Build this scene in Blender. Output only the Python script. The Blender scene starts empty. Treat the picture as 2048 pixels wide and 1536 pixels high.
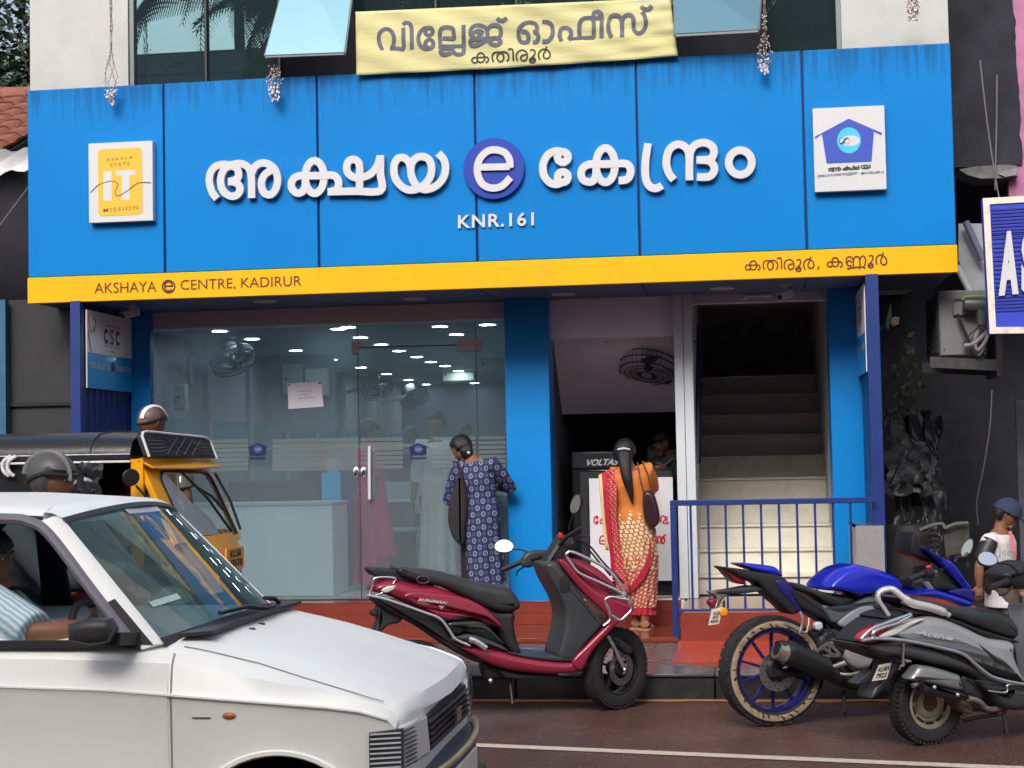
import bpy, bmesh, math, random
import numpy as np
from mathutils import Vector, Matrix
random.seed(7)
S = bpy.context.scene
COL = S.collection
R = math.radians
PI = math.pi

# ---------------------------------------------------------------- camera
CF, CYAW, CPITCH, CROLL, CD, CH = 3297.6, 0.13367, 0.04655, 0.01953, 12.192, 1.5
_fw = Vector((-math.sin(CYAW)*math.cos(CPITCH), math.cos(CYAW)*math.cos(CPITCH), math.sin(CPITCH)))
_r0 = Vector((math.cos(CYAW), math.sin(CYAW), 0)); _u0 = _r0.cross(_fw)
_r = math.cos(CROLL)*_r0 - math.sin(CROLL)*_u0
_u = math.sin(CROLL)*_r0 + math.cos(CROLL)*_u0
CAMP = Vector((0, -CD, CH))
cam = bpy.data.cameras.new('camera'); camo = bpy.data.objects.new('camera', cam); COL.objects.link(camo)
cam.sensor_width = 36; cam.lens = CF/2048*36; cam.clip_end = 600; cam.clip_start = 0.1
mw = Matrix((( _r.x, _u.x, -_fw.x, CAMP.x), (_r.y, _u.y, -_fw.y, CAMP.y), (_r.z, _u.z, -_fw.z, CAMP.z), (0, 0, 0, 1)))
camo.matrix_world = mw
S.camera = camo

# ---------------------------------------------------------------- world, sun, exposure
SUN_EL, SUN_AZ = R(38), R(188)
w = bpy.data.worlds.new('World'); S.world = w; w.use_nodes = True
nt = w.node_tree; nt.nodes.clear()
sky = nt.nodes.new('ShaderNodeTexSky'); sky.sky_type = 'NISHITA'; sky.sun_disc = False
sky.sun_elevation = SUN_EL; sky.sun_rotation = SUN_AZ; sky.dust_density = 6.0; sky.air_density = 1.0; sky.ozone_density = 1.0
hs = nt.nodes.new('ShaderNodeHueSaturation'); hs.inputs['Saturation'].default_value = 0.72
bg = nt.nodes.new('ShaderNodeBackground'); bg.inputs['Strength'].default_value = 0.13
wo = nt.nodes.new('ShaderNodeOutputWorld')
nt.links.new(sky.outputs[0], hs.inputs['Color']); nt.links.new(hs.outputs[0], bg.inputs['Color']); nt.links.new(bg.outputs[0], wo.inputs['Surface'])
sl = bpy.data.lights.new('sun', 'SUN'); sl.energy = 1.15; sl.angle = R(24); sl.color = (1.0, 0.97, 0.92)
so = bpy.data.objects.new('sun', sl); COL.objects.link(so)
sd = Vector((math.sin(SUN_AZ)*math.cos(SUN_EL), math.cos(SUN_AZ)*math.cos(SUN_EL), math.sin(SUN_EL)))
so.rotation_euler = sd.to_track_quat('Z', 'Y').to_euler()
S.view_settings.view_transform = 'Standard'; S.view_settings.look = 'None'
S.view_settings.exposure = 0.70; S.view_settings.gamma = 1; S.view_settings.use_curve_mapping = False
S.cycles.max_bounces = 8; S.cycles.transparent_max_bounces = 16; S.cycles.glossy_bounces = 4
S.cycles.caustics_reflective = False; S.cycles.caustics_refractive = False; S.cycles.sample_clamp_indirect = 4

def ray(px, py):
    return _fw*CF + _r*(px-1024) - _u*(py-768)
def at(px, py, Y=None, Z=None, X=None):
    "the world point seen at photo pixel px,py on the plane Y=, Z= or X="
    d = ray(px, py)
    if Y is not None: t = (Y-CAMP.y)/d.y
    elif Z is not None: t = (Z-CAMP.z)/d.z
    else: t = (X-CAMP.x)/d.x
    return CAMP + d*t
def hit(px, py, p0, n):
    d = ray(px, py); t = (p0-CAMP).dot(n)/d.dot(n); return CAMP+d*t

# ---------------------------------------------------------------- geometry collector
def V(*a): return Vector(a)
class G:
    def __init__(s): s.v = []; s.f = []
    def add(s, vs, fs):
        b = len(s.v); s.v += [Vector(q) for q in vs]; s.f += [tuple(b+i for i in f) for f in fs]; return s
    def box(s, x0, x1, y0, y1, z0, z1):
        x0, x1 = sorted((x0, x1)); y0, y1 = sorted((y0, y1)); z0, z1 = sorted((z0, z1))
        return s.add([(x0,y0,z0),(x1,y0,z0),(x1,y1,z0),(x0,y1,z0),(x0,y0,z1),(x1,y0,z1),(x1,y1,z1),(x0,y1,z1)],
                     [(3,2,1,0),(4,5,6,7),(0,1,5,4),(1,2,6,5),(2,3,7,6),(3,0,4,7)])
    def bar(s, p0, p1, w, h, up=(0,0,1)):
        p0 = Vector(p0); p1 = Vector(p1); d = (p1-p0).normalized(); up = Vector(up)
        if abs(d.dot(up)) > .99: up = Vector((0,1,0))
        a = d.cross(up).normalized()*w/2; b = a.cross(d).normalized()*h/2
        vs = [p+q for p in (p0, p1) for q in (-a-b, a-b, a+b, -a+b)]
        return s.add(vs, [(0,1,2,3),(7,6,5,4),(0,4,5,1),(1,5,6,2),(2,6,7,3),(3,7,4,0)])
    def loft(s, rings, closed=False, cap=True):
        n = len(rings[0]); b = len(s.v)
        for r in rings: s.v += [Vector(q) for q in r]
        m = len(rings)
        for i in range(m if closed else m-1):
            j = (i+1) % m
            for k in range(n):
                l = (k+1) % n
                s.f.append((b+i*n+k, b+i*n+l, b+j*n+l, b+j*n+k))
        if cap and not closed:
            s.f.append(tuple(b+k for k in range(n))[::-1]); s.f.append(tuple(b+(m-1)*n+k for k in range(n)))
        return s
    def tube(s, pts, r, n=8, closed=False, sx=1.0, sy=1.0, up=(0,0,1)):
        pts = [Vector(p) for p in pts]; m = len(pts); rs = list(r) if isinstance(r, (list, tuple)) else [r]*m
        if len(rs) != m: q0 = rs; rs = [q0[min(len(q0)-1, int(i*len(q0)/m))] for i in range(m)]
        rings = []; prev = None
        for i, p in enumerate(pts):
            if closed: d = pts[(i+1) % m]-pts[i-1]
            else: d = pts[min(i+1, m-1)]-pts[max(i-1, 0)]
            d.normalize()
            if prev is None:
                a = Vector(up) if abs(d.dot(Vector(up))) < .95 else Vector((1,0,0)) if abs(d.x) < .9 else Vector((0,1,0))
                a = (a-d*a.dot(d)).normalized()
            else:
                a = (prev-d*prev.dot(d))
                a = a.normalized() if a.length > 1e-6 else prev
            prev = a; b = d.cross(a)
            rings.append([p+a*math.cos(2*PI*k/n)*rs[i]*sx+b*math.sin(2*PI*k/n)*rs[i]*sy for k in range(n)])
        return s.loft(rings, closed)
    def cyl(s, p0, p1, r, r1=None, n=16): return s.tube([p0, p1], [r, r if r1 is None else r1], n)
    def lathe(s, prof, o=(0,0,0), ax=(0,0,1), n=24, closed=False, a0=0, a1=2*PI):
        "prof: (radius, height along ax)"
        o = Vector(o); ax = Vector(ax).normalized(); a = Vector((1,0,0)) if abs(ax.x) < .9 else Vector((0,0,1))
        a = (a-ax*a.dot(ax)).normalized(); b = ax.cross(a)
        rings = [[o+ax*h+(a*math.cos(t)+b*math.sin(t))*max(r, 1e-4) for r, h in prof] for t in [a0+(a1-a0)*k/n for k in range(n)]]
        m = len(prof); base = len(s.v)
        for rg in rings: s.v += rg
        for i in range(n):
            j = (i+1) % n
            for k in range(m if closed else m-1):
                l = (k+1) % m
                s.f.append((base+i*m+k, base+j*m+k, base+j*m+l, base+i*m+l))
        return s
    def ball(s, c, rx, ry=None, rz=None, nu=16, nv=10):
        ry = rx if ry is None else ry; rz = rx if rz is None else rz; c = Vector(c); b = len(s.v)
        s.v.append(c+V(0,0,rz))
        for i in range(1, nv):
            for k in range(nu):
                p = PI*i/nv; t = 2*PI*k/nu
                s.v.append(c+V(rx*math.sin(p)*math.cos(t), ry*math.sin(p)*math.sin(t), rz*math.cos(p)))
        s.v.append(c-V(0,0,rz)); e = len(s.v)-1
        for k in range(nu):
            l = (k+1) % nu
            s.f.append((b, b+1+k, b+1+l)); s.f.append((e, b+1+(nv-2)*nu+l, b+1+(nv-2)*nu+k))
            for i in range(nv-2):
                s.f.append((b+1+i*nu+k, b+1+(i+1)*nu+k, b+1+(i+1)*nu+l, b+1+i*nu+l))
        return s
    def quad(s, a, b, c, d): return s.add([a, b, c, d], [(0,1,2,3)])
    def slab(s, a, b, c, d, t):
        "quad a,b,c,d given front face, thickened by vector t"
        t = Vector(t); q = [Vector(x) for x in (a, b, c, d)]
        return s.add(q+[x+t for x in q], [(0,1,2,3),(7,6,5,4),(0,4,5,1),(1,5,6,2),(2,6,7,3),(3,7,4,0)])
    def prism(s, poly, t):
        poly = [Vector(p) for p in poly]; t = Vector(t); n = len(poly)
        return s.add(poly+[p+t for p in poly], [tuple(range(n)), tuple(range(2*n-1, n-1, -1))]+[(i, i+n, (i+1) % n+n, (i+1) % n) for i in range(n)])
    def pillow(s, poly, half, rnd=.02, n=4, fr=None, yc=0.0, bulge=0.0):
        """poly: 2-D outline (x,z); slab about y=yc, rounded rims. fr maps (x,y,z)->Vector; half may be a function of (x,z)"""
        P = [Vector((p[0], p[1])) for p in poly]; N = len(P)
        area = sum(P[i].x*P[(i+1) % N].y-P[(i+1) % N].x*P[i].y for i in range(N))
        if area < 0: P.reverse()
        nr = []
        for i in range(N):
            a = (P[i]-P[i-1]); b = (P[(i+1) % N]-P[i])
            a = a.normalized() if a.length > 1e-9 else b.normalized()
            b = b.normalized() if b.length > 1e-9 else a
            q = Vector((-(a.y+b.y), a.x+b.x))
            q = q.normalized() if q.length > 1e-6 else Vector((-a.y, a.x))
            nr.append(q)
        hf = half if callable(half) else (lambda x, z: half)
        ins = []
        for i in range(N):
            best = 1e9; p = P[i]; q = nr[i]
            for k in range(N):
                l = (k+1) % N
                if k == i or l == i: continue
                a = P[k]-p; e = P[l]-P[k]; den = q.x*e.y-q.y*e.x
                if abs(den) < 1e-9: continue
                t = (a.x*e.y-a.y*e.x)/den; u = (a.x*q.y-a.y*q.x)/den
                if t > 1e-5 and -1e-6 <= u <= 1+1e-6: best = min(best, t)
            ins.append(min(rnd, best*.40))
        for _ in range(3): ins = [min(ins[i], (ins[i-1]+ins[i]+ins[(i+1) % N])/3) for i in range(N)]
        rings = []
        seq = [(math.sin(PI/2*k/n), 1-math.cos(PI/2*k/n)) for k in range(n+1)]
        for sg in (-1, 1):
            order = reversed(seq) if sg < 0 else seq
            for (a, b) in order:
                ring = []
                for p, q, w_ in zip(P, nr, ins):
                    x, z = p.x+q.x*w_*b, p.y+q.y*w_*b
                    h = hf(x, z); rr = min(rnd, h)
                    y = yc+sg*(h-rr+rr*a)
                    ring.append(fr(x, y, z) if fr else Vector((x, y, z)))
                rings.append(ring)
        return s.loft([r[::-1] for r in rings])

def cat(pts, n=6, closed=False):
    "Catmull-Rom through points; a point given with a trailing 's' element is a sharp corner"
    sh = [len(p) > 0 and p[-1] == 's' for p in pts]
    P = [Vector(p[:-1]) if s_ else Vector(p) for p, s_ in zip(pts, sh)]
    m = len(P); out = []
    for i in range(m if closed else m-1):
        p1 = P[i]; p2 = P[(i+1) % m]
        p0 = P[i-1] if (closed or i > 0) and not sh[i] else p1*2-p2 if not sh[i] else p1-(p2-p1)
        p3 = P[(i+2) % m] if (closed or i+2 < m) and not sh[(i+1) % m] else p2+(p2-p1)
        if sh[i]: p0 = p1-(p2-p1)
        for k in range(n):
            t = k/n
            out.append(0.5*((2*p1)+(p2-p0)*t+(2*p0-5*p1+4*p2-p3)*t*t+(3*p1-p0-3*p2+p3)*t**3))
    if not closed: out.append(P[-1])
    return out

# ---------------------------------------------------------------- objects
WL = {}
def worig(o):
    p = Vector((0,0,0))
    return WL.get(o.name, p)
def finish(me, ang=35):
    me.shade_smooth()
    try: me.set_sharp_from_angle(angle=R(ang))
    except Exception: pass
def O(name, g, m, parent=None, label=None, cat_=None, group=None, kind=None, ang=35, bevel=0.0, origin=None, solid=0, local=False):
    me = bpy.data.meshes.new(name)
    pw = worig(parent) if parent is not None else Vector((0,0,0))
    if origin is None: org = Vector((0,0,0)) if parent is not None else None
    else: org = Vector(origin)
    vs = g.v
    if parent is None and origin is None and not local:
        if vs and kind != 'structure':
            xs = [q.x for q in vs]; ys = [q.y for q in vs]; zs = [q.z for q in vs]
            org = Vector(((min(xs)+max(xs))/2, (min(ys)+max(ys))/2, min(zs)))
        else: org = Vector((0,0,0))
    if org is None: org = Vector((0,0,0))
    off = (Vector((0,0,0)) if local else pw) + (org if parent is None or origin is not None else Vector((0,0,0)))
    if parent is not None and origin is not None and not local: off = Vector(origin)
    me.from_pydata([tuple(q-off) if not local else tuple(q) for q in vs], [], g.f)
    me.validate(); me.materials.append(m); finish(me, ang)
    o = bpy.data.objects.new(name, me); COL.objects.link(o)
    if parent is not None:
        o.parent = parent
        if origin is not None and not local: o.location = Vector(origin)-pw; WL[o.name] = Vector(origin)
        else: WL[o.name] = pw
    else:
        o.location = org if not local else (0,0,0); WL[o.name] = Vector(o.location)
    if label: o['label'] = label
    if cat_: o['category'] = cat_
    if group: o['group'] = group
    if kind: o['kind'] = kind
    if bevel:
        b = o.modifiers.new('bevel', 'BEVEL'); b.width = bevel; b.segments = 2; b.limit_method = 'ANGLE'; b.angle_limit = R(40); b.harden_normals = False
    return o
def T(name, label, cat_, loc=(0,0,0), rz=0, group=None):
    o = bpy.data.objects.new(name, None); COL.objects.link(o); o.empty_display_size = .1
    o.location = loc; o.rotation_euler = (0, 0, rz); o['label'] = label; o['category'] = cat_
    if group: o['group'] = group
    WL[o.name] = Vector(loc) if not rz else Vector((0,0,0))
    return o
def dup(o, loc=None, rz=None, label=None, parent=None):
    c = o.copy(); COL.objects.link(c)
    if parent is not None: c.parent = parent
    if loc is not None: c.location = loc
    if rz is not None: c.rotation_euler = (0, 0, rz)
    if label: c['label'] = label
    for ch in list(o.children): dup(ch, parent=c)
    return c
class Fr:
    "local frame of a thing turned about z: photo pixels onto its long vertical planes"
    def __init__(s, loc, rz):
        s.o = Vector(loc); s.rz = rz; s.ex = V(math.cos(rz), math.sin(rz), 0); s.ey = V(-math.sin(rz), math.cos(rz), 0)
    def L(s, px, py, y=0.0):
        p = hit(px, py, s.o+s.ey*y, s.ey)-s.o
        return (p.dot(s.ex), p.z)
    def P(s, px, py, y=0.0):
        x, z = s.L(px, py, y); return Vector((x, y, z))
    def poly(s, pts, y=0.0, sm=0):
        q = [s.L(p[0], p[1], y)+(('s',) if len(p) > 2 else ()) for p in pts]
        return [tuple(v) for v in cat(q, sm, True)] if sm else [a[:2] for a in q]
    def path(s, pts, y=0.0, sm=5):
        q = [tuple(s.P(p[0], p[1], p[2] if len(p) > 2 else y)) for p in pts]
        return cat(q, sm)

# ---------------------------------------------------------------- materials
MATS = {}
def mat(name, col, rough=.5, metal=0.0, var=.0, vs=8.0, bump=0.0, bs=60.0, coat=0.0, rvar=0.0, spec=.5, emit=None, es=1.0, trans=0, ior=1.45, stretch=None, dirt=None, dscale=3.0, damt=.5, sub=0):
    if name in MATS: return MATS[name]
    m = bpy.data.materials.new(name); m.use_nodes = True; MATS[name] = m
    n = m.node_tree.nodes; l = m.node_tree.links; p = n['Principled BSDF']
    p.inputs['Base Color'].default_value = (*col, 1); p.inputs['Roughness'].default_value = rough
    p.inputs['Metallic'].default_value = metal; p.inputs['Coat Weight'].default_value = coat; p.inputs['Coat Roughness'].default_value = .08
    p.inputs['Specular IOR Level'].default_value = spec; p.inputs['Transmission Weight'].default_value = trans; p.inputs['IOR'].default_value = ior
    if emit: p.inputs['Emission Color'].default_value = (*emit, 1); p.inputs['Emission Strength'].default_value = es
    tc = n.new('ShaderNodeTexCoord'); co = tc.outputs['Object']
    if stretch:
        mp = n.new('ShaderNodeMapping'); mp.inputs['Scale'].default_value = stretch; l.new(co, mp.inputs['Vector']); co = mp.outputs[0]
    src = None
    if var:
        t = n.new('ShaderNodeTexNoise'); t.inputs['Scale'].default_value = vs; t.inputs['Detail'].default_value = 6; t.inputs['Roughness'].default_value = .65
        l.new(co, t.inputs['Vector'])
        r = n.new('ShaderNodeMapRange'); r.inputs['From Min'].default_value = .3; r.inputs['From Max'].default_value = .7
        r.inputs['To Min'].default_value = 1-var; r.inputs['To Max'].default_value = 1+var; l.new(t.outputs['Fac'], r.inputs['Value'])
        h = n.new('ShaderNodeHueSaturation'); h.inputs['Color'].default_value = (*col, 1); l.new(r.outputs[0], h.inputs['Value'])
        src = h.outputs[0]; l.new(src, p.inputs['Base Color'])
        if rvar:
            q = n.new('ShaderNodeMapRange'); q.inputs['From Min'].default_value = .3; q.inputs['From Max'].default_value = .7
            q.inputs['To Min'].default_value = max(0.02, rough-rvar); q.inputs['To Max'].default_value = min(1, rough+rvar)
            l.new(t.outputs['Fac'], q.inputs['Value']); l.new(q.outputs[0], p.inputs['Roughness'])
    if dirt:
        t = n.new('ShaderNodeTexNoise'); t.inputs['Scale'].default_value = dscale; t.inputs['Detail'].default_value = 8; t.inputs['Roughness'].default_value = .7
        l.new(tc.outputs['Object'], t.inputs['Vector'])
        r = n.new('ShaderNodeMapRange'); r.inputs['From Min'].default_value = .5; r.inputs['From Max'].default_value = .75; r.inputs['To Max'].default_value = damt
        l.new(t.outputs['Fac'], r.inputs['Value'])
        mx = n.new('ShaderNodeMixRGB'); mx.inputs['Color2'].default_value = (*dirt, 1); mx.inputs['Color1'].default_value = (*col, 1)
        if src: l.new(src, mx.inputs['Color1'])
        l.new(r.outputs[0], mx.inputs['Fac']); l.new(mx.outputs[0], p.inputs['Base Color'])
    if bump:
        t2 = n.new('ShaderNodeTexNoise'); t2.inputs['Scale'].default_value = bs; t2.inputs['Detail'].default_value = 4; l.new(co, t2.inputs['Vector'])
        b = n.new('ShaderNodeBump'); b.inputs['Strength'].default_value = bump; b.inputs['Distance'].default_value = .01
        l.new(t2.outputs['Fac'], b.inputs['Height']); l.new(b.outputs[0], p.inputs['Normal'])
    return m
def glassmat(name, tint=(1,1,1), refl=1.5, rough=0.0, haze=0.0, hazecol=(.5,.6,.65), gloss=(1,1,1)):
    "thin window glass: fresnel mix of clear and mirror, with an optional film or painted-in haze"
    m = bpy.data.materials.new(name); m.use_nodes = True; MATS[name] = m
    n = m.node_tree.nodes; l = m.node_tree.links; n.clear()
    o = n.new('ShaderNodeOutputMaterial'); tr = n.new('ShaderNodeBsdfTransparent'); tr.inputs[0].default_value = (*tint, 1)
    gl = n.new('ShaderNodeBsdfGlossy'); gl.inputs['Roughness'].default_value = rough; gl.inputs['Color'].default_value = (*gloss, 1)
    fr = n.new('ShaderNodeFresnel'); fr.inputs['IOR'].default_value = refl
    mx = n.new('ShaderNodeMixShader'); l.new(fr.outputs[0], mx.inputs[0]); l.new(tr.outputs[0], mx.inputs[1]); l.new(gl.outputs[0], mx.inputs[2])
    last = mx.outputs[0]
    if haze:
        d = n.new('ShaderNodeBsdfDiffuse'); d.inputs[0].default_value = (*hazecol, 1)
        t2 = n.new('ShaderNodeBsdfTranslucent'); t2.inputs[0].default_value = (*hazecol, 1)
        a = n.new('ShaderNodeMixShader'); a.inputs[0].default_value = .5; l.new(d.outputs[0], a.inputs[1]); l.new(t2.outputs[0], a.inputs[2])
        b = n.new('ShaderNodeMixShader'); b.inputs[0].default_value = haze; l.new(last, b.inputs[1]); l.new(a.outputs[0], b.inputs[2]); last = b.outputs[0]
    l.new(last, o.inputs[0]); return m

# ---------------------------------------------------------------- lettering
def text_geo(s, bold=0.0, ext=0.0, shear=0.0, spacing=1.0, res=4):
    cu = bpy.data.curves.new('t', 'FONT'); cu.body = s; cu.size = 1; cu.offset = bold; cu.shear = shear; cu.resolution_u = res; cu.space_character = spacing
    o = bpy.data.objects.new('t', cu); COL.objects.link(o)
    dg = bpy.context.evaluated_depsgraph_get(); me = o.evaluated_get(dg).to_mesh()
    vs = [Vector(v.co) for v in me.vertices]; fs = [tuple(p.vertices) for p in me.polygons]
    o.evaluated_get(dg).to_mesh_clear(); bpy.data.objects.remove(o); bpy.data.curves.remove(cu)
    return vs, fs
def text_on(g, s, bl, br, tl, off, thick=0.0, **k):
    "the string's own bounding box is fitted to the parallelogram bl,br,tl; off pushes it off the surface"
    vs, fs = text_geo(s, **k)
    if not vs: return g
    x0 = min(v.x for v in vs); x1 = max(v.x for v in vs); y0 = min(v.y for v in vs); y1 = max(v.y for v in vs)
    bl, br, tl = Vector(bl), Vector(br), Vector(tl); off = Vector(off)
    P = [bl+(br-bl)*((v.x-x0)/(x1-x0))+(tl-bl)*((v.y-y0)/max(1e-6, y1-y0))+off for v in vs]
    b = len(g.v); g.v += P; g.f += [tuple(b+i for i in f) for f in fs]
    if thick:
        nn = off.normalized()*-thick; b2 = len(g.v); g.v += [p+nn for p in P]
        cnt = {}
        for f in fs:
            for i in range(len(f)):
                e = (f[i], f[(i+1) % len(f)]); cnt[e] = 1
        for e in list(cnt):
            if (e[1], e[0]) not in cnt: g.f.append((b+e[1], b+e[0], b2+e[0], b2+e[1]))
    return g
def ribbon(g, pts, wd, nrm, thick, closed=False, depth0=0.0):
    "flat band of width wd following 3-D pts that lie on a plane with normal nrm (towards the viewer)"
    pts = [Vector(p) for p in pts]; m = len(pts); nrm = Vector(nrm).normalized(); L = []; Rr = []
    for i in range(m):
        a = pts[i]-pts[i-1] if (i or closed) else pts[1]-pts[0]
        b = pts[(i+1) % m]-pts[i] if (i < m-1 or closed) else pts[-1]-pts[-2]
        a = a.normalized() if a.length > 1e-9 else b.normalized(); b = b.normalized() if b.length > 1e-9 else a
        d = (a+b).normalized() if (a+b).length > 1e-6 else a
        q = nrm.cross(d); k = min(1.6, 1/max(.3, d.dot(a)))
        z = nrm*(depth0+i*2e-5)
        L.append(pts[i]+q*wd/2*k+z); Rr.append(pts[i]-q*wd/2*k+z)
    t = nrm*-thick
    rings = [[Rr[i], L[i], L[i]+t, Rr[i]+t] for i in range(m)]
    if thick: g.loft(rings, closed)
    else:
        b = len(g.v)
        for i in range(m): g.v += [Rr[i], L[i]]
        for i in range(m if closed else m-1):
            j = (i+1) % m; g.f.append((b+2*i, b+2*j, b+2*j+1, b+2*i+1))
    return g
# ================================================================ materials
M_white = mat('white_painted', (.53,.54,.585), .35, var=.03, vs=3)
M_offwhite = mat('offwhite_plaster', (.43,.45,.45), .75, var=.07, vs=2.5, dirt=(.33,.31,.28), dscale=1.6, damt=.5, bump=.2, bs=90)
M_yellow = mat('yellow_panel', (.80,.40,.002), .5, var=.03, vs=2, dirt=(.55,.28,.03), dscale=3, damt=.3, spec=.25)
M_navy = mat('navy_paint', (.009,.030,.17), .4, var=.15, vs=6, dirt=(.02,.02,.06), dscale=9, damt=.4)
M_pillar = mat('pillar_blue', (.001,.21,.62), .35, var=.04, vs=2)
M_black = mat('black_plastic', (.018,.019,.022), .45, var=.2, vs=12)
M_blackgloss = mat('black_gloss', (.012,.013,.016), .12, coat=.4)
M_rubber = mat('rubber', (.022,.022,.023), .75, var=.3, vs=18, bump=.3, bs=70)
M_chrome = mat('chrome', (.82,.83,.85), .16, metal=1.0)
M_steel = mat('steel', (.55,.56,.58), .35, metal=1.0, var=.15, vs=20)
M_iron = mat('dark_iron', (.06,.06,.065), .5, metal=.6, var=.3, vs=20)
M_grey = mat('grey_aluminium', (.54,.60,.66), .4, var=.05, vs=3)
M_ltgrey = mat('light_grey', (.52,.55,.60), .6, var=.04, vs=2)
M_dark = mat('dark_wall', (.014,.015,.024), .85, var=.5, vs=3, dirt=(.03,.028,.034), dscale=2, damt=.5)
M_cream = mat('cream_tile', (.70,.68,.59), .25, var=.06, vs=3, dirt=(.3,.27,.2), dscale=5, damt=.35)
M_redtile = mat('red_tile', (.19,.040,.020), .08, var=.16, vs=5, rvar=.08, dirt=(.12,.03,.02), dscale=6, damt=.5, bump=.06, bs=20)
M_redriser = mat('red_riser', (.21,.036,.024), .35, var=.14, vs=6, dirt=(.10,.03,.02), dscale=8, damt=.6)
M_granite = mat('granite', (.24,.25,.26), .35, var=.35, vs=160, bump=.1, bs=200)
M_wood = mat('weathered_wood', (.18,.16,.14), .8, var=.4, vs=10, stretch=(1,6,6))

def seasoned_blue():
    "blue aluminium composite panel with rain streaks running down from the top edge"
    m = mat('blue_panel', (.002,.235,.74), .45, spec=.15, bump=.10, bs=1.3)
    n = m.node_tree.nodes; l = m.node_tree.links; p = n['Principled BSDF']
    g = n.new('ShaderNodeNewGeometry')
    mp = n.new('ShaderNodeMapping'); mp.inputs['Scale'].default_value = (9, 1, .55); l.new(g.outputs['Position'], mp.inputs['Vector'])
    t = n.new('ShaderNodeTexNoise'); t.inputs['Scale'].default_value = 2.2; t.inputs['Detail'].default_value = 7; t.inputs['Roughness'].default_value = .7; l.new(mp.outputs[0], t.inputs['Vector'])
    sp = n.new('ShaderNodeSeparateXYZ'); l.new(g.outputs['Position'], sp.inputs[0])
    a = n.new('ShaderNodeMapRange'); a.inputs['From Min'].default_value = 3.75; a.inputs['From Max'].default_value = 4.47; a.inputs['To Min'].default_value = -.22; a.inputs['To Max'].default_value = .20; l.new(sp.outputs['Z'], a.inputs['Value'])
    s = n.new('ShaderNodeMath'); s.operation = 'ADD'; l.new(t.outputs['Fac'], s.inputs[0]); l.new(a.outputs[0], s.inputs[1])
    r = n.new('ShaderNodeMapRange'); r.inputs['From Min'].default_value = .58; r.inputs['From Max'].default_value = .78; r.inputs['To Max'].default_value = .8; l.new(s.outputs[0], r.inputs['Value'])
    t2 = n.new('ShaderNodeTexNoise'); t2.inputs['Scale'].default_value = .8; t2.inputs['Detail'].default_value = 3; l.new(g.outputs['Position'], t2.inputs['Vector'])
    h = n.new('ShaderNodeMixRGB'); h.inputs['Color1'].default_value = (.0006,.150,.48,1); h.inputs['Color2'].default_value = (.0008,.195,.56,1); l.new(t2.outputs['Fac'], h.inputs['Fac'])
    x = n.new('ShaderNodeMixRGB'); x.inputs['Color2'].default_value = (.004,.075,.22,1); l.new(h.outputs[0], x.inputs['Color1']); l.new(r.outputs[0], x.inputs['Fac']); l.new(x.outputs[0], p.inputs['Base Color'])
    return m
M_blue = seasoned_blue()

def wet_road():
    m = mat('wet_asphalt', (.06,.045,.042), .3)
    n = m.node_tree.nodes; l = m.node_tree.links; p = n['Principled BSDF']
    g = n.new('ShaderNodeNewGeometry')
    a = n.new('ShaderNodeTexNoise'); a.inputs['Scale'].default_value = 1.1; a.inputs['Detail'].default_value = 6; a.inputs['Roughness'].default_value = .6; l.new(g.outputs['Position'], a.inputs['Vector'])
    b = n.new('ShaderNodeTexNoise'); b.inputs['Scale'].default_value = 95; b.inputs['Detail'].default_value = 3; l.new(g.outputs['Position'], b.inputs['Vector'])
    v = n.new('ShaderNodeTexVoronoi'); v.inputs['Scale'].default_value = 110; l.new(g.outputs['Position'], v.inputs['Vector'])
    c = n.new('ShaderNodeMixRGB'); c.inputs['Color1'].default_value = (.080,.042,.033,1); c.inputs['Color2'].default_value = (.130,.072,.055,1); l.new(a.outputs['Fac'], c.inputs['Fac'])
    k = n.new('ShaderNodeMapRange'); k.inputs['From Min'].default_value = .56; k.inputs['From Max'].default_value = .66; k.inputs['To Max'].default_value = .85; l.new(b.outputs['Fac'], k.inputs['Value'])
    c2 = n.new('ShaderNodeMixRGB'); c2.inputs['Color2'].default_value = (.30,.23,.20,1); l.new(c.outputs[0], c2.inputs['Color1']); l.new(k.outputs[0], c2.inputs['Fac']); l.new(c2.outputs[0], p.inputs['Base Color'])
    r = n.new('ShaderNodeMapRange'); r.inputs['From Min'].default_value = .38; r.inputs['From Max'].default_value = .62; r.inputs['To Min'].default_value = .07; r.inputs['To Max'].default_value = .32; l.new(a.outputs['Fac'], r.inputs['Value']); l.new(r.outputs[0], p.inputs['Roughness'])
    bu = n.new('ShaderNodeBump'); bu.inputs['Strength'].default_value = .8; bu.inputs['Distance'].default_value = .004; l.new(v.outputs['Distance'], bu.inputs['Height']); l.new(bu.outputs[0], p.inputs['Normal'])
    return m
M_road = wet_road()
M_line = mat('road_paint', (.66,.59,.49), .4, var=.10, vs=30, dirt=(.2,.14,.11), dscale=25, damt=.6)
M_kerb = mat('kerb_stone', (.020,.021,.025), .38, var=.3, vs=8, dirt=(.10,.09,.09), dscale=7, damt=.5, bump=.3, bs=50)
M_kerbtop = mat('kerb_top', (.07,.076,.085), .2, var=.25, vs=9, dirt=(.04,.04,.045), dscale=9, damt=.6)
M_paver = mat('dark_paver', (.115,.072,.070), .28, var=.3, vs=14, dirt=(.05,.04,.04), dscale=12, damt=.6)
M_mud = mat('red_mud', (.34,.155,.07), .5, var=.25, vs=20, bump=.4, bs=60)

# ================================================================ ground and road
g = G(); g.quad((-60,-70,-.012),(60,-70,-.012),(60,70,-.012),(-60,70,-.012)); O('ground', g, mat('ground_soil', (.12,.09,.07), .9, var=.3), kind='structure')
g = G(); g.quad((-60,-11,0),(60,-11,0),(60,-1.9,0),(-60,-1.9,0)); O('road', g, M_road, kind='structure')
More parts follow.
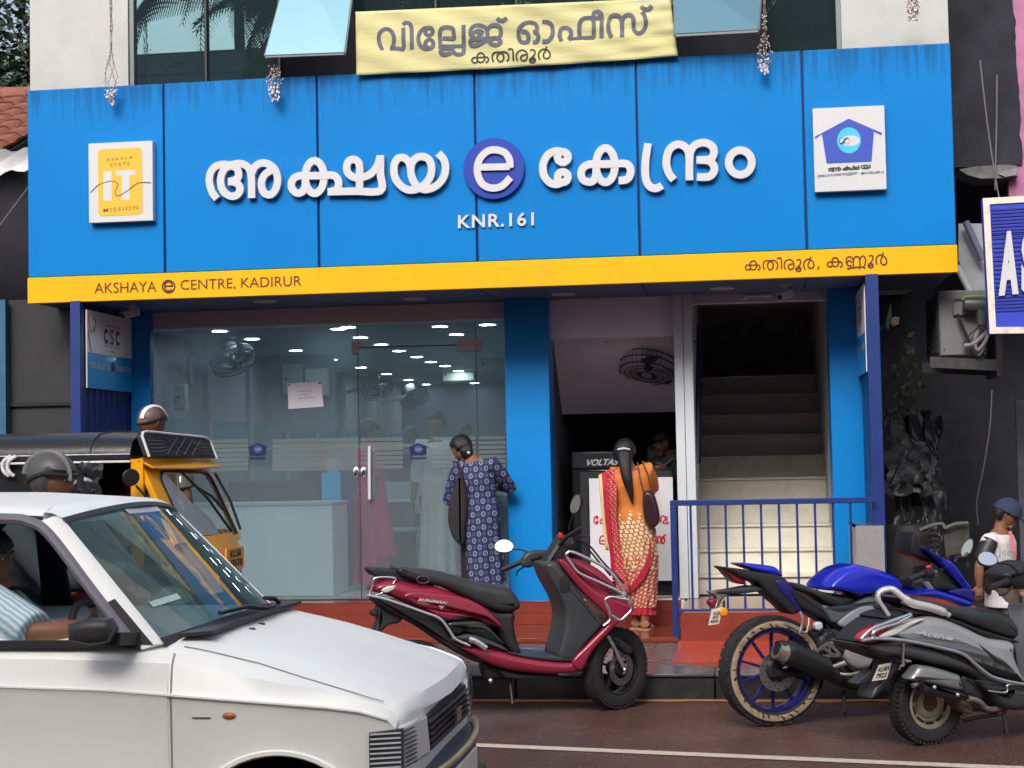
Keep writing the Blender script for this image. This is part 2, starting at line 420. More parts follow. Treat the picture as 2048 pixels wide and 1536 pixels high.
# painted edge line, running slightly askew to the kerb as in the photo
A = at(960,1490,Z=.004); B = at(2040,1536,Z=.004); d = (B-A).normalized(); q = V(-d.y, d.x, 0)
g = G(); g.quad(A-d*30-q*.05, A+d*30-q*.05, A+d*30+q*.05, A-d*30+q*.05); O('road_edge_line', g, M_line, kind='structure')
# silt washed against the kerb foot
g = G(); N = 200; pts = []
for i in range(N+1):
    x = -9+16*i/N; wdt = .055+.02*math.sin(x*5.3)+.018*math.sin(x*13.1+1)+random.uniform(-.012,.012)
    pts += [(x,-1.905,.012),(x,-1.905-max(.012,wdt),.004)]
g.add(pts, [(2*i, 2*i+1, 2*i+3, 2*i+2) for i in range(N)]); O('silt_strip', g, M_mud, kind='structure')
# far pavement (camera side)
g = G(); g.box(-60,60,-14.2,-11,0,.14); O('near_pavement', g, mat('concrete_pavement', (.2,.19,.18), .6, var=.2), kind='structure')

KZ = .169
# kerb: single stones, with joints
kroot = O('pavement', G().box(-30,30,-1.70,12,-.01,KZ-.03), mat('pavement_bed', (.06,.05,.05), .8), kind='structure')
x = -7.6; i = 0
while x < 6:
    L_ = .62; dz = random.uniform(-.004,.004); dy = random.uniform(-.006,.006)
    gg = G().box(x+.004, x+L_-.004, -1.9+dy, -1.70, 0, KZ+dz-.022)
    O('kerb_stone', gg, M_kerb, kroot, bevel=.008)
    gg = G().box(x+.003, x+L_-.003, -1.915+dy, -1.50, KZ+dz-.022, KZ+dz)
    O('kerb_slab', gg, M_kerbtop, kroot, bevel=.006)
    x += L_
# small dark pavers between kerb and shop floor (each its own piece where they show largest)
PX0, PX1 = at(1352,1300,Z=KZ).x, 3.2
me0 = None; cnt = 0
yy = -1.495
rows = []
while yy < -.16:
    rows.append(yy); yy += .105
for r_i, yy in enumerate(rows):
    xx = -3.6+(.1 if r_i % 2 else 0)
    while xx < PX0-.02:
        gg = G().box(xx+.004, xx+.196, yy+.004, yy+.101, KZ-.035, KZ-.006+random.uniform(-.002,.002))
        if cnt < 298:
            O('paver', gg, M_paver, kroot, bevel=.004); cnt += 1
        xx += .2
# red floor strip in front of the railing
g = G().box(PX0, 1.75, -1.36, -.14, KZ-.03, KZ+.006); O('red_apron', g, mat('red_oxide', (.46,.065,.035), .22, var=.08, vs=4, dirt=(.2,.05,.03), dscale=9, damt=.5, bump=.15, bs=40), kroot)
# lower porch floor, riser and inner floor (red tiles, joints as geometry)
LX0, LX1 = -4.95, PX0+.02
g = G(); base = O('porch_floor', G().box(LX0-.3, 1.72, -.135, 1.2, 0, .188), mat('grout', (.10,.03,.02), .8), kind='structure')
for i in range(10):
    x0 = LX0+i*.45
    if x0 > LX1: break
    for j in range(3):
        y0 = -.14+j*.33
        O('floor_tile', G().box(x0+.002, min(LX1, x0+.448), y0, y0+.327, .17, .2), M_redtile, base, bevel=.002)
FZ = .385; RY = .85
inner = O('inner_floor', G().box(LX0, LX1, RY+.012, 12.5, .1, FZ-.008), M_cream, kind='structure')
for i in range(10):
    x0 = LX0+i*.45
    if x0 > LX1: break
    for k in range(2):
        O('riser_tile', G().box(x0+.002, min(LX1, x0+.448), RY, RY+.012, .2+.0925*k+.001, .2+.0925*(k+1)-.001), M_redriser, inner)
    O('tread_tile', G().box(x0+.002, min(LX1, x0+.448), RY-.004, 1.13, FZ-.008, FZ), M_redtile, inner, bevel=.002)
# right platform (stair landing) with its red front
O('landing', G().box(LX1, 1.70, -.125, 1.3, .1, FZ-.01), M_redtile, kind='structure')
for i in range(7):
    x0 = LX1+i*.36
    if x0 > 1.6: break
    O('landing_riser_tile', G().box(x0+.0015, min(1.7,x0+.3585), -.138, -.125, .172, FZ-.012), M_redriser, bpy.data.objects['landing'])
O('landing_tread', G().box(LX1+.02, 1.69, -.135, .95, FZ-.0099, FZ), mat('landing_stone', (.30,.16,.10), .2, var=.25, vs=9), bpy.data.objects['landing'])
# ================================================================ the shop front
ZT, ZB, ZY = 4.4746, 2.7972, 2.99898   # fascia top, bottom, yellow/blue line
XL, XR, X1 = -5.4296, 1.6234, -4.322
shop = T('shop_building', 'two storey shop building with blue pillars and glazed ground floor under the blue fascia', 'building', (-1.9, 1.2, 0))
UY = .22   # plane of the upper wall
def P3(px, py, Y): return at(px, py, Y=Y)
# upper storey: white piers left and right, glazing between
ztop = 7.6
xa, xb = P3(60,100,UY).x, P3(256,100,UY).x
O('upper_wall', G().box(xa, xb, UY, UY+5, 3.6, ztop), M_offwhite, shop)
xc, xd = P3(1683,60,UY).x, P3(1897,60,UY).x
O('upper_wall', G().box(xc, xd, UY, UY+5, 3.6, ztop), M_offwhite, shop)
M_mirror = glassmat('tinted_reflective_glass', (.05,.10,.13), 3.6, 0.0, gloss=(.24,.44,.52), haze=.10, hazecol=(.25,.42,.48))
M_frame = mat('grey_window_frame', (.16,.18,.20), .4, metal=.3)
M_framedark = mat('black_window_frame', (.02,.022,.026), .4)
def winpane(x0, x1, z0, z1, y):
    O('window_pane', G().box(x0, x1, y, y+.012, z0, z1), M_mirror, shop)
wx = [P3(p, 60, UY+.05).x for p in (266, 409, 556, 712, 1350, 1530, 1683)]
for a_, b_ in ((0,1),(1,2),(3,4),(5,6)):
    if (a_, b_) == (3,4):
        n_ = 4
        for k in range(n_):
            x0 = wx[3]+(wx[4]-wx[3])*k/n_; x1 = wx[3]+(wx[4]-wx[3])*(k+1)/n_
            winpane(x0+.006, x1-.006, 3.7, ztop, UY+.06)
    else: winpane(wx[a_]+.006, wx[b_]-.006, 3.7, ztop, UY+.06)
for k, p in enumerate((261, 409, 556, 710, 871, 1033, 1191, 1350, 1530, 1678)):
    xx = P3(p, 60, UY).x; wd = .035 if k in (0,9) else .016
    O('mullion', G().box(xx-wd/2, xx+wd/2, UY+.02, UY+.11, 3.6, ztop), M_frame if k in (0,9) else M_framedark, shop)
O('transom', G().box(wx[0]-.02, wx[6]+.02, UY+.03, UY+.10, 3.55, 3.7), M_frame, shop)
# dark room behind the opened lights
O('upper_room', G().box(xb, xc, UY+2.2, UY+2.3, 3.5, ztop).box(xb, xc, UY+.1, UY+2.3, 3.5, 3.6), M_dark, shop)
O('building_core', G().box(xa+.05, xd-.05, UY+2.31, 12.4, 2.95, ztop), M_offwhite, shop)
def tilt_window(pts, label, hinge_y, x_side):
    a, b, c, d_ = pts      # top-left, top-right, bottom-right, bottom-left in px
    # hinged at the top far above the frame edge, swung out at the foot
    yb = UY-.42; yt = UY-.20
    A_, B_ = at(*a, Y=yt), at(*b, Y=yt); C_, D_ = at(*c, Y=yb), at(*d_, Y=yb)
    # carry the pane up to its hinge
    up1 = (A_-D_); up2 = (B_-C_); k = (UY+.02-yb)/(yt-yb)
    A_ = D_+up1*k; B_ = C_+up2*k
    n_ = (B_-A_).cross(D_-A_).normalized()
    if n_.y > 0: n_ = -n_
    t = T('tilt_window', label, 'window', tuple((A_+B_)/2))
    O('window_pane', G().slab(A_, B_, C_, D_, -n_*.012), glassmat('tilt_glass_'+str(len(MATS)), (.1,.16,.19), 2.2, .03, gloss=(.36,.64,.76), haze=.35, hazecol=(.28,.50,.56)), t)
    fr_ = G()
    for p, q2 in ((A_,B_),(B_,C_),(C_,D_),(D_,A_)): fr_.bar(p-n_*.02, q2-n_*.02, .02, .02)
    O('window_frame', fr_, M_frame, t)
    st = G()
    for e0, e1 in ((D_, at(d_[0]+18, d_[1]-14, Y=UY+.05)), (C_, at(c[0]+6, c[1]-12, Y=UY+.05))): st.bar(e0-n_*.03, e1, .012, .02)
    O('stay_arm', st, M_steel, t)
tilt_window([(560,-2),(702,-2),(688,104),(530,110)], 'left open window with pale blue glass tilted out above the second blue panel', 0, 0)
tilt_window([(1349,-2),(1521,-2),(1517,58),(1351,67)], 'right open window with pale glass tilted out beside the yellow banner', 0, 0)

# ---------------------------------------------------------------- fascia sign
FY = 0.0
sign = T('fascia_sign', 'wide blue fascia sign with raised white Malayalam letters and a yellow lower band', 'sign', (-1.9, 0, ZB))
xs = [XL]+[X1+1.22*i for i in range(5)]+[XR]
for i in range(6):
    a_ = xs[i]+(.008 if i else 0); b_ = xs[i+1]-(.008 if i < 5 else 0)
    O('blue_panel', G().box(a_, b_, FY+random.uniform(0,.002), .045, ZY+.002, ZT), M_blue, sign, bevel=.006)
O('panel_backing', G().box(XL+.02, XR-.02, .03, UY-.01, ZB+.01, ZT-.012), mat('panel_joint', (.005,.01,.10), .6), sign)
O('yellow_band', G().box(XL-.004, XR+.004, FY-.008, .045, ZB, ZY-.001), M_yellow, sign, bevel=.004)
def fp(px, py, off=0.0): return at(px, py, Y=FY-off)
def zoomer(ox, oy, s): return lambda pts: [((p[0]/s+ox), (p[1]/s+oy)) for p in pts]
def circ(cx, cy, rx, ry=None, n=28, a0=0, a1=2*PI):
    ry = rx if ry is None else ry
    return [(cx+rx*math.cos(a0+(a1-a0)*k/n), cy+ry*math.sin(a0+(a1-a0)*k/n)) for k in range(n)]
PXM = .0039   # metres per pixel on the fascia (nearly constant)
def sm2(pts, closed=False, n=6): return [tuple(v) for v in cat([tuple(p) for p in pts], n, closed)]
ZA, ZBm, ZC, ZD = zoomer(400,280,7.877), zoomer(640,270,7.314), zoomer(900,260,5.389), zoomer(1270,260,7.877)
def ov(z, cx, cy, rx, ry): return (z(circ(cx,cy,rx,ry)), True)
def st(z, pts, closed=False): return (sm2(z(pts), closed), closed)
GL = {}   # glyph name -> list of (px path, closed)
GL['a'] = [st(ZA, [(265,925),(190,820),(145,650),(170,500),(255,410),(370,385),(480,400)]),
           st(ZA, [(400,412),(500,388),(620,370),(720,400),(785,480),(808,600),(812,760),(813,915)]),
           st(ZA, [(440,655),(530,640),(598,590),(606,510),(570,440),(490,408),(405,440),(345,530),(325,650),(345,760),(400,840),(490,885),(580,868),(630,790),(610,710),(540,660),(440,658)]),
           st(ZA, [(815,520),(850,440),(910,385),(985,362),(1080,380),(1165,450),(1215,560),(1222,660),(1190,780),(1130,850),(1075,862),(1010,830),(972,740),(975,640),(1020,550),(1090,495),(1165,460)])]
GL['ksha'] = [ov(ZA,1803,582,148,258), st(ZA, [(1660,560),(1560,565),(1475,605),(1438,690),(1455,775),(1530,835),(1610,815),(1652,740),(1660,640)]),
           st(ZA, [(1560,563),(1800,562),(2010,560)]), st(ZBm, [(60,586),(190,590),(255,640),(272,720),(240,800),(170,822)]),
           st(ZBm, [(112,830),(500,822),(885,812,'s'),(884,560),(884,298)] ) , st(ZBm, [(578,820),(578,640),(578,450),(545,380),(480,358),(415,390),(390,480),(415,560),(480,612),(560,628),(650,610),(740,570),(815,490),(860,400),(882,305)])]
GL['ya'] = [st(ZBm, [(1328,500),(1300,400),(1250,345),(1195,328),(1130,350),(1087,430),(1080,540),(1110,650),(1180,740),(1270,795),(1370,802),(1470,765),(1560,690),(1618,590),(1632,470),(1600,370),(1550,330),(1490,315),(1410,335),(1350,400),(1328,480),(1335,580),(1370,680),(1430,750),(1520,795),(1620,782),(1730,720),(1810,610),(1838,480),(1810,360),(1730,265)])]
GL['ee'] = [ov(ZC,1215,290,56,56), ov(ZC,1215,507,56,56), st(ZC, [(1215,236),(1140,226),(1060,262),(1012,340),(1000,412),(1018,500),(1075,565),(1145,585),(1215,562)])]
GL['ka'] = [ov(ZC,1675,378,102,185), st(ZC, [(1580,368),(1500,370),(1440,400),(1412,465),(1435,535),(1500,560),(1550,540),(1574,480),(1576,420)]),
           st(ZC, [(1500,369),(1700,366),(1870,360),(1930,385),(1948,450),(1925,515),(1880,540),(1818,545)])]
GL['rsign'] = [st(ZD, [(206,208),(182,350),(163,500),(160,680),(180,800),(235,890),(310,918),(370,905),(425,870)])]
GL['nda'] = [st(ZD, [(612,785),(540,690),(497,560),(500,430),(540,310),(615,243),(700,225),(785,262),(840,340),(856,450),(856,620),(857,792)]),
           st(ZD, [(858,470),(870,350),(930,250),(1020,205),(1120,202),(1215,255),(1245,340),(1215,430),(1140,468),(970,472)]), st(ZD, [(1090,472),(1180,492),(1245,570),(1240,660),(1180,728),(1090,742),(975,738)])]
GL['am'] = [ov(ZD,1658,510,182,193)]
for k in ('a','ksha','ya','ee','ka','rsign','nda','am'):
    gg = G()
    for j, (pp, cl) in enumerate(GL[k]):
        ribbon(gg, [fp(p[0], p[1], .045) for p in pp], 14.6*PXM, (0,-1,0), .04, cl, depth0=j*.0009)
    O('letter', gg, M_white, sign)
# round blue badge with the letter e
cc = fp(987.6, 337, .04)
O('badge', G().lathe([(0,0),(.228,0),(.231,.003),(.231,.036),(0,.036)], cc, (0,1,0), 48), mat('badge_blue', (.020,.052,.36), .3, coat=.2), sign)
gg = G(); ee = sm2(ZC([(332,400),(500,398),(643,394,'s')]))
ribbon(gg, [fp(*p, .06) for p in ZC([(330,400),(643,394)])], 13.2*PXM, (0,-1,0), .018)
ribbon(gg, [fp(*p, .0605) for p in sm2(ZC([(646,408),(640,320),(590,245),(500,214),(410,225),(335,290),(297,380),(297,470),(335,565),(405,615),(490,625),(570,595),(652,512)]))], 13.8*PXM, (0,-1,0), .018)
O('letter', gg, M_white, sign)
def ftext(s, x0, x1, yb0, yb1, h, off, m, name='lettering', thick=0.0, par=None, Yp=None, **k):
    f_ = (lambda px, py: at(px, py, Y=FY-off)) if Yp is None else (lambda px, py: at(px, py, Y=Yp))
    bl, br = f_(x0, yb0), f_(x1, yb1); tl = f_(x0, yb0-h)
    gg = G(); text_on(gg, s, bl, br, tl, (0,-.0008,0), thick, **k)
    return O(name, gg, m, par or sign)
ftext('KNR.161', 916, 1068, 457, 451, 27, .016, M_white, thick=.014, bold=.02, spacing=1.12)
M_brown = mat('brown_print', (.09,.018,.012), .5)
ftext('AKSHAYA', 189, 313, 587, 583.5, 21, .011, M_brown, bold=-.002)
ftext('CENTRE, KADIRUR', 361, 603, 583, 574.5, 23, .011, M_brown, bold=-.002)
gg = G(); e_c = (337, 573)
ribbon(gg, [fp(p[0], p[1], .011) for p in circ(e_c[0], e_c[1], 12.4)], 3.0*PXM, (0,-1,0), 0, True)
ribbon(gg, [fp(*p, .0111) for p in [(329,572.5),(345,572)]], 3.2*PXM, (0,-1,0), 0)
ribbon(gg, [fp(*p, .0112) for p in sm2([(345,573),(343,566),(337,563.5),(330.5,567),(329,574),(332,580),(338,582),(344,579)])], 3.0*PXM, (0,-1,0), 0)
O('lettering', gg, M_brown, sign)
# Malayalam place name on the yellow band: കതിരൂർ, കണ്ണൂർ
ZG = zoomer(1480,495,6.606)
KAD = [[ov(ZG,175,235,45,60), ov(ZG,104,264,32,34), st(ZG,[(104,231),(175,232),(238,230),(262,252),(258,284),(230,298)])],
 [st(ZG,[(322,294),(308,250),(312,200),(345,173),(400,172)]), ov(ZG,402,238,38,56), st(ZG,[(400,172),(450,170),(488,198),(498,250),(480,292)])],
 [st(ZG,[(488,152),(515,136),(543,150),(549,200),(550,288)])],
 [st(ZG,[(602,292),(586,250),(592,195),(625,164),(668,160),(704,190),(712,240),(694,282),(655,286),(636,258),(652,226),(700,214)])],
 [st(ZG,[(745,168),(775,157),(800,176),(794,220),(770,250)]), ov(ZG,772,286,33,30), st(ZG,[(742,283),(802,279)])],
 [st(ZG,[(858,288),(842,240),(850,190),(885,157),(928,158),(965,190),(976,238),(948,274),(908,262),(898,225),(920,175),(936,122)])],
 [st(ZG,[(1046,248),(1036,272),(1020,292)])],
 [ov(ZG,1260,193,45,60), ov(ZG,1188,222,32,34), st(ZG,[(1188,190),(1260,190),(1325,188),(1350,210),(1346,244),(1318,258)])],
 [st(ZG,[(1478,200),(1450,172),(1420,190),(1420,228),(1448,246),(1474,230)]), st(ZG,[(1425,232),(1402,190),(1412,140),(1450,120),(1484,140),(1496,180),(1498,250)]), st(ZG,[(1497,165),(1520,124),(1558,120),(1580,155),(1584,250)]), st(ZG,[(1583,160),(1606,118),(1638,116),(1658,155),(1655,215),(1640,242)]),
  st(ZG,[(1415,268),(1440,284),(1470,262),(1498,272)]), st(ZG,[(1498,262),(1500,282)]), st(ZG,[(1498,266),(1540,258),(1576,264),(1578,284)]), st(ZG,[(1578,262),(1615,256),(1645,262),(1642,278)])],
 [st(ZG,[(1702,118),(1735,103),(1756,125),(1748,170),(1725,200)]), ov(ZG,1726,238,33,30), st(ZG,[(1696,238),(1756,232)])],
 [st(ZG,[(1812,228),(1796,182),(1808,125),(1848,97),(1895,110),(1928,148),(1938,198),(1905,228),(1866,208),(1860,165),(1882,112),(1890,66)])]]
for k, gl_ in enumerate(KAD):
    gg = G()
    for i_, (pp, c_) in enumerate(gl_): ribbon(gg, [fp(p[0], p[1], .0112+.0002*i_) for p in pp], 2.6*PXM, (0,-1,0), 0, c_)
    O('letter', gg, M_brown, sign)

# ---------------------------------------------------------------- logo boards
def board(name, label, c0, c1, c2, c3):
    "four photo corners on the fascia; box standing 6 cm proud"
    a, b, c, d_ = [fp(*p, .06) for p in (c0, c1, c2, c3)]
    x0 = (a.x+d_.x)/2; x1 = (b.x+c.x)/2; z1 = (a.z+b.z)/2; z0 = (c.z+d_.z)/2
    t = T(name, label, 'logo board', ((x0+x1)/2, 0, z0))
    O('board', G().box(x0, x1, -.062, -.001, z0, z1), M_white, t, bevel=.003)
    return t, x0, x1, z0, z1
t, x0, x1, z0, z1 = board('logo_board', 'white square logo board with a yellow IT MISSION panel, left end of the fascia', (176,287),(303,282),(308,441),(179,446))
M_ylogo = mat('logo_yellow', (.66,.41,.035), .4); M_olive = mat('logo_olive', (.20,.14,.015), .5)
W_, H_ = x1-x0, z1-z0
def lb(u, v, off): return V(x0+W_*u, -.0635-off, z0+H_*v)
def rrect(u0, u1, v0, v1, r, off, n=5):
    P = []
    for (cu, cv, a0) in ((u1-r, v1-r, 0), (u0+r, v1-r, PI/2), (u0+r, v0+r, PI), (u1-r, v0+r, 1.5*PI)):
        for k in range(n+1): P.append(lb(cu+r*math.cos(a0+PI/2*k/n), cv+r*math.sin(a0+PI/2*k/n), off))
    return P
gg = G(); pp = rrect(.15,.84,.08,.92,.06,.0005); gg.add(pp, [tuple(range(len(pp)))[::-1]]); O('yellow_print', gg, M_ylogo, t)
gg = G(); gg.quad(lb(.23,.27,.001),lb(.36,.27,.001),lb(.36,.64,.001),lb(.23,.64,.001)); gg.quad(lb(.52,.27,.001),lb(.64,.27,.001),lb(.64,.58,.001),lb(.52,.58,.001)); gg.quad(lb(.43,.58,.001),lb(.74,.58,.001),lb(.74,.645,.001),lb(.43,.645,.001)); O('letters_it', gg, M_white, t)
gg = G()
text_on(gg, 'KERALA', lb(.29,.765,.001), lb(.70,.785,.001), lb(.29,.80,.001), (0,-.0004,0), spacing=1.3, bold=.01)
text_on(gg, 'STATE', lb(.34,.69,.001), lb(.65,.705,.001), lb(.34,.735,.001), (0,-.0004,0), spacing=1.3, bold=.01)
text_on(gg, 'MISSION', lb(.23,.125,.001), lb(.77,.145,.001), lb(.23,.175,.001), (0,-.0004,0), spacing=1.3, bold=.01)
O('lettering', gg, M_olive, t)
gg = G(); cv = cat([(.03,.38),(.15,.47),(.28,.505),(.38,.515),(.46,.47),(.42,.39),(.43,.335),(.50,.335),(.62,.39),(.76,.47),(.88,.48),(.97,.475)], 6)
ribbon(gg, [lb(p.x, p.y, .002) for p in cv], .006, (0,-1,0), 0); O('wave_line', gg, mat('logo_line', (.06,.06,.055), .5), t)

t, x0, x1, z0, z1 = board('logo_board', 'white logo board with a dark blue house emblem, near the right end of the fascia', (1625,218),(1769,210),(1773,377),(1630,386))
W_, H_ = x1-x0, z1-z0
M_logoblue = mat('logo_blue', (.028,.07,.42), .4); M_cyan = mat('logo_cyan', (.05,.46,.90), .4)
def house(gb, gc, gw, lbf):
    P = [(.50,.86),(.96,.67),(.945,.645),(.845,.69),(.80,.335),(.175,.335),(.12,.69),(.03,.635),(.015,.66)]
    gb.add([lbf(u, v, .0005) for u, v in P], [(0,1,2,3),(0,3,4,5),(0,5,6),(0,6,7,8)])
    c = [lbf(.495+.165*math.cos(a), .60+.155*math.sin(a), .001) for a in [2*PI*k/32 for k in range(32)]]; gc.add(c, [tuple(range(32))])
    e = [lbf(.51+.14*math.cos(a), .595+.062*math.sin(a), .0015) for a in [2*PI*k/24 for k in range(24)]]; gw.add(e, [tuple(range(24))])
gb, gc, gw = G(), G(), G(); house(gb, gc, gw, lb)
O('emblem_house', gb, M_logoblue, t); O('emblem_disc', gc, M_cyan, t); O('emblem_eye', gw, M_white, t)
gg = G()
ribbon(gg, [lb(.40+.038*math.cos(a), .595+.038*math.sin(a)*W_/H_*1.2, .002) for a in [2*PI*k/20 for k in range(20)]], .004, (0,-1,0), 0, True)
ribbon(gg, [lb(.47+.034*math.cos(a), .595+.038*math.sin(a)*W_/H_*1.2, .0022) for a in [2*PI*k/20 for k in range(20)]], .003, (0,-1,0), 0, True)
ribbon(gg, [lb(u, v, .0024) for u, v in ((.37,.56),(.41,.575),(.44,.61),(.48,.632))], .012, (0,-1,0), 0)
O('emblem_loop', gg, mat('logo_dark', (.02,.02,.09), .5), t)
M_ink = mat('black_ink', (.02,.025,.03), .5)
def word(g, keys, bl, br, tl, wd, off, nrm):
    "the traced sign letters again, small: their photo box fitted to the parallelogram"
    x0_, x1_, y0_, y1_ = {'aksha': (411,900,405,298), 'kendram': (1078,1512,384,278)}[keys]
    ks = {'aksha': ('a','ksha','ya'), 'kendram': ('ee','ka','rsign','nda','am')}[keys]
    bl, br, tl = Vector(bl), Vector(br), Vector(tl)
    sl_ = .0 
    for k in ks:
        for j, (pp, cl) in enumerate(GL[k]):
            Q = []
            for p in pp:
                base = y0_-(p[0]-x0_)*.034
                Q.append(bl+(br-bl)*((p[0]-x0_)/(x1_-x0_))+(tl-bl)*((base-p[1])/(y0_-y1_)))
            ribbon(g, Q, wd, nrm, 0, cl, depth0=off)
gg = G(); word(gg, 'aksha', lb(.19,.235,.001), lb(.79,.255,.001), lb(.19,.295,.001), .0075, .001, (0,-1,0))
text_on(gg, '\u0d05\u0d35\u0d38\u0d30\u0d19\u0d3e\u0d33\u0d41\u0d1f\u0d46', lb(.04,.165,.001), lb(.60,.185,.001), lb(.04,.20,.001), (0,-.0005,0), bold=.005)
text_on(gg, '\u0d1c\u0d3e\u0d32\u0d15\u0d02', lb(.65,.187,.001), lb(.965,.197,.001), lb(.65,.215,.001), (0,-.0005,0), bold=.005)
O('lettering', gg, M_ink, t)

# ---------------------------------------------------------------- yellow cloth banner
BY = -.03
cl = [(711,24),(1340,-4),(1356,112),(713,150)]
def banner_pt(u, v):
    ax = cl[0][0]+(cl[1][0]-cl[0][0])*u; ay = cl[0][1]+(cl[1][1]-cl[0][1])*u-4*math.sin(PI*u)*0
    bx = cl[3][0]+(cl[2][0]-cl[3][0])*u; by = cl[3][1]+(cl[2][1]-cl[3][1])*u+5*math.sin(PI*u)*.6
    px, py = ax+(bx-ax)*v, ay+(by-ay)*v
    wob = .012*math.sin(u*9+v*5)*(1-v)*.7+.006*math.sin(u*31-v*14)+.005*math.sin(u*14+v*30)*max(0, u-.5)*2
    return at(px, py, Y=BY-.018+wob)
def banner_y(px, py):
    # invert to (u,v) by a few steps
    u = (px-711)/640; v = .5
    for _ in range(4):
        ty = cl[0][1]+(cl[1][1]-cl[0][1])*u; by = cl[3][1]+(cl[2][1]-cl[3][1])*u+3*math.sin(PI*u); v = (py-ty)/(by-ty)
        lx = cl[0][0]+(cl[3][0]-cl[0][0])*v; rx = cl[1][0]+(cl[2][0]-cl[1][0])*v; u = (px-lx)/(rx-lx)
    return banner_pt(min(1, max(0, u)), min(1, max(0, v))).y
ban = T('cloth_banner', 'yellow cloth banner with grey Malayalam lettering hung above the fascia between the open windows', 'banner', tuple(banner_pt(.5, 1)))
NU, NV = 90, 22; g = G(); g.v = [banner_pt(i/NU, j/NV) for j in range(NV+1) for i in range(NU+1)]
g.f = [(j*(NU+1)+i, (j+1)*(NU+1)+i, (j+1)*(NU+1)+i+1, j*(NU+1)+i+1) for j in range(NV) for i in range(NU)]
o = O('cloth', g, mat('banner_cloth', (.52,.50,.255), .8, var=.07, vs=5, bump=.35, bs=18, stretch=(.6,3,3)), ban, ang=180)
sm_ = o.modifiers.new('thickness', 'SOLIDIFY'); sm_.thickness = .002; sm_.offset = 1
g = G()
g.v = [banner_pt(i/NU, v)+V(0,-.0015,0) for v in (-.002, .055) for i in range(NU+1)]; n1 = NU+1
g.f = [(i, n1+i, n1+i+1, i+1) for i in range(NU)]; b0 = len(g.v)
g.v += [banner_pt(i/NU, v)+V(0,-.0015,0) for v in (.955, 1.002) for i in range(NU+1)]; g.f += [(b0+i, b0+n1+i, b0+n1+i+1, b0+i+1) for i in range(NU)]
O('hem', g, mat('banner_hem', (.50,.54,.53), .8, var=.1), ban, ang=180)
ZE, ZF = zoomer(740,10,7.314), zoomer(1010,0,6.606)
BL = [st(ZE,[(180,662),(138,560),(130,460),(162,385),(240,352),(315,390),(350,480),(345,570),(315,638)]), st(ZE,[(290,637),(400,636),(487,635,'s'),(487,480),(487,328)]),
 st(ZE,[(480,292),(520,262),(575,270),(606,330),(610,450),(612,650)]), ov(ZE,862,388,56,58), ov(ZE,868,570,60,62),
 st(ZE,[(862,334),(790,345),(732,400),(706,490),(728,580),(790,628),(868,632)]), st(ZE,[(1028,640),(1024,500),(1024,400),(1050,342),(1125,325),(1205,345),(1224,420),(1222,485,'s'),(1150,488),(1060,490)]),
 st(ZE,[(1030,606),(1200,605),(1368,602)]), st(ZE,[(1366,290),(1368,480),(1372,660),(1350,715),(1285,728),(1230,700),(1205,655),(1140,645),(1060,652),(1032,690),(1070,722),(1160,712),(1178,690)]),
 ov(ZE,1550,442,52,48), st(ZE,[(1500,480),(1468,420),(1480,350),(1530,305),(1610,300),(1690,335),(1716,410),(1716,480)]), st(ZE,[(1600,460),(1640,400),(1590,375),(1540,390)]),
 st(ZE,[(1718,370),(1760,310),(1835,290),(1905,335),(1912,430),(1870,485),(1780,492),(1650,540),(1540,592),(1480,580),(1472,520),(1560,498),(1740,490),(1850,480)]), ov(ZE,1832,540,78,44), st(ZE,[(1855,190),(1890,222),(1955,224),(1998,185)]),
 st(ZF,[(215,420),(270,418),(308,470),(300,545),(250,562),(200,540),(178,450),(195,365),(255,312),(330,298),(400,318),(424,370),(405,415),(372,425)]), st(ZF,[(395,420),(432,455),(438,505),(415,550),(368,562)]),
 st(ZF,[(490,290),(560,290),(615,335),(630,420),(612,490),(565,540),(492,548)]), st(ZF,[(745,545),(722,470),(738,390),(800,368),(860,395),(872,460),(842,522)]), st(ZF,[(840,524),(1000,508),(1180,494)]),
 st(ZF,[(986,508),(982,400),(990,300),(1040,245),(1130,238),(1168,280),(1172,380),(1172,494)]), ov(ZF,1212,198,44,46), st(ZF,[(1275,500),(1275,350),(1276,210),(1250,160),(1212,150)]), st(ZF,[(1170,242),(1275,242)]),
 st(ZF,[(1405,490),(1368,400),(1370,290),(1412,212),(1480,202),(1532,250),(1546,340),(1546,482)]), st(ZF,[(1546,300),(1572,225),(1635,194),(1692,235),(1698,330),(1705,395),(1745,438),(1800,428),(1848,370),(1860,280),(1842,210),(1812,158)]), st(ZF,[(1795,85),(1838,118),(1900,118),(1938,72)])]
gg = G()
for j, (pp, c_) in enumerate(BL):
    Q = [at(p[0], p[1], Y=banner_y(p[0], p[1])-.004-j*.0001) for p in pp]
    ribbon(gg, Q, 8.2*PXM, (0,-1,0), 0, c_)
M_bink = mat('banner_ink', (.085,.095,.13), .7, var=.25, vs=14)
O('lettering', gg, M_bink, ban)
gg = G(); bx0, by0 = ZG([(68,210)])[0]
for gl_ in KAD[:6]:
    for i_, (pp, c_) in enumerate(gl_):
        Q = []
        for p in pp:
            u = (p[0]-bx0)/(907/6.606); q = (943+157*u, 112-9.5*u+(p[1]-by0+4.0*u)*1.05)
            Q.append(at(q[0], q[1], Y=banner_y(*q)-.006-.0003*i_))
        ribbon(gg, Q, 3.2*PXM, (0,-1,0), 0, c_)
O('lettering', gg, mat('banner_black', (.03,.03,.035), .7), ban)

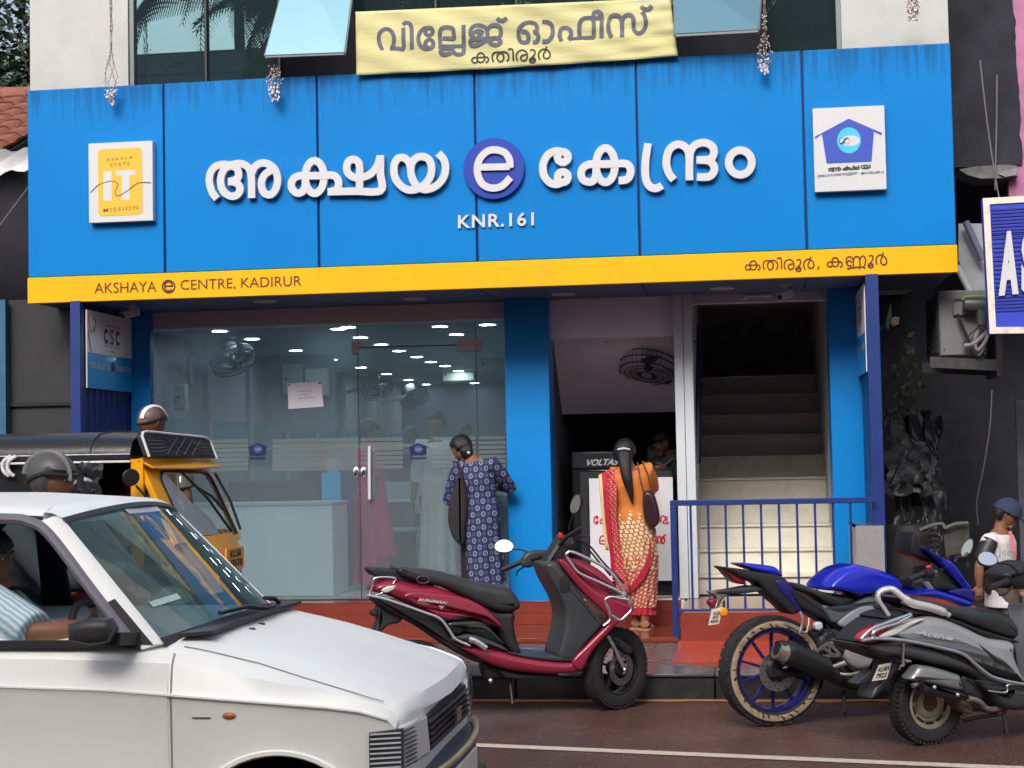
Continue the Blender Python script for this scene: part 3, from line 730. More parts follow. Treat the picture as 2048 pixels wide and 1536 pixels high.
# ---------------------------------------------------------------- hanging strings of lights
def light_string(px, ytop, ybot, label, gather):
    t = T('light_string', label, 'string lights', tuple(at(px, ybot, Y=-.10)), group='light strings over the fascia')
    g = G(); b = G(); yk = ytop; rnd = random.Random(px)
    for s_ in range(5):
        P = []
        for k in range(26):
            f = k/25; py = ytop+(ybot-ytop)*f; sp = 3+9*max(0, math.sin(PI*max(0, (f-gather)/(1-gather)))) if f > gather else 2.0
            P.append(at(px+sp*math.sin(s_*1.4+f*7)+rnd.uniform(-1,1), py+rnd.uniform(-1,1), Y=-.10+rnd.uniform(-.015,.02)))
        g.tube(cat([tuple(p) for p in P], 2), .0022, 5)
        for k in range(6, 26):
            if P[k].z < at(px, ytop+(ybot-ytop)*gather, Y=-.1).z or k % 2:
                q = P[k]+V(rnd.uniform(-.02,.02), rnd.uniform(-.02,.01), rnd.uniform(-.012,.012)); g.bar(P[k], q, .0015, .0015); b.ball(q, .0055, nu=6, nv=4)
    for k in range(26):
        b.ball(at(px+rnd.uniform(-9,9), ybot-rnd.uniform(-4,26), Y=-.10+rnd.uniform(-.03,.03)), .0085, .0085, .011, 7, 5)
    O('wire', g, mat('string_wire', (.20,.15,.11), .6), t); O('bulb', b, mat('string_bulb', (.62,.58,.60), .2, var=.3, vs=40), t).__setitem__('kind', 'stuff')
light_string(222, -10, 206, 'bundled string of small bulbs hanging over the leftmost blue panel', .55)
light_string(549, 110, 200, 'bundled string of small bulbs hanging below the left tilted window', .2)
light_string(1529, -10, 144, 'bundled string of small bulbs hanging right of the right tilted window', .55)
light_string(1826, -10, 36, 'short loop of small bulbs on the upper white wall at the right', .1)

# ---------------------------------------------------------------- soffit
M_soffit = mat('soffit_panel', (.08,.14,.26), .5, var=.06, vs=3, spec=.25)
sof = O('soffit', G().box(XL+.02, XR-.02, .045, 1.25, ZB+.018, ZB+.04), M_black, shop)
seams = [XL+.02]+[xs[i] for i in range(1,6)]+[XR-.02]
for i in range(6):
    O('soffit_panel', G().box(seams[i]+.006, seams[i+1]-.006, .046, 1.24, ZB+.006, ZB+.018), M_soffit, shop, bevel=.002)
def soffit_lamp(px, py):
    c = at(px, py, Z=ZB+.004)
    t = T('soffit_lamp', {828:'round unlit lamp in the soffit above the office glass, left of the middle pillar', 1127:'round unlit lamp in the soffit just right of the middle pillar', 1444:'round unlit lamp in the soffit above the stair opening', 530:'round unlit lamp in the soffit above the office fan'}[px], 'lamp', tuple(c))
    O('rim', G().lathe([(.075,.0),(.085,-.006),(.092,-.004),(.095,.003)], c, n=28), M_grey, t)
    O('diffuser', G().lathe([(0,-.003),(.074,-.002)], c, n=24), mat('unlit_diffuser', (.42,.43,.46), .5), t)
for p in ((530,603),(828,598),(1127,588.5),(1444,577)): soffit_lamp(*p)

# ---------------------------------------------------------------- pillars
PYF = .93
def pillar(px0, px1, y0, zb=.2, dp=.35):
    a, b = at(px0, 900, Y=y0).x, at(px1, 900, Y=y0).x
    O('pillar', G().box(a, b, y0, y0+dp, zb, ZB+.006), M_pillar, shop, bevel=.006); return a, b
pillar(1013, 1101, PYF); pillar(1664, 1732, PYF, FZ-.02); pillar(262, 302, 1.04, .2, .08)
# left side wing: navy post, corrugated shutter, sign
xp = at(155, 800, Y=0).x
O('side_post', G().box(xp-.04, xp+.04, -.04, .04, .17, ZB+.006), M_navy, shop, bevel=.004)
O('side_post', G().box(at(1750,800,Y=0).x-.045, at(1750,800,Y=0).x+.045, -.04, .05, .17, ZB+.006), M_navy, shop, bevel=.004)
g = G(); n_ = 34; zz = []
for i in range(n_+1):
    yy = .04+1.04*i/n_; xx = xp+.01+(.018 if i % 4 in (1,2) else 0); zz.append((xx, yy))
g.v = [V(x_, y_, z_) for z_ in (.2, ZB) for x_, y_ in zz]+[V(x_-.012, y_, z_) for z_ in (.2, ZB) for x_, y_ in zz]; m_ = n_+1
g.f = [(i, i+1, m_+i+1, m_+i) for i in range(n_)]+[(2*m_+i, 3*m_+i, 3*m_+i+1, 2*m_+i+1) for i in range(n_)]
O('side_shutter', g, M_navy, shop, ang=20)
xq = at(1750, 800, Y=0).x
O('side_panel', G().box(xq-.02, xq+.02, .05, 1.0, FZ, ZB+.006), M_navy, shop)

# side signs (same design on both wings), on planes X = const
def side_sign(X, y0, y1, z0, z1, face, label):
    "face=+1: the sign looks towards +X"
    t = T('side_sign', label, 'sign', (X, (y0+y1)/2, z0))
    O('board', G().box(X, X+.012*face, y0, y1, z0, z1), mat('side_board_white', (.82,.83,.88), .4, var=.05), t)
    f = lambda u, v, off=.0: V(X+(.0135+off)*face, y0+(y1-y0)*u if face > 0 else y1-(y1-y0)*u, z0+(z1-z0)*v)
    g = G(); g.quad(f(0,0), f(1,0), f(1,.455), f(0,.455)); O('blue_print', g, mat('side_blue', (.004,.34,.85), .35, coat=.3), t)
    gw = G(); n3 = (face, 0, 0)
    word(gw, 'aksha', f(.03,.25,.001), f(.49,.25,.001), f(.03,.36,.001), .010, .001, n3)
    word(gw, 'kendram', f(.62,.25,.001), f(.97,.25,.001), f(.62,.36,.001), .010, .001, n3)
    text_on(gw, 'KNR 161', f(.47,.165,.001), f(.60,.165,.001), f(.47,.19,.001), (face*.001,0,0))
    O('lettering', gw, M_white, t)
    gk = G(); text_on(gk, 'e', f(.51,.25,.001), f(.59,.25,.001), f(.51,.37,.001), (face*.001,0,0), bold=.03); O('lettering', gk, mat('side_navy', (.02,.03,.12), .5), t)
    gk = G()
    for u0, ch in ((.36,'C'),(.49,'S'),(.62,'C')): text_on(gk, ch, f(u0,.60,.001), f(u0+.08,.60,.001), f(u0,.80,.001), (face*.001,0,0), bold=.05 if ch == 'C' else .0)
    for a_, b_, v_ in ((.36,.46,.565),(.48,.59,.560),(.61,.71,.56),(.49,.59,.50)): text_on(gk, {.36:'COMMON',.48:'SERVICE',.61:'CENTRE',.49:'KADIRUR'}[a_], f(a_,v_,.001), f(b_,v_,.001), f(a_,v_+.018,.001), (face*.001,0,0))
    text_on(gk, 'DIGITAL SEVA', f(.40,.83,.001), f(.70,.83,.001), f(.40,.85,.001), (face*.001,0,0), bold=.02)
    O('lettering', gk, M_ink, t)
    g1 = G(); ribbon(g1, [f(*p, .001) for p in ((.02,.95),(.03,.85),(.06,.75),(.09,.70))], .018, n3, 0); O('orange_stripe', g1, mat('stripe_orange', (.62,.16,.05), .5), t)
    g1 = G(); ribbon(g1, [f(*p, .001) for p in ((.02,.74),(.03,.65),(.06,.55),(.085,.46))], .018, n3, 0); O('green_stripe', g1, mat('stripe_green', (.03,.30,.16), .5), t)
    g1 = G(); ribbon(g1, [f(*p, .001) for p in ((.12,.90),(.16,.89),(.18,.84),(.17,.78),(.14,.73),(.12,.74),(.14,.80))], .010, n3, 0); O('swirl_mark', g1, mat('swirl', (.10,.07,.08), .5), t)
    return t
zz1, zz0 = at(163,618,Y=.02).z, at(163,775,Y=.02).z
side_sign(xp+.045, .06, 1.02, zz0, zz1, 1, 'white and blue sign lettered CSC on the left side wing under the fascia')
side_sign(xq-.036, .10, .95, at(1744,742,Y=.06).z, at(1744,565,Y=.06).z, -1, 'white and blue sign seen nearly edge on, on the right side wing')

# ---------------------------------------------------------------- cctv cameras
def cctv(px, py, label, s=1, flip=1):
    c = at(px, py, Y=.45)
    t = T('cctv_camera', label, 'security camera', tuple(c))
    top = V(c.x, c.y, ZB+.006)
    O('mount', G().lathe([(0,0),(.045,0),(.045,-.012),(.02,-.03),(.012,-.05),(0,-.05)], top, n=18).cyl(top-V(0,0,.04), c+V(0,0,.02), .012, n=8), M_white, t)
    dr = V(.6*flip, -.75, -.28).normalized()
    O('housing', G().bar(c-dr*.07, c+dr*.07, .062, .056), mat('cctv_body', (.50,.52,.55), .4), t, bevel=.008)
    O('hood', G().bar(c-dr*.06+V(0,0,.032), c+dr*.09+V(0,0,.032), .07, .006), M_white, t)
    O('lens', G().cyl(c+dr*.068, c+dr*.082, .02, n=14), M_blackgloss, t)
cctv(262, 628, 'small white security camera under the soffit beside the CSC sign', flip=-1)
cctv(1571, 590, 'small security camera with dark lens over the stair opening', flip=-1)
# ================================================================ office behind the glass
GY = 1.15
gx0, gx1 = at(303,900,Y=GY).x, at(1013,900,Y=GY).x
CZ = at(700,646,Y=GY).z      # ceiling / underside of the header
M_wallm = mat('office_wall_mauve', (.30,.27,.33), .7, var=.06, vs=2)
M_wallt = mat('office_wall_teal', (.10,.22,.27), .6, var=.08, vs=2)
M_head = mat('header_beige', (.62,.54,.60), .6, var=.05, vs=2)
off = T('office_room', 'glazed office interior with mauve walls, grey ceiling and rows of small lit lamps', 'room', ((gx0+gx1)/2, GY+.3, FZ))
lw = gx0-.12
O('header', G().box(gx0-.05, gx1+.05, GY-.02, GY+.25, CZ, ZB+.006), M_head, off)
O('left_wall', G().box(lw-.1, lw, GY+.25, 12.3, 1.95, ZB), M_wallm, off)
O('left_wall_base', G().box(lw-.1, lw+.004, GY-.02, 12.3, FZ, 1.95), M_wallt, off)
O('left_wall', G().box(lw-.1, lw+.03, GY, GY+.25, 1.95, CZ), M_wallm, off)
rw = at(1040,900,Y=GY+.2).x
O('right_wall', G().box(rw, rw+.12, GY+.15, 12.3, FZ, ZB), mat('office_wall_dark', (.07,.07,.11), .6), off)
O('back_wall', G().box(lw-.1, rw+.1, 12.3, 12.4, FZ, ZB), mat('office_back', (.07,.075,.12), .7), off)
O('ceiling', G().box(lw, rw, GY+.25, 12.3, CZ+.0, CZ+.02), mat('office_ceiling', (.24,.30,.34), .5, var=.05), off)
for i in range(7):   # narrow pilasters along the left wall
    yy = 2.9+i*1.35
    O('pilaster', G().box(lw, lw+.05, yy, yy+.12, FZ, CZ), M_wallm, off)
# lit ceiling lamps: two receding rows and a few strays
M_lit = mat('lit_lamp', (.9,.95,1), .5, emit=(.80,.95,1.0), es=42.0)
lamps = [(397,652),(504,678),(591,701),(663,719),(722,735),(773,748),(817,760),(858,770),
         (664,644),(677,658),(721,675),(762,689),(798,702),(834,714),(862,724),(890,732),(917,742),(940,749),(880,653),(913,669),(975,635.5+14),(966,771)]
first = None
for i, (px, py) in enumerate(lamps):
    c = at(px, py, Z=CZ-.004)
    if c.y > 12.2 or c.y < GY+.3: c = at(px, py, Z=CZ-.004) if GY+.05 < c.y < 12.2 else V(c.x, min(12, max(GY+.36, c.y)), CZ-.004)
    OR_ = ('nearest','second','third','fourth','fifth','sixth','seventh','eighth','ninth','tenth','eleventh','farthest')
    lab = 'small lit ceiling lamp, %s from the glass in the left row' % OR_[i] if i < 8 else 'small lit ceiling lamp, %s from the glass in the long middle row' % OR_[i-8] if i < 18 else ['small lit ceiling lamp above the door, nearest the right patch fitting','small lit ceiling lamp just left of the right patch fitting','large lit ceiling lamp close behind the glass at upper right','lone lit ceiling lamp at the right by the middle pillar'][i-18]
    if first is None:
        first = T('ceiling_lamp', lab, 'lamp', (0,0,0), group='lit ceiling lamps in the office')
        O('rim', G().lathe([(.066,.0),(.078,-.004),(.084,.003)], (0,0,0), n=18), M_grey, first, local=True)
        O('diffuser', G().lathe([(0,-.003),(.066,-.002)], (0,0,0), n=18), M_lit, first, local=True)
        first.location = c
    else: dup(first, loc=c, label=lab)
# wall and desk fans
M_fanb = mat('fan_body', (.40,.41,.42), .45); M_fand = mat('fan_cage', (.035,.04,.05), .4, metal=.3)
def wall_fan(loc, wallx, dirn, label, sc=1.0, cord=None):
    t = T('wall_fan', label, 'fan', tuple(loc)); c = Vector(loc); d = Vector(dirn).normalized()
    sgn = 1 if wallx > c.x else -1
    O('bracket', G().box(wallx, wallx-sgn*.03, c.y-.05, c.y+.05, c.z-.26*sc, c.z-.0).bar((wallx, c.y, c.z-.08*sc), c-V(0,0,.06*sc)-d*.06, .05*sc, .05*sc), M_fanb, t, bevel=.006)
    O('motor', G().tube([c-d*.17*sc, c-d*.155*sc, c-d*.06*sc, c-d*.04*sc], [.045*sc,.085*sc,.085*sc,.06*sc], 18), M_fanb, t, bevel=.004)
    up = V(0,0,1); a = d.cross(up).normalized(); b = a.cross(d)
    Rr = .205*sc; g = G()
    for kk, dd, rr in ((0, .0, 1), (1, .05, 1.03), (2, .10, .97)): g.tube([c+d*dd*sc+a*math.cos(2*PI*k/28)*Rr*rr+b*math.sin(2*PI*k/28)*Rr*rr for k in range(28)], .005*sc, 5, True)
    for rr in (.3,.6,.8): g.tube([c+d*.115*sc+a*math.cos(2*PI*k/24)*Rr*rr+b*math.sin(2*PI*k/24)*Rr*rr for k in range(24)], .003*sc, 4, True)
    for k in range(36):
        e = a*math.cos(2*PI*k/36)+b*math.sin(2*PI*k/36)
        g.tube([c+d*.12*sc+e*.04*sc, c+d*.115*sc+e*Rr*.75, c+d*.10*sc+e*Rr*.95, c+d*.05*sc+e*Rr*1.03, c+e*Rr, c-d*.02*sc+e*Rr*.75, c-d*.03*sc+e*Rr*.3], .0022*sc, 3)
    O('cage', g, M_fand, t)
    for k in range(3):
        g = G(); e = a*math.cos(2*PI*k/3)+b*math.sin(2*PI*k/3); f = d.cross(e)
        g.prism([c+d*.035*sc+e*.03*sc-f*.02*sc, c+d*.02*sc+e*.17*sc-f*.07*sc, c+d*.045*sc+e*.19*sc, c+d*.07*sc+e*.16*sc+f*.07*sc, c+d*.05*sc+e*.03*sc+f*.02*sc], d*.004)
        O('blade', g, mat('fan_blade', (.05,.06,.075), .3), t)
    O('hub', G().tube([c, c+d*.06*sc, c+d*.075*sc], [.035*sc,.035*sc,.02*sc], 14), M_fand, t)
    if cord: O('cord', G().tube(cat([tuple(p) for p in cord], 6), .005, 6), M_black, t)
c1 = at(462,712,Y=2.5); wall_fan(c1, lw+.0, (.42,-.30,-.86), 'grey wall fan on the left office wall nearest the glass')
c2 = at(752,772,Y=8.6); wall_fan(c2, lw, (.42,-.3,-.85), 'grey wall fan far back on the office wall, left of the last one')
c3 = at(826,792,Y=10.6); wall_fan(c3, lw, (.42,-.3,-.85), 'small grey wall fan farthest back in the office')
# meter boxes
def wbox(name, label, px0, py0, px1, py1, Y, dp, m, catg):
    a, b = at(px0, py0, Y=Y), at(px1, py1, Y=Y)
    t = T(name, label, catg, ((a.x+b.x)/2, Y, b.z))
    O('case', G().box(a.x, b.x, Y, Y+dp, b.z, a.z), m, t, bevel=.01)
    O('door', G().box(a.x+.012, b.x-.012, Y-.008, Y-.0005, b.z+.012, a.z-.012), m, t, bevel=.006)
    O('knob', G().cyl(V(a.x+.05, Y-.009, (a.z+b.z)/2), V(a.x+.05, Y-.02, (a.z+b.z)/2), .013, n=10), M_black, t)
    return t
O('partition', G().box(lw, at(1000,700,Y=5).x-1.8, 5.0, 5.06, 1.85, CZ), M_wallm, off)
wbox('meter_box', 'grey meter box on the mauve office wall behind the paper notice', 563, 728, 606, 788, 4.85, .14, mat('box_grey', (.33,.36,.38), .4), 'meter box')
wbox('meter_box', 'rounded pale box beside the meter box behind the paper notice', 609, 737, 654, 790, 4.85, .14, M_white, 'box')
wbox('switch_box', 'small pale switch box low on the left office wall, below the nearest fan', 347, 768, 373, 820, 1.75, .06, mat('box_pale', (.38,.42,.40), .4), 'switch box')
wbox('wall_aircon', 'pale air conditioner high on the far right of the office', 884, 735, 950, 762, 8.8, .2, mat('ac_white', (.55,.60,.50), .4), 'air conditioner')
wbox('wall_aircon', 'striped air conditioner high beside the middle pillar inside the office', 957, 714, 1014, 741, 6.2, .2, mat('ac_grey', (.33,.38,.40), .4), 'air conditioner')
# counters
def counter(name, label, x0, x1, y0, y1, z0, z1, m, mt, catg='counter'):
    t = T(name, label, catg, ((x0+x1)/2, (y0+y1)/2, z0))
    O('front_board', G().box(x0, x1, y0, y0+.025, z0, z1), m, t, bevel=.002)
    O('side_board', G().box(x1-.025, x1, y0+.026, y1, z0, z1-.001), m, t)
    O('side_board', G().box(x0, x0+.025, y0+.026, y1, z0, z1-.001), m, t)
    O('worktop', G().box(x0-.01, x1+.012, y0-.015, y1+.02, z1, z1+.028), mt, t, bevel=.004)
    return t
a, b = at(330,1008,Y=1.55), at(667,1192,Y=1.55)
M_cnt = mat('counter_grey', (.84,.92,.97), .4, var=.02)
counter('reception_counter', 'plain pale grey reception counter behind the glass, left of the door', a.x, b.x, 1.55, 2.1, FZ, at(500,1006,Y=1.55).z-.028, M_cnt, mat('counter_top', (.55,.62,.66), .3))
a, b = at(643,945,Y=2.3), at(681,1004,Y=2.3)
t = T('blue_partition', 'bright blue partition standing behind the pale counter beside the door', 'partition', ((a.x+b.x)/2, 2.4, FZ))
M_cyb = mat('partition_blue', (.02,.55,.95), .4)
O('panel', G().box(a.x, b.x, 2.3, 2.34, FZ, a.z), M_cyb, t)
O('panel', G().box(b.x-.04, b.x, 2.341, 3.6, FZ, a.z), mat('partition_blue_dark', (.01,.12,.46), .4), t)
O('paper_stack', G().box(at(655,920,Y=2.32).x, at(675,920,Y=2.32).x, 2.30, 2.36, a.z+.001, at(665,918,Y=2.32).z), M_white, t)
a, b = at(757,1000,Y=5.2), at(868,1010,Y=5.2)
counter('service_counter', 'long service counter deeper in the office behind the queue', lw+.9, a.x+.55, 4.4, 5.0, FZ, 1.10, mat('service_front', (.20,.10,.14), .5), M_cnt)
counter('service_counter', 'pale desk at the right side of the office behind the door glass', b.x-.2, rw-.02, 5.6, 6.3, FZ, 1.12, mat('desk_front', (.30,.34,.36), .5), M_cnt)
# seats for the customers: small row of steel chairs seen as pale curves
def arch_chair(x, y, label):
    t = T('visitor_chair', label, 'chair', (x, y, FZ))
    g = G()
    for dx in (-.22,.22): g.tube(cat([(x+dx,y-.2,FZ),(x+dx,y-.16,FZ+.42),(x+dx,y+.2,FZ+.44),(x+dx,y+.28,FZ+.9)], 5), .012, 6); g.cyl((x+dx,y+.2,FZ+.44),(x+dx,y+.24,FZ), .012)
    O('frame', g, M_steel, t)
    O('seat', G().box(x-.22,x+.22,y-.2,y+.2,FZ+.43,FZ+.46), M_ltgrey, t, bevel=.01); O('backrest', G().box(x-.22,x+.22,y+.22,y+.25,FZ+.6,FZ+.92), M_ltgrey, t, bevel=.01)
for px_, lb2 in ((520,'dark maroon office chair behind the left end of the pale counter'),(600,'dark maroon office chair behind the middle of the pale counter')):
    cB = at(px_,1000,Y=2.9); t = T('office_chair', lb2, 'chair', (cB.x, 2.9, FZ)); mm_ = mat('maroon_chair', (.10,.012,.03), .6)
    O('backrest', G().box(cB.x-.23,cB.x+.23,2.62,2.68,FZ+.5,FZ+.98), mm_, t, bevel=.03); O('seat', G().box(cB.x-.24,cB.x+.24,2.68,3.1,FZ+.42,FZ+.5), mm_, t, bevel=.03); O('stem', G().cyl((cB.x,2.9,FZ),(cB.x,2.9,FZ+.42),.03), M_black, t); O('foot', G().cyl((cB.x,2.9,FZ),(cB.x,2.9,FZ+.03),.22), M_black, t)
cA = at(800,1100,Y=4.2); arch_chair(cA.x, 4.2, 'grey steel visitor chair inside the office near the door handle')


# ---------------------------------------------------------------- glass front
M_glass = glassmat('shop_glass', (.86,.92,.94), 1.45, haze=.17, hazecol=(.42,.54,.60))  # haze puts the milky street reflection into the glass colour
M_film = glassmat('frosted_film', (.85,.9,.92), 1.05, haze=.5, hazecol=(.40,.46,.48))
M_lowfilm = glassmat('lower_glass', (.95,.97,.98), 1.05, haze=.15, hazecol=(.42,.50,.54))
gf = T('glass_front', 'frameless glass shopfront with frosted stripes left of the middle pillar', 'shopfront', ((gx0+gx1)/2, GY, FZ))
dx0, dx1 = at(719,900,Y=GY).x, at(955,900,Y=GY).x
dtz = at(840,692,Y=GY).z; sz = at(900,1196,Y=GY).z
O('glass_pane', G().box(gx0, dx0-.004, GY-.006, GY+.006, sz, CZ), M_glass, gf)
O('glass_pane', G().box(dx1+.004, gx1, GY-.006, GY+.006, sz, CZ), M_glass, gf)
O('glass_pane', G().box(dx0, dx1, GY-.006, GY+.006, dtz+.004, CZ), M_glass, gf, None)
door = O('glass_door', G().box(dx0, dx1, GY-.006, GY+.006, sz+.01, dtz-.004), M_glass, gf)
O('sill', G().box(gx0, gx1+.02, GY-.03, GY+.04, FZ-.002, sz), M_framedark, gf)
O('edge_seal', G().box(dx0-.004, dx0, GY-.007, GY+.007, sz, CZ).box(dx1, dx1+.004, GY-.007, GY+.007, sz, CZ).box(dx0, dx1, GY-.007, GY+.007, dtz-.004, dtz+.004), mat('glass_edge', (.03,.07,.07), .3), gf)
O('edge_seal', G().box(gx0-.012, gx0, GY-.02, GY+.02, sz, CZ), M_framedark, gf)
M_patch = mat('patch_fitting', (.60,.50,.53), .35)
def gbox(px0, py0, px1, py1, th=.018, Y=GY): 
    a, b = at(px0, py0, Y=Y), at(px1, py1, Y=Y); return G().box(a.x, b.x, Y-th, Y+th, b.z, a.z)
O('patch_fitting', gbox(704,683,727,695), M_patch, gf); O('patch_fitting', gbox(704,695.5,717,707), M_patch, gf)
O('patch_fitting', gbox(914,677,965,689), M_patch, gf); O('patch_fitting', gbox(914,691,952,702), M_patch, door); O('patch_fitting', gbox(955,689.5,965,701), M_patch, gf)
O('lock', G().ball(at(712,944,Y=GY), .034, .016, .048, 16, 10).ball(at(727,944,Y=GY), .034, .016, .048, 16, 10), M_chrome, door)
for px in (739,):
    a, b = at(px,892,Y=GY-.05), at(px,999,Y=GY-.05)
    O('handle', G().cyl(a, b, .014, n=14).cyl(a+V(0,.0,-.05), V(a.x,GY,a.z-.05), .008).cyl(b+V(0,0,.05), V(b.x,GY,b.z+.05), .008), mat('handle_steel', (.74,.76,.80), .35, metal=.3), door)
    a, b = at(px+8,892,Y=GY+.05), at(px+8,999,Y=GY+.05)
    O('handle', G().cyl(a, b, .014, n=14).cyl(a+V(0,.0,-.05), V(a.x,GY,a.z-.05), .008).cyl(b+V(0,0,.05), V(b.x,GY,b.z+.05), .008), mat('handle_steel', (.74,.76,.80), .35, metal=.3), door)
# frosted stripes (film stuck on the outside) and the plain lower film
for k in range(7):
    y_ = 873+k*9.2; hgt = 4.6+k*.25
    for p0, p1 in ((380,496),(545,716),(722,806),(866,952),(957,1011)):
        a, b = at(p0, y_+ (1000-p0)*.012, Y=GY-.009), at(p1, y_+(1000-p0)*.012+hgt, Y=GY-.009)
        O('frosted_stripe', G().quad(V(a.x,a.y,b.z), V(b.x,a.y,b.z), V(b.x,a.y,a.z), V(a.x,a.y,a.z)), M_film, gf)
for p0, p1 in ((304,716),(722,952),(957,1011)):
    a, b = at(p0, 938, Y=GY-.009), at(p1, 1194, Y=GY-.009)
    O('frosted_film', G().quad(V(a.x,a.y,b.z), V(b.x,a.y,b.z), V(b.x,a.y,a.z), V(a.x,a.y,a.z)), M_lowfilm, gf)
for cx_, lab in ((516,'left'),(837,'right')):
    a, b = at(cx_-25, 880, Y=GY-.012), at(cx_+25, 926, Y=GY-.012)
    f2 = lambda u, v, off=0: V(a.x+(b.x-a.x)*u, GY-.012-off, b.z+(a.z-b.z)*v)
    gb, gc, gw = G(), G(), G(); house(gb, gc, gw, f2)
    tt = T('house_sticker', f'small dark blue house emblem sticker on the glass, {lab} of the two', 'sticker', tuple(f2(.5,0)))
    O('emblem_house', gb, mat('sticker_blue', (.010,.016,.10), .4), tt); O('emblem_disc', gc, mat('sticker_disc', (.04,.11,.20), .4), tt); O('emblem_eye', gw, mat('sticker_eye', (.12,.16,.34), .4), tt)
    gg = G(); word(gg, 'aksha', f2(.15,.17), f2(.80,.18), f2(.15,.27), .006, .001, (0,-1,0)); O('lettering', gg, mat('sticker_blue', (0,0,0)), tt)
tt = T('paper_notice', 'white paper notice taped to the office glass', 'notice', tuple(at(612,818,Y=GY-.01)))
A, B, C, D_ = [at(*p, Y=GY-.012) for p in ((575,767),(643,762),(647,813),(577,818))]
O('paper', G().slab(A,B,C,D_,V(0,.001,0)), mat('paper', (.72,.70,.80), .7), tt)
g = G()
for s_, u0, u1, v in (('\u0d36\u0d4d\u0d30\u0d26\u0d4d\u0d27\u0d3f\u0d15\u0d4d\u0d15\u0d41\u0d15',.28,.72,.62),('\u0d28\u0d2e\u0d4d\u0d2a\u0d7c',.36,.64,.50),('\u0d2a\u0d4d\u0d30\u0d35\u0d47\u0d36\u0d28\u0d02',.26,.76,.36)):
    P_ = lambda u, v: D_+(C-D_)*u+(A-D_)*v
    text_on(g, s_, P_(u0,v), P_(u1,v), P_(u0,v+.06), (0,-.001,0))
O('lettering', g, M_ink, tt)['kind'] = 'stuff'
O('tape', G().quad(*[D_+(C-D_)*u+(A-D_)*v+V(0,-.001,0) for u, v in ((.02,.90),(.07,.90),(.07,.96),(.02,.96))]).quad(*[D_+(C-D_)*u+(A-D_)*v+V(0,-.001,0) for u, v in ((.88,.90),(.96,.90),(.96,.96),(.88,.96))]), M_ink, tt)

# ================================================================ middle bay: sloping underside of the stair, dark store with a freezer
mx0, mx1 = at(1101,900,Y=1.1).x, at(1354,900,Y=1.0).x
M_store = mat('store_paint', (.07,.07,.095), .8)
bay = T('store_bay', 'dark store opening between the middle pillar and the grey column, under a sloping grey soffit', 'store', ((mx0+mx1)/2, 1.5, FZ))
M_slope = mat('slope_plaster', (.74,.80,.92), .7, var=.05, vs=1.5)
zb_ = at(1200,676,Y=1.10).z
O('beam', G().box(mx0-.02, mx1, 1.10, 1.26, zb_, ZB+.006), M_slope, bay)
O('sloping_soffit', G().prism([V(mx0, 1.26, zb_+.02), V(mx0, 1.9, at(1118,829,Y=1.9).z), V(mx0, 1.9, at(1118,829,Y=1.9).z+.12), V(mx0, 1.26, zb_+.25)], (mx1-mx0, 0, 0)), M_slope, bay)
O('hook', G().tube([at(1214,682,Y=1.3)+V(.012*math.cos(a_),0,.012*math.sin(a_)) for a_ in [2*PI*k/12 for k in range(12)]], .003, 5, True), M_black, bay)
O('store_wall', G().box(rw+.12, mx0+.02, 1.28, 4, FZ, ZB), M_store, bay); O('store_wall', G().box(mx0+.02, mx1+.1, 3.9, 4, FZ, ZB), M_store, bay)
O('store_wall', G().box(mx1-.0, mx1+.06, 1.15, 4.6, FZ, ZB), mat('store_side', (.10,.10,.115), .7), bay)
cf = at(1298,722,Y=1.55); 
wall_fan(cf, at(1352,700,Y=1.55).x, (-.14,-.36,-.92), 'grey wall fan with dangling cord above the woman in the sari', 1.15, cord=[(at(1288,606,Y=1.3)), at(1291,640,Y=1.35), at(1287,665,Y=1.45), at(1294,690,Y=1.5)])
O('cord_loop', G().tube(cat([tuple(at(px,py,Y=1.5)) for px,py in ((1270,712),(1268,695),(1280,684),(1295,686),(1302,700))], 5), .004, 5), M_black, bay)
# freezer with lettering and the white notice on its front
fy = 1.42; a, b = at(1143,912,Y=fy), at(1353,1196,Y=fy)
fz = T('display_freezer', 'black freezer cabinet lettered VOLTAS at the store opening', 'freezer', ((a.x+b.x)/2, fy+.3, FZ))
O('cabinet', G().box(a.x, b.x-.01, fy, fy+.55, FZ, at(1200,938,Y=fy).z), M_blackgloss, fz, bevel=.012)
O('header', G().box(a.x, at(1245,930,Y=fy).x, fy+.01, fy+.5, at(1200,937,Y=fy).z, at(1200,903,Y=fy).z), mat('freezer_head', (.02,.021,.03), .3), fz, bevel=.01)
O('frame', G().box(at(1160,940,Y=fy).x, b.x-.012, fy-.03, fy-.001, at(1200,957,Y=fy).z, at(1200,944,Y=fy).z).box(at(1160,940,Y=fy).x, at(1176,940,Y=fy).x, fy-.03, fy-.001, at(1200,1192,Y=fy).z, at(1200,957.2,Y=fy).z), M_black, fz, bevel=.004)
gg = G(); text_on(gg, 'VOLTAS', at(1172,932,Y=fy-.001), at(1236,930,Y=fy-.001), at(1174,919,Y=fy-.001), (0,-.002,0), bold=.03, shear=.2); O('lettering', gg, mat('freezer_letters', (.42,.43,.46), .4), fz)
nb = T('notice_board', 'white notice board with red Malayalam lettering behind the woman in the sari', 'notice board', tuple(at(1270,1160,Y=fy-.04)))
a, b = at(1178,957,Y=fy-.035), at(1353,1161,Y=fy-.035)
O('board', G().box(a.x, b.x-.012, fy-.045, fy-.033, b.z, a.z), mat('notice_white', (.66,.67,.74), .45), nb)
g = G(); M_redink = mat('red_ink', (.55,.01,.03), .5)
def redw(s_, x0, x1, yb, h): text_on(g, s_, at(x0,yb,Y=fy-.046), at(x1,yb,Y=fy-.046), at(x0,yb-h,Y=fy-.046), (0,-.0015,0), bold=.02)
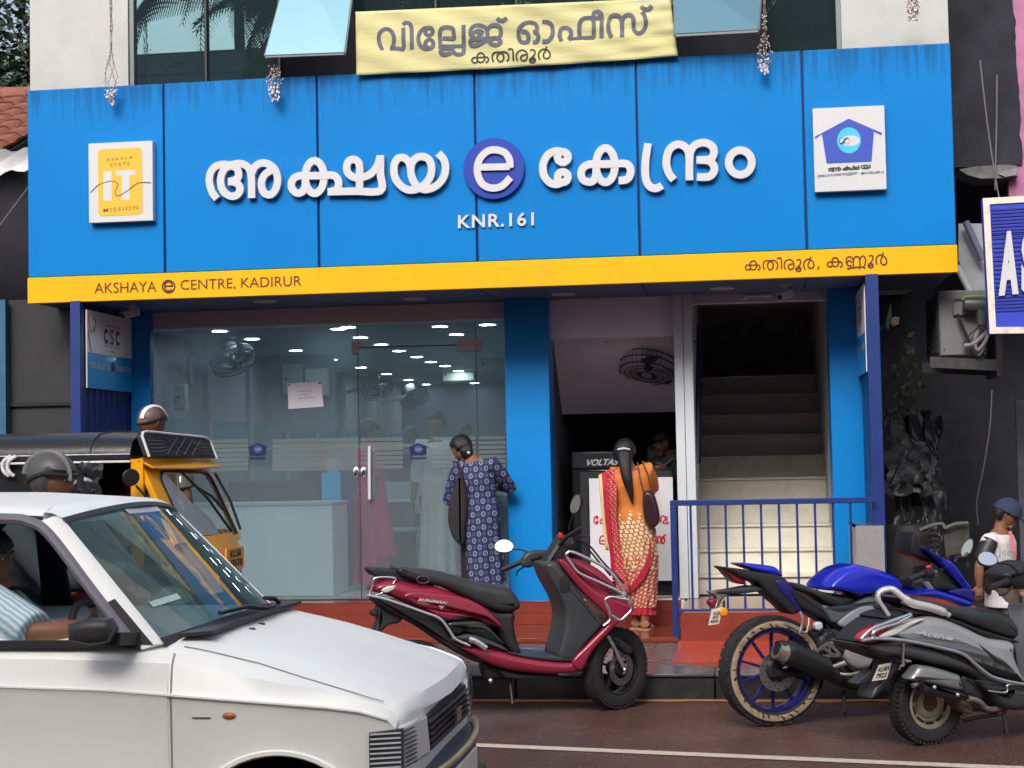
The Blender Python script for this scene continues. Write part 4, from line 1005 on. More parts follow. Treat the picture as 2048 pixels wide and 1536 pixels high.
ZH = zoomer(1080,820,5.12)
def fitk(keys, x0, x1, y0, y1):
    P = [p for k in keys for pp, c_ in GL[k] for p in pp]; a, b = min(p[0] for p in P), max(p[0] for p in P); c, d_ = min(p[1] for p in P), max(p[1] for p in P)
    return [([(x0+(p[0]-a)/(b-a)*(x1-x0), y0+(p[1]-c)/(d_-c)*(y1-y0)) for p in pp], c_) for k in keys for pp, c_ in GL[k]]
RED = fitk(['ee','ka'], 1188, 1216, 1031, 1048)+fitk(['ya'], 1222, 1250, 1031, 1048)+fitk(['ka'], 1256, 1282, 1031, 1048)+[
 st(ZH,[(1195,1155),(1178,1110),(1200,1085),(1225,1110),(1222,1150)]), st(ZH,[(1240,1150),(1240,1095),(1265,1085),(1285,1110),(1262,1155),(1290,1165)]), st(ZH,[(1300,1085),(1300,1160),(1325,1150)]),
 st(ZH,[(614,1370),(612,1320),(632,1290),(662,1300),(664,1335),(622,1338)]), st(ZH,[(612,1368),(692,1368),(692,1300)]), st(ZH,[(1130,1368),(1122,1325),(1135,1296),(1158,1320),(1158,1368)]), st(ZH,[(1158,1330),(1172,1296),(1192,1300),(1196,1368)]),
 st(ZH,[(1214,1368),(1204,1325),(1216,1296),(1234,1305),(1238,1368)]), st(ZH,[(1238,1325),(1258,1298),(1276,1330),(1262,1368),(1246,1345),(1268,1290),(1290,1275)])]+fitk(['ya','ka'], 1228, 1290, 1071, 1087)
for i_, (pp, c_) in enumerate(RED): ribbon(g, [at(p[0], p[1], Y=fy-.0465-.0002*i_) for p in pp], 2.9*PXM, (0,-1,0), 0, c_)
O('lettering', g, M_redink, nb)['kind'] = 'stuff'
O('doorstep_strip', G().box(mx0, mx1, .86, .90, FZ-.0, FZ+.014), M_cream, bay)

# ================================================================ grey column, stair bay
cx0, cx1 = at(1353,900,Y=.98).x, at(1390,900,Y=.98).x
col_ = T('grey_column', 'pale grey aluminium column between the store opening and the stairs', 'column', ((cx0+cx1)/2, 1.0, FZ))
xm = (cx0+cx1)/2
O('column_panel', G().box(cx0, xm-.002, .98, 1.14, FZ, ZB+.006), M_grey, col_, bevel=.003)
O('column_panel', G().box(xm+.002, cx1, .98, 1.14, FZ, ZB+.006), M_grey, col_, bevel=.003)
sx0, sx1 = cx1, at(1662,1000,Y=1.1).x
stairs = T('staircase', 'cream tiled stairs rising into the dark behind the blue railing', 'stairs', ((sx0+sx1)/2, 1.2, FZ))
z0_, rz_, ty = .345, .193, .28
for k in range(10):
    za, zb2 = z0_+rz_*k, z0_+rz_*(k+1); ya = 1.1+ty*(k+1) if k else 1.1+ty
    ya = 1.1+ty*(k+1)
    O('riser', G().box(sx0-.05, sx1+.04, ya, ya+.018, max(FZ, za), zb2-.022), M_cream, stairs)
    O('tread', G().box(sx0-.05, sx1+.04, ya-.022, ya+ty+.02, zb2-.02, zb2), M_cream, stairs, bevel=.003)
O('stair_wall', G().box(sx0-.06, sx0+.0, 1.2, 5.2, FZ, 4.2).box(sx1+.04, sx1+.1, 1.30, 5.2, FZ, 4.2).box(sx0-.06, sx1+.1, 5.2, 5.3, FZ, 4.2), mat('stair_wall', (.50,.49,.52), .8, var=.2), stairs)
O('lintel', G().box(sx0, sx1+.02, 1.10, 1.22, at(1500,604,Y=1.1).z, ZB+.006), M_ltgrey, stairs)
O('tube_lamp', G().cyl(at(1492,592,Y=1.07), at(1538,590,Y=1.07), .012, n=10), M_white, stairs)
O('lamp_holder', G().ball(at(1492,592,Y=1.08), .03, .02, .03), M_ltgrey, stairs); O('lamp_holder', G().ball(at(1538,590,Y=1.08), .03, .02, .03), M_ltgrey, stairs)
O('grab_bar', G().tube(cat([tuple(at(1396,926,Y=1.5)), tuple(at(1397,800,Y=1.6)), tuple(at(1399,650,Y=1.7))], 6), .024, 10).bar(at(1399,683,Y=1.68), at(1399,683,Y=1.68)+V(-.1,0,0), .012, .012), mat('grab_bar', (.012,.014,.05), .35), stairs)

# railing
ry = -.10
rail = T('steel_railing', 'navy blue steel railing in front of the stairs', 'railing', tuple(at(1550,1232,Y=ry)))
ra, rb = at(1340,1010,Y=ry), at(1765,1003,Y=ry); rz1 = at(1550,1003,Y=ry).z; rz0 = at(1550,1224,Y=ry).z
O('top_rail', G().box(ra.x, rb.x-.06, ry-.022, ry+.022, rz1-.02, rz1+.02), M_navy, rail, bevel=.004)
O('bottom_rail', G().box(ra.x+.044, rb.x-.06, ry-.022, ry+.022, rz0-.026, rz0+.026), M_navy, rail, bevel=.004)
O('post', G().box(ra.x, ra.x+.044, ry-.0221, ry+.0221, .17, rz1-.02), M_navy, rail, bevel=.004)
for p in (1383,1418,1453,1488,1524,1560,1596,1632,1668,1703):
    xx = at(p, 1100, Y=ry).x; O('bar', G().box(xx-.0085, xx+.0085, ry-.0085, ry+.0085, rz0+.026, rz1-.02), M_navy, rail)
# granite plinth
a, b = at(1711,1052,Y=-.18), at(1772,1200,Y=-.18)
t = T('granite_plinth', 'grey granite clad plinth at the right end of the railing', 'plinth', ((a.x+b.x)/2, 0, .2))
O('slab', G().box(a.x, b.x, -.18, -.165, .2, a.z), M_granite, t); O('slab', G().box(a.x-.0, a.x+.015, -.164, .55, .2, a.z), M_granite, t)
O('slab', G().box(a.x, b.x, -.164, .55, a.z-.015, a.z-.0), mat('granite_dark', (.10,.11,.12), .2, var=.4, vs=80), t); O('slab', G().box(b.x-.015, b.x, -.164, .55, .2, a.z-.016), M_granite, t)
# ================================================================ right neighbour
ng = T('dark_alley_house', 'dark unlit shell of the neighbouring building right of the blue fascia', 'building', (2.6, 3, 0))
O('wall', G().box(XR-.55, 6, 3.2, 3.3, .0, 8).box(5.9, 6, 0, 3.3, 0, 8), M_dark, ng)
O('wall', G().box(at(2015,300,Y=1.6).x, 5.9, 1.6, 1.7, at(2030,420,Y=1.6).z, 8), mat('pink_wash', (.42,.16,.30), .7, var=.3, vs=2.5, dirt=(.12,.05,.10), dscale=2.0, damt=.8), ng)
# ragged dark plaster edge beside the pink wall
rnd = random.Random(3); P = []; x0 = at(2019,0,Y=1.58).x
for k in range(60): P.append(V(x0+rnd.uniform(-.012,.012)+.0009*k, 1.58, 7.5-(7.5-at(2020,330,Y=1.58).z)*k/59))
O('broken_plaster', G().prism([V(x0-.9,1.58,P[-1].z), V(x0-.9,1.58,7.5)]+P, (0,.05,0)), mat('dark_render', (.018,.020,.030), .85, var=.4, vs=4, bump=.5, bs=12), ng)
P = [at(px,py,Y=1.5) for px,py in ((1918,339),(1950,333),(2008,329),(2034,331),(2033,344),(2037,352),(2012,356),(1962,357),(1935,350))]
O('broken_slab', G().prism(P, (0,.35,0)), mat('raw_concrete', (.15,.15,.16), .8, var=.5, vs=8, bump=.5, bs=25), ng)
P = [at(px,py,Y=1.48) for px,py in ((1998,348),(2012,340),(2034,336),(2032,350),(2010,354))]
O('broken_slab', G().prism(P, (0,.02,0)), mat('fresh_break', (.24,.24,.25), .8, var=.3, vs=20), ng)
g = G()
for pts in (((1960,120,1.3),(1975,250,1.3),(1990,350,1.3),(1999,400,1.3)), ((1994,150,1.45),(1993,250,1.45),(1990,380,1.45)), ((1984,780,2.6),(1980,850,2.6),(1968,930,2.6),(1954,1000,2.6),(1956,1050,2.6))):
    g = G().tube(cat([tuple(at(p[0], p[1], Y=p[2])) for p in pts], 5), .006, 5)
    o = O('hanging_cable', g, mat('cable_grey', (.16,.16,.18), .6), ng)
# steel awning sheet and struts
P = [at(px,py,Y=.9) for px,py in ((1917,447),(1965,447),(1985,560),(1972,592),(1945,592),(1917,520))]
aw = T('awning_sheet', 'sloping grey metal sheet with a pipe strut between the fascia and the AS sign', 'awning', tuple(P[4]))
O('sheet', G().prism(P, (0,.02,0)), mat('galvanised', (.27,.29,.32), .45, metal=.3, var=.2, vs=6), aw)
O('strut', G().cyl(at(1931,443,Y=.8), at(1966,520,Y=.8), .028, n=10), mat('strut_blue', (.10,.12,.20), .5), aw)
O('strut', G().cyl(at(1913,532,Y=.8), at(1944,592,Y=.8), .026, n=10), mat('strut_grey', (.38,.38,.40), .5), aw)
# air conditioner outdoor unit on its bracket
M_ac = mat('ac_case', (.15,.155,.165), .55, var=.08, vs=6, dirt=(.10,.10,.10), dscale=6, damt=.5)
Y0 = .35; a, b = at(1876,582,Y=Y0), at(1930,712,Y=Y0)
ac = T('aircon_outdoor_unit', 'grey outdoor air conditioner unit on a steel bracket left of the AS sign', 'air conditioner', ((a.x+b.x)/2+.1, Y0+.3, b.z))
O('case', G().box(a.x, a.x+.34, Y0, Y0+.78, b.z, a.z), M_ac, ac, bevel=.012)
O('side_panel', G().box(a.x+.01, a.x+.33, Y0-.006, Y0-.0005, b.z+.01, a.z-.01), M_ac, ac, bevel=.003)
O('valve_cover', G().box(a.x+.10, a.x+.22, Y0-.035, Y0-.007, a.z-.19, a.z-.06), M_ac, ac, bevel=.006)
O('valve_recess', G().box(a.x+.11, a.x+.21, Y0-.038, Y0-.0355, a.z-.085, a.z-.065), M_black, ac)
O('screw', G().ball((a.x+.03,Y0-.008,a.z-.05),.006).ball((a.x+.03,Y0-.008,b.z+.05),.006), M_black, ac)
gr = G()
for k in range(14): gr.box(a.x-.012, a.x-.004, Y0+.05+k*.05, Y0+.056+k*.05, b.z+.03, a.z-.03)
for k in range(8): gr.box(a.x-.014, a.x-.012, Y0+.03, Y0+.74, b.z+.04+k*.055, b.z+.045+k*.055)
O('grille', gr, M_black, ac)
O('bracket', G().bar((a.x-.08,Y0-.03,b.z-.04),(a.x+.44,Y0-.03,b.z-.08),.03,.08).bar((a.x-.08,Y0+.5,b.z-.05),(a.x+.44,Y0+.5,b.z-.09),.03,.08).box(a.x+.40,a.x+.44,Y0-.05,Y0+.5,b.z-.16,b.z+.25), M_iron, ac)
for pts, r_ in ((((1915,628),(1928,660),(1942,690),(1955,712),(1968,700)),.012),(((1975,660),(1962,675),(1945,688),(1928,692)),.017),(((1960,640),(1975,655),(1972,680),(1955,700),(1950,680),(1958,660)),.014),(((1925,690),(1940,668),(1958,652)),.008)):
    O('cable', G().tube(cat([tuple(at(p[0],p[1],Y=Y0-.07)) for p in pts], 6), r_, 8), mat('cable_wrap', (.20,.20,.21), .6) if r_ > .012 else M_black, ac)
e0 = at(1927,608,Y=.25)
pe = T('pipe_elbow', 'thick dark drain pipe elbow with a green rim in front of the outdoor unit', 'pipe', tuple(e0))
O('pipe', G().tube([e0, at(1940,609,Y=.25), at(1985,611,Y=.25)], [.055,.062,.062], 16), mat('pipe_dark', (.05,.06,.06), .4), pe)
O('pipe', G().tube([at(1963,620,Y=.23), at(1963,650,Y=.23)], [.038,.036], 14), mat('pipe_dark', (0,0,0)), pe)
O('rim', G().tube([at(px,py,Y=.18) for px,py in ((1924,600),(1932,593),(1950,592),(1975,593))], .006, 6), mat('green_edge', (.14,.30,.05), .6), pe)
# AS sign
Y0 = -.35; A, B, C, D_ = at(1965,397,Y=Y0), at(2120,388,Y=Y0), at(2128,666,Y=Y0), at(1979,668,Y=Y0)
sg = T('shop_sign', 'blue ribbed signboard lettered AS in a cream frame at the right edge', 'sign', tuple(D_))
w_ = .045; ex = (B-A).normalized(); ez = (A-D_).normalized()
O('board', G().slab(A, B, C, D_, V(0,.09,0)), mat('sign_blue', (.025,.05,.48), .45, var=.05), sg)
O('frame', G().slab(A-ex*.0, A+ex*w_, D_+ex*w_, D_, V(0,-.012,0)).slab(A+ex*w_, B, B-ez*w_, A+ex*w_-ez*w_, V(0,-.0115,0)).slab(D_+ex*w_+ez*w_, C+ez*w_, C, D_+ex*w_, V(0,-.0115,0)), mat('sign_cream', (.66,.62,.55), .5, dirt=(.3,.26,.2), dscale=14, damt=.7), sg)
for k in range(24):
    f = .09+.60*k/24+(.0 if k < 12 else .17); 
    if f > .93: break
    a_ = A+(D_-A)*f+ex*(w_+.005)
    if .30 < f < .66: continue
    O('rib', G().bar(a_+V(0,-.004,0), a_+ex*((B-A).length-w_-.012)+V(0,-.004,0), .008, .010), mat('sign_rib', (.012,.025,.26), .5), sg)
for k in range(13):
    f = .27+.42*k/13; a_ = A+(D_-A)*f+ex*(w_+.005); O('rib', G().bar(a_+V(0,-.004,0), a_+ex*((B-A).length-w_-.012)+V(0,-.004,0), .008, .010), mat('sign_rib', (0,0,0)), sg)
g = G(); text_on(g, 'A', at(1997,592,Y=Y0-.02), at(2037,588,Y=Y0-.02), at(1998,464,Y=Y0-.02), (0,-.006,0), .006, bold=.085); O('letter', g, M_white, sg)
g = G(); text_on(g, 'S', at(2042,593,Y=Y0-.02), at(2085,588,Y=Y0-.02), at(2043,460,Y=Y0-.02), (0,-.006,0), .006, bold=.06); O('letter', g, M_white, sg)

# junk in the alley: crumpled plastic sheet, boards, sticks, leaves
def crumple(name, px0, py0, px1, py1, Y, m, amp, seed, n=60, tilt=.5):
    r_ = random.Random(seed); g = G(); from mathutils import noise
    a, b = at(px0, py0, Y=Y), at(px1, py1, Y=Y)
    for j in range(n+1):
        for i in range(n+1):
            u, v = i/n, j/n
            p = V(a.x+(b.x-a.x)*u, Y-tilt*v, a.z+(b.z-a.z)*v)
            q = V(u*3.1+seed, v*2.3, seed); f = noise.turbulence(q, 4, True)*amp
            p += V(noise.noise(q*2)*amp*.6, -f, noise.noise(q*2.4+V(9,0,0))*amp*.5); g.v.append(p)
    for j in range(n):
        for i in range(n): g.f.append((j*(n+1)+i, (j+1)*(n+1)+i, (j+1)*(n+1)+i+1, j*(n+1)+i+1))
    return g
M_sheet = mat('dark_plastic_sheet', (.016,.017,.022), .42, var=.3, vs=5, bump=.5, bs=9)
tt = T('plastic_sheet', 'crumpled dark plastic sheet hanging in the alley behind the granite plinth', 'plastic sheet', tuple(at(1840,1060,Y=1.9)))
O('sheet', crumple('s', 1770, 830, 1885, 1150, 2.0, M_sheet, .16, 4), M_sheet, tt)
O('fold', crumple('s', 1768, 880, 1850, 985, 1.75, M_sheet, .20, 11, 22, .2), mat('pale_plastic', (.045,.047,.053), .4, var=.5, vs=6), tt)
O('strap', G().tube(cat([tuple(at(p[0],p[1],Y=1.55)) for p in ((1770,850),(1775,838),(1795,832),(1806,822),(1815,828),(1830,815),(1860,812))], 5), .009, 5), mat('pale_plastic', (0,0,0)), tt)
tt = T('scrap_metal', 'pile of grey scrap metal parts low in the dark alley behind the motorcycle', 'scrap', tuple(at(1870,1170,Y=1.2)))
M_scrap = mat('scrap', (.05,.048,.045), .6, var=.5, vs=8, metal=.2)
O('plate', G().prism([at(px,py,Y=1.2) for px,py in ((1885,1050),(1938,1044),(1940,1105),(1892,1112))], (0,.03,0)), M_scrap, tt)
O('clamp', G().tube(cat([tuple(at(p[0],p[1],Y=1.15)) for p in ((1840,1060),(1865,1050),(1885,1048),(1890,1056),(1910,1048),(1936,1046))], 5), .014, 6), mat('scrap_light', (.12,.12,.12), .5), tt)
for k in range(6): O('rod', G().tube(cat([tuple(at(1846+k*3, 1062+k*11, Y=1.2)), tuple(at(1862+k*3, 1055+k*11, Y=1.15)), tuple(at(1876+k*2, 1062+k*11, Y=1.2))], 4), .008, 5), M_scrap, tt)
O('drum', G().lathe([(0,0),(.16,0),(.17,.1),(.17,.3),(.16,.4),(0,.4)], at(1815,1150,Y=1.4), (0,0,1), 20), M_scrap, tt)
rnd = random.Random(5); nleaf = 0
vine = T('alley_weeds', 'thin weeds and dead leaves climbing the dark alley wall', 'weeds', tuple(at(1790,900,Y=2.2)))
gs, gl = G(), G()
for k in range(16):
    p = [at(1775+rnd.uniform(0,60), 920-rnd.uniform(0,30), Y=2.3)]
    for j in range(6): p.append(p[-1]+V(rnd.uniform(-.08,.08), rnd.uniform(-.04,.04), rnd.uniform(.05,.22)))
    gs.tube(cat([tuple(q) for q in p], 3), .004, 4)
    for q in p[2:]:
        a_ = rnd.uniform(0,6); e = V(math.cos(a_),-.4,math.sin(a_))*.05; f = V(-math.sin(a_),-.2,math.cos(a_))*.02; gl.quad(q, q+e+f, q+e*1.6, q+e-f)
O('stem', gs, mat('weed_stem', (.06,.055,.04), .8), vine).__setitem__('kind','stuff'); O('leaf', gl, mat('weed_leaf', (.045,.06,.03), .7, var=.3), vine).__setitem__('kind','stuff')
for (pts, m, lb_) in ((((1777,660),(1784,635),(1782,606),(1776,625),(1770,652)), mat('leaf_green', (.05,.17,.11), .5), 'torn green scrap caught high in the alley'), (((1778,640),(1790,633),(1799,635),(1797,648),(1786,652)), mat('leaf_tan', (.45,.33,.20), .6), 'dry tan leaf caught high in the alley')):
    tt = O('dry_leaf', G().prism([at(p[0],p[1],Y=1.8) for p in pts], (0,.008,0)), m, None, lb_, 'leaf')
tt = T('leaning_board', 'pale grey board standing at the far right edge behind the boy', 'board', tuple(at(2040,1200,Y=1.0)))
O('board', G().box(at(2034,900,Y=1).x, at(2110,900,Y=1).x, 1.0, 1.03, .2, at(2040,800,Y=1).z), mat('board_grey', (.05,.055,.07), .7, var=.3), tt)

# ================================================================ left neighbour
nl = T('tiled_roof_house', 'low old house at the left edge with terracotta tiled roof', 'house', (-7.5, 3, 0))
M_tile = mat('terracotta', (.21,.075,.05), .7, var=.45, vs=9, dirt=(.09,.05,.04), dscale=8, damt=.7)
E0 = at(40,296,Y=2.0); R0 = at(40,192,Y=4.3)
sl_ = V(0, R0.y-E0.y, R0.z-E0.z); L_ = sl_.length; sl_.normalize(); nn = V(0,-sl_.z, sl_.y)
rows = 9; pitch = L_/8.2
def tilemesh():
    g = G(); wd = .235; m_ = 8
    top = []; bot = []
    for j, (s0, lift) in enumerate(((0, .018), (pitch*1.12, -.004))):
        for i in range(m_+1):
            u = i/m_; hgt = .022*math.sin(u*2*PI)+.010*math.cos(u*4*PI)
            top.append(V(wd*u, 0, 0)+sl_*s0+nn*(hgt+lift)); bot.append(V(wd*u, 0, 0)+sl_*s0+nn*(hgt+lift-.014))
    n1 = m_+1; g.v = top+bot
    g.f = [(i, i+1, n1+i+1, n1+i) for i in range(m_)]+[(2*n1+i+1, 2*n1+i, 3*n1+i, 3*n1+i+1) for i in range(m_)]+[(i, 2*n1+i, 2*n1+i+1, i+1) for i in range(m_)]+[(0,n1,3*n1,2*n1),(m_,2*n1+m_,3*n1+m_,n1+m_)]
    return g
tm = None
XE = at(58,240,Y=2.5).x
roof = O('roof', G().prism([E0+V(XE-E0.x+.02,0,-.03), V(XE+.02, R0.y, R0.z-.03), V(XE+.02, R0.y+2.4, E0.z-.03)], (-4.5,0,0)), M_dark, nl)
for r_i in range(rows):
    for c_i in range(18):
        p = V(XE-.235*(c_i+1), E0.y, E0.z)+sl_*(pitch*r_i-.05)+nn*random.uniform(0,.006)
        if tm is None: 
            o = O('roof_tile', tilemesh(), M_tile, roof, local=True, ang=50); tm = o
        else: o = tm.copy(); COL.objects.link(o); o.parent = roof
        o.location = p-WL[roof.name]
for c_i in range(10):
    p = V(XE-.4*c_i, R0.y, R0.z+.02); O('ridge_tile', G().tube([p, p+V(-.39,0,0)], [.075,.09], 10), M_tile, roof)
# corrugated sheet under the eave
g = G(); n_ = 40
for j, (yy, zz) in enumerate(((at(0,300,Y=1.2).y, at(30,296,Y=1.2).z), (.35, at(30,333,Y=.35).z))):
    for i in range(n_+1): g.v.append(V(XL-.02-2.2*i/n_, yy, zz-.35*(i/n_)*0+.02*math.sin(i*1.5)-(.32*i/n_ if j else .05*i/n_)))
g.f = [(i, i+1, n_+2+i, n_+1+i) for i in range(n_)]
o = O('eave_sheet', g, mat('old_sheet', (.50,.49,.50), .5, metal=.2, var=.2, vs=5), nl); o.modifiers.new('t', 'SOLIDIFY').thickness = .006
O('house_wall', G().box(-12, XL-.03, 2.4, 2.5, 0, 4.3).box(-12, -9, -.1, 2.4, 0, 4.0), M_dark, nl)
O('side_wall', G().box(XL-.03, XL+.35, .6, 2.4, .1, 4.0), M_dark, nl)
O('house_wall', G().box(at(18,700,Y=.5).x, XL+.33, .5, .56, .1, at(30,600,Y=.5).z), mat('grey_hoarding', (.022,.024,.028), .7, var=.2, dirt=(.03,.03,.035), dscale=2), nl)
O('hoarding_rail', G().box(at(18,700,Y=.5).x, XL+.32, .47, .499, at(30,806,Y=.5).z-.03, at(30,806,Y=.5).z), M_dark, nl)
O('blue_post', G().box(at(-10,700,Y=.42).x, at(13,700,Y=.42).x, .40, .46, .1, at(5,600,Y=.42).z), mat('dull_blue', (.025,.10,.19), .5, var=.2), nl)
O('floor_step', G().box(-12, -4.96, -.14, 2.4, .1, .3), M_dark, nl)
O('wire', G().tube([at(58,372,Y=.3), at(0,450,Y=.3), at(-60,530,Y=.3)], .005, 5), mat('cable_grey', (0,0,0)), nl)
O('wire', G().tube([at(60,150,Y=5.5), at(20,40,Y=5.5), at(5,-20,Y=5.5)], .008, 5), M_black, nl)

# ================================================================ trees
def leaf_tree(name, label, base, h, cr, n, col, seed, lsz=.09, trunk_r=.16):
    r_ = random.Random(seed); base = Vector(base); t = T(name, label, 'tree', tuple(base))
    g = G(); tips = []
    top = base+V(r_.uniform(-.2,.2), 0, h*.6)
    g.tube(cat([tuple(base), tuple(base+V(.1,0,h*.25)), tuple(top)], 4), [trunk_r*(1-.5*i/8) for i in range(9)], 9)
    for k in range(9):
        a = r_.uniform(0,6.28); e = top+V(math.cos(a)*cr*r_.uniform(.4,.9), math.sin(a)*cr*r_.uniform(.4,.9), r_.uniform(.0,h*.4))
        m_ = (top+e)/2+V(0,0,.2); g.tube(cat([tuple(top-V(0,0,.4)), tuple(m_), tuple(e)], 3), [trunk_r*.42*(1-.8*i/6) for i in range(7)], 6); tips += [m_, e]
    O('trunk', g, mat('bark', (.09,.07,.055), .9, var=.3, bump=.5), t)
    g = G(); cl = [tips[r_.randrange(len(tips))]+V(r_.gauss(0,cr*.35), r_.gauss(0,cr*.35), r_.gauss(0,cr*.33)) for _ in range(46)]
    for _ in range(n):
        c = cl[r_.randrange(len(cl))]; p = c+V(r_.gauss(0,.30), r_.gauss(0,.30), r_.gauss(0,.26))
        a, b = r_.uniform(0,6.28), r_.uniform(-.9,.9); e = V(math.cos(a)*math.cos(b), math.sin(a)*math.cos(b), math.sin(b))*lsz*r_.uniform(.6,1.3)
        f = e.cross(V(r_.uniform(-1,1), r_.uniform(-1,1), 1)).normalized()*lsz*.38; g.quad(p, p+e*.5+f, p+e, p+e*.5-f)
    O('crown', g, col, t, ang=180)['kind'] = 'stuff'
    return t
M_leaf = mat('leaf_dark', (.035,.060,.035), .6, var=.5, vs=3)
b_ = at(20,700,Y=9); leaf_tree('broadleaf_tree', 'dark leafy tree behind the tiled roof at the top left corner', (b_.x-.2, 9.4, 0), 7.6, 1.9, 15000, M_leaf, 2, .12)
b_ = at(-40,700,Y=13); leaf_tree('broadleaf_tree', 'second dark tree farther back at the top left corner', (b_.x, 14, 0), 9.5, 2.6, 12000, M_leaf, 5, .16)
# coconut palms across the street (seen mirrored in the upper windows)
M_frond = mat('palm_leaf', (.055,.085,.035), .5, var=.3, vs=2)
def frond_mesh():
    g = G(); n = 26; sp = []
    for i in range(n+1):
        f = i/n; sp.append(V(3.4*f*(1-.12*f*f), 0, 1.15*f-2.5*f*f*f*.9))
    g.tube(sp, [.035*(1-.85*i/n) for i in range(n+1)], 5)
    for i in range(3, n+1):
        f = i/n
        for sgn in (-1, 1):
            for e in (0, .5):
                p = sp[i] if not e or i == n else (sp[i]+sp[i+1])/2
                ln = .75*math.sin(PI*min(1, .15+f*.9))+.12
                d = V(.45, sgn*.8, -.42-.35*f).normalized(); q = p+d*ln; s_ = V(.028,0,0)
                g.quad(p-s_, p+s_, q+s_*.3+V(0,0,-.05), q-s_*.3+V(0,0,-.05))
    return g
palms = [(-9.0,-25.0,12.6),(-5.6,-27,13.6),(-2.6,-26,13.0),(1.4,-25,12.2),(3.8,-28,14.2),(-12.4,-28,14.0),(6.4,-26,12.8),(-7.2,-30,15.5),(-8.0,-24.2,11.6),(-4.2,-24.4,12.0),(-6.6,-24.0,12.6),(2.4,-24.2,11.8),(.2,-24.6,13.0)]
pf = None
for i, (x, y, h) in enumerate(palms):
    rnd = random.Random(i)
    t = T('coconut_palm', 'tall coconut palm across the street, %s counted from the left' % ('second','fourth','fifth','sixth','seventh','first','eighth','third','shorter one behind the first','shorter one behind the fifth','leaning one behind the third','shorter one near the seventh','one between the fifth and sixth')[i], 'palm tree', (x, y, 0), group='coconut palms across the street')
    g = G(); g.tube(cat([(x,y,0),(x+.25,y,h*.4),(x+.1,y+.2,h*.8),(x,y,h)], 5), [.20-.08*k/15 for k in range(16)], 9); O('trunk', g, mat('palm_bark', (.16,.13,.11), .9, var=.3), t)
    for k in range(20):
        if pf is None: pf = O('frond', frond_mesh(), M_frond, t, local=True, ang=180); o = pf
        else: o = pf.copy(); COL.objects.link(o); o.parent = t
        o.location = (0,0,h); o.rotation_euler = (rnd.uniform(-.3,.3), rnd.uniform(-.75,.75), k*2*PI/20*2.4+rnd.uniform(-.2,.2)); s_ = rnd.uniform(1.0,1.3); o.scale = (s_,)*3
# building across the street with tiled roof
ob = T('furniture_shop', 'long two storey shop across the street with a tiled roof, mirrored in the glass', 'building', (-3, -23, 0))
M_ob = mat('opposite_wall', (.28,.27,.25), .8, var=.15, vs=1)
O('wall', G().box(-16, 10, -29, -21.5, 0, 8.6), M_ob, ob)
for k in range(9):
    x_ = -14.5+k*2.8
    wf = O('window', G().box(x_, x_+1.5, -21.5, -21.44, 5.6, 7.2), M_frame, ob); O('pane', G().box(x_+.08, x_+1.42, -21.44, -21.42, 5.68, 7.12), M_blackgloss, wf)
    wf = O('shopfront', G().box(x_-.4, x_+2.0, -21.5, -21.44, .3, 3.0), M_frame, ob)
    O('shutter', G().box(x_-.3, x_+1.9, -21.44, -21.42, .3, 2.9), mat('shutter_grey', (.12,.13,.14), .5, var=.3), wf)
O('awning', G().prism([V(-16,-21.5,4.1), V(-16,-19.9,3.5), V(-16,-19.9,3.56), V(-16,-21.5,4.2)], (26,0,0)), mat('awning_dull', (.20,.24,.26), .6), ob)
g = G()
for k in range(26):
    f0 = k/26; z = 8.4+2.9*f0; y = -20.9-3.6*f0; g.prism([V(-16.5,y,z), V(-16.5,y-.16,z+.135), V(-16.5,y-.16,z+.085), V(-16.5,y,z-.05)], (27,0,0))
M_rtile = mat('opposite_tile', (.30,.27,.25), .7, var=.5, vs=5); rf = O('roof', g, M_rtile, ob); rf['kind'] = 'stuff'
O('roof', G().prism([V(-16.5,-24.5,11.3), V(-16.5,-29.5,8.4), V(-16.5,-24.5,8.4)], (27,0,0)), M_tile, ob)
g = G(); vy = 2*GY+20.0; a = at(636,690,Y=vy); b = at(705,690,Y=vy); h_ = at(636,676,Y=vy).z-a.z
fs = T('furniture_sign', 'pale sign reading FURNITURE on the shop across the street', 'sign', ((a.x+b.x)/2, -20, a.z))
O('board', G().box(a.x-.3, b.x+.3, -20.1, -20.02, a.z-.15, a.z+h_+.2), mat('fs_board', (.10,.24,.30), .5), fs)
text_on(g, 'FURNITURE', (b.x,-20,a.z), (a.x,-20,a.z), (b.x,-20,a.z+h_), (0,.02,0), .01); O('lettering', g, M_white, fs)
g = G()
for k in range(5): g.tube([V(-40,-13-.1*k,7.2+.35*k), V(0,-13,6.8+.35*k), V(40,-13,7.2+.35*k)], .012, 4)
O('power_lines', g, M_black, None, 'overhead power lines running along the far side of the street', 'power lines')
# ================================================================ vehicles: shared pieces
M_maroon = mat('maroon_paint', (.25,.012,.040), .28, coat=.5, var=.05)
M_vblue = mat('racing_blue', (.012,.025,.56), .2, coat=.8, metal=.25)
M_vgrey = mat('grey_paint', (.34,.35,.37), .34, coat=.3, metal=.25)
M_seat = mat('seat_vinyl', (.035,.038,.042), .32, var=.2, vs=9, bump=.2, bs=90)
M_dkgrey = mat('dark_grey_plastic', (.042,.046,.052), .38, var=.15)
M_alu = mat('dull_alloy', (.34,.33,.30), .4, metal=.7, var=.25, vs=18)
M_mudtyre = mat('muddy_tyre', (.36,.27,.19), .8, var=.3, vs=16, dirt=(.03,.03,.03), dscale=14, damt=.9)
M_creamrim = mat('cream_rim', (.46,.41,.30), .45, metal=.4, var=.3, vs=12, dirt=(.12,.09,.06), dscale=9, damt=.7)
M_amber = mat('amber_lens', (.85,.30,.01), .2, coat=.5)
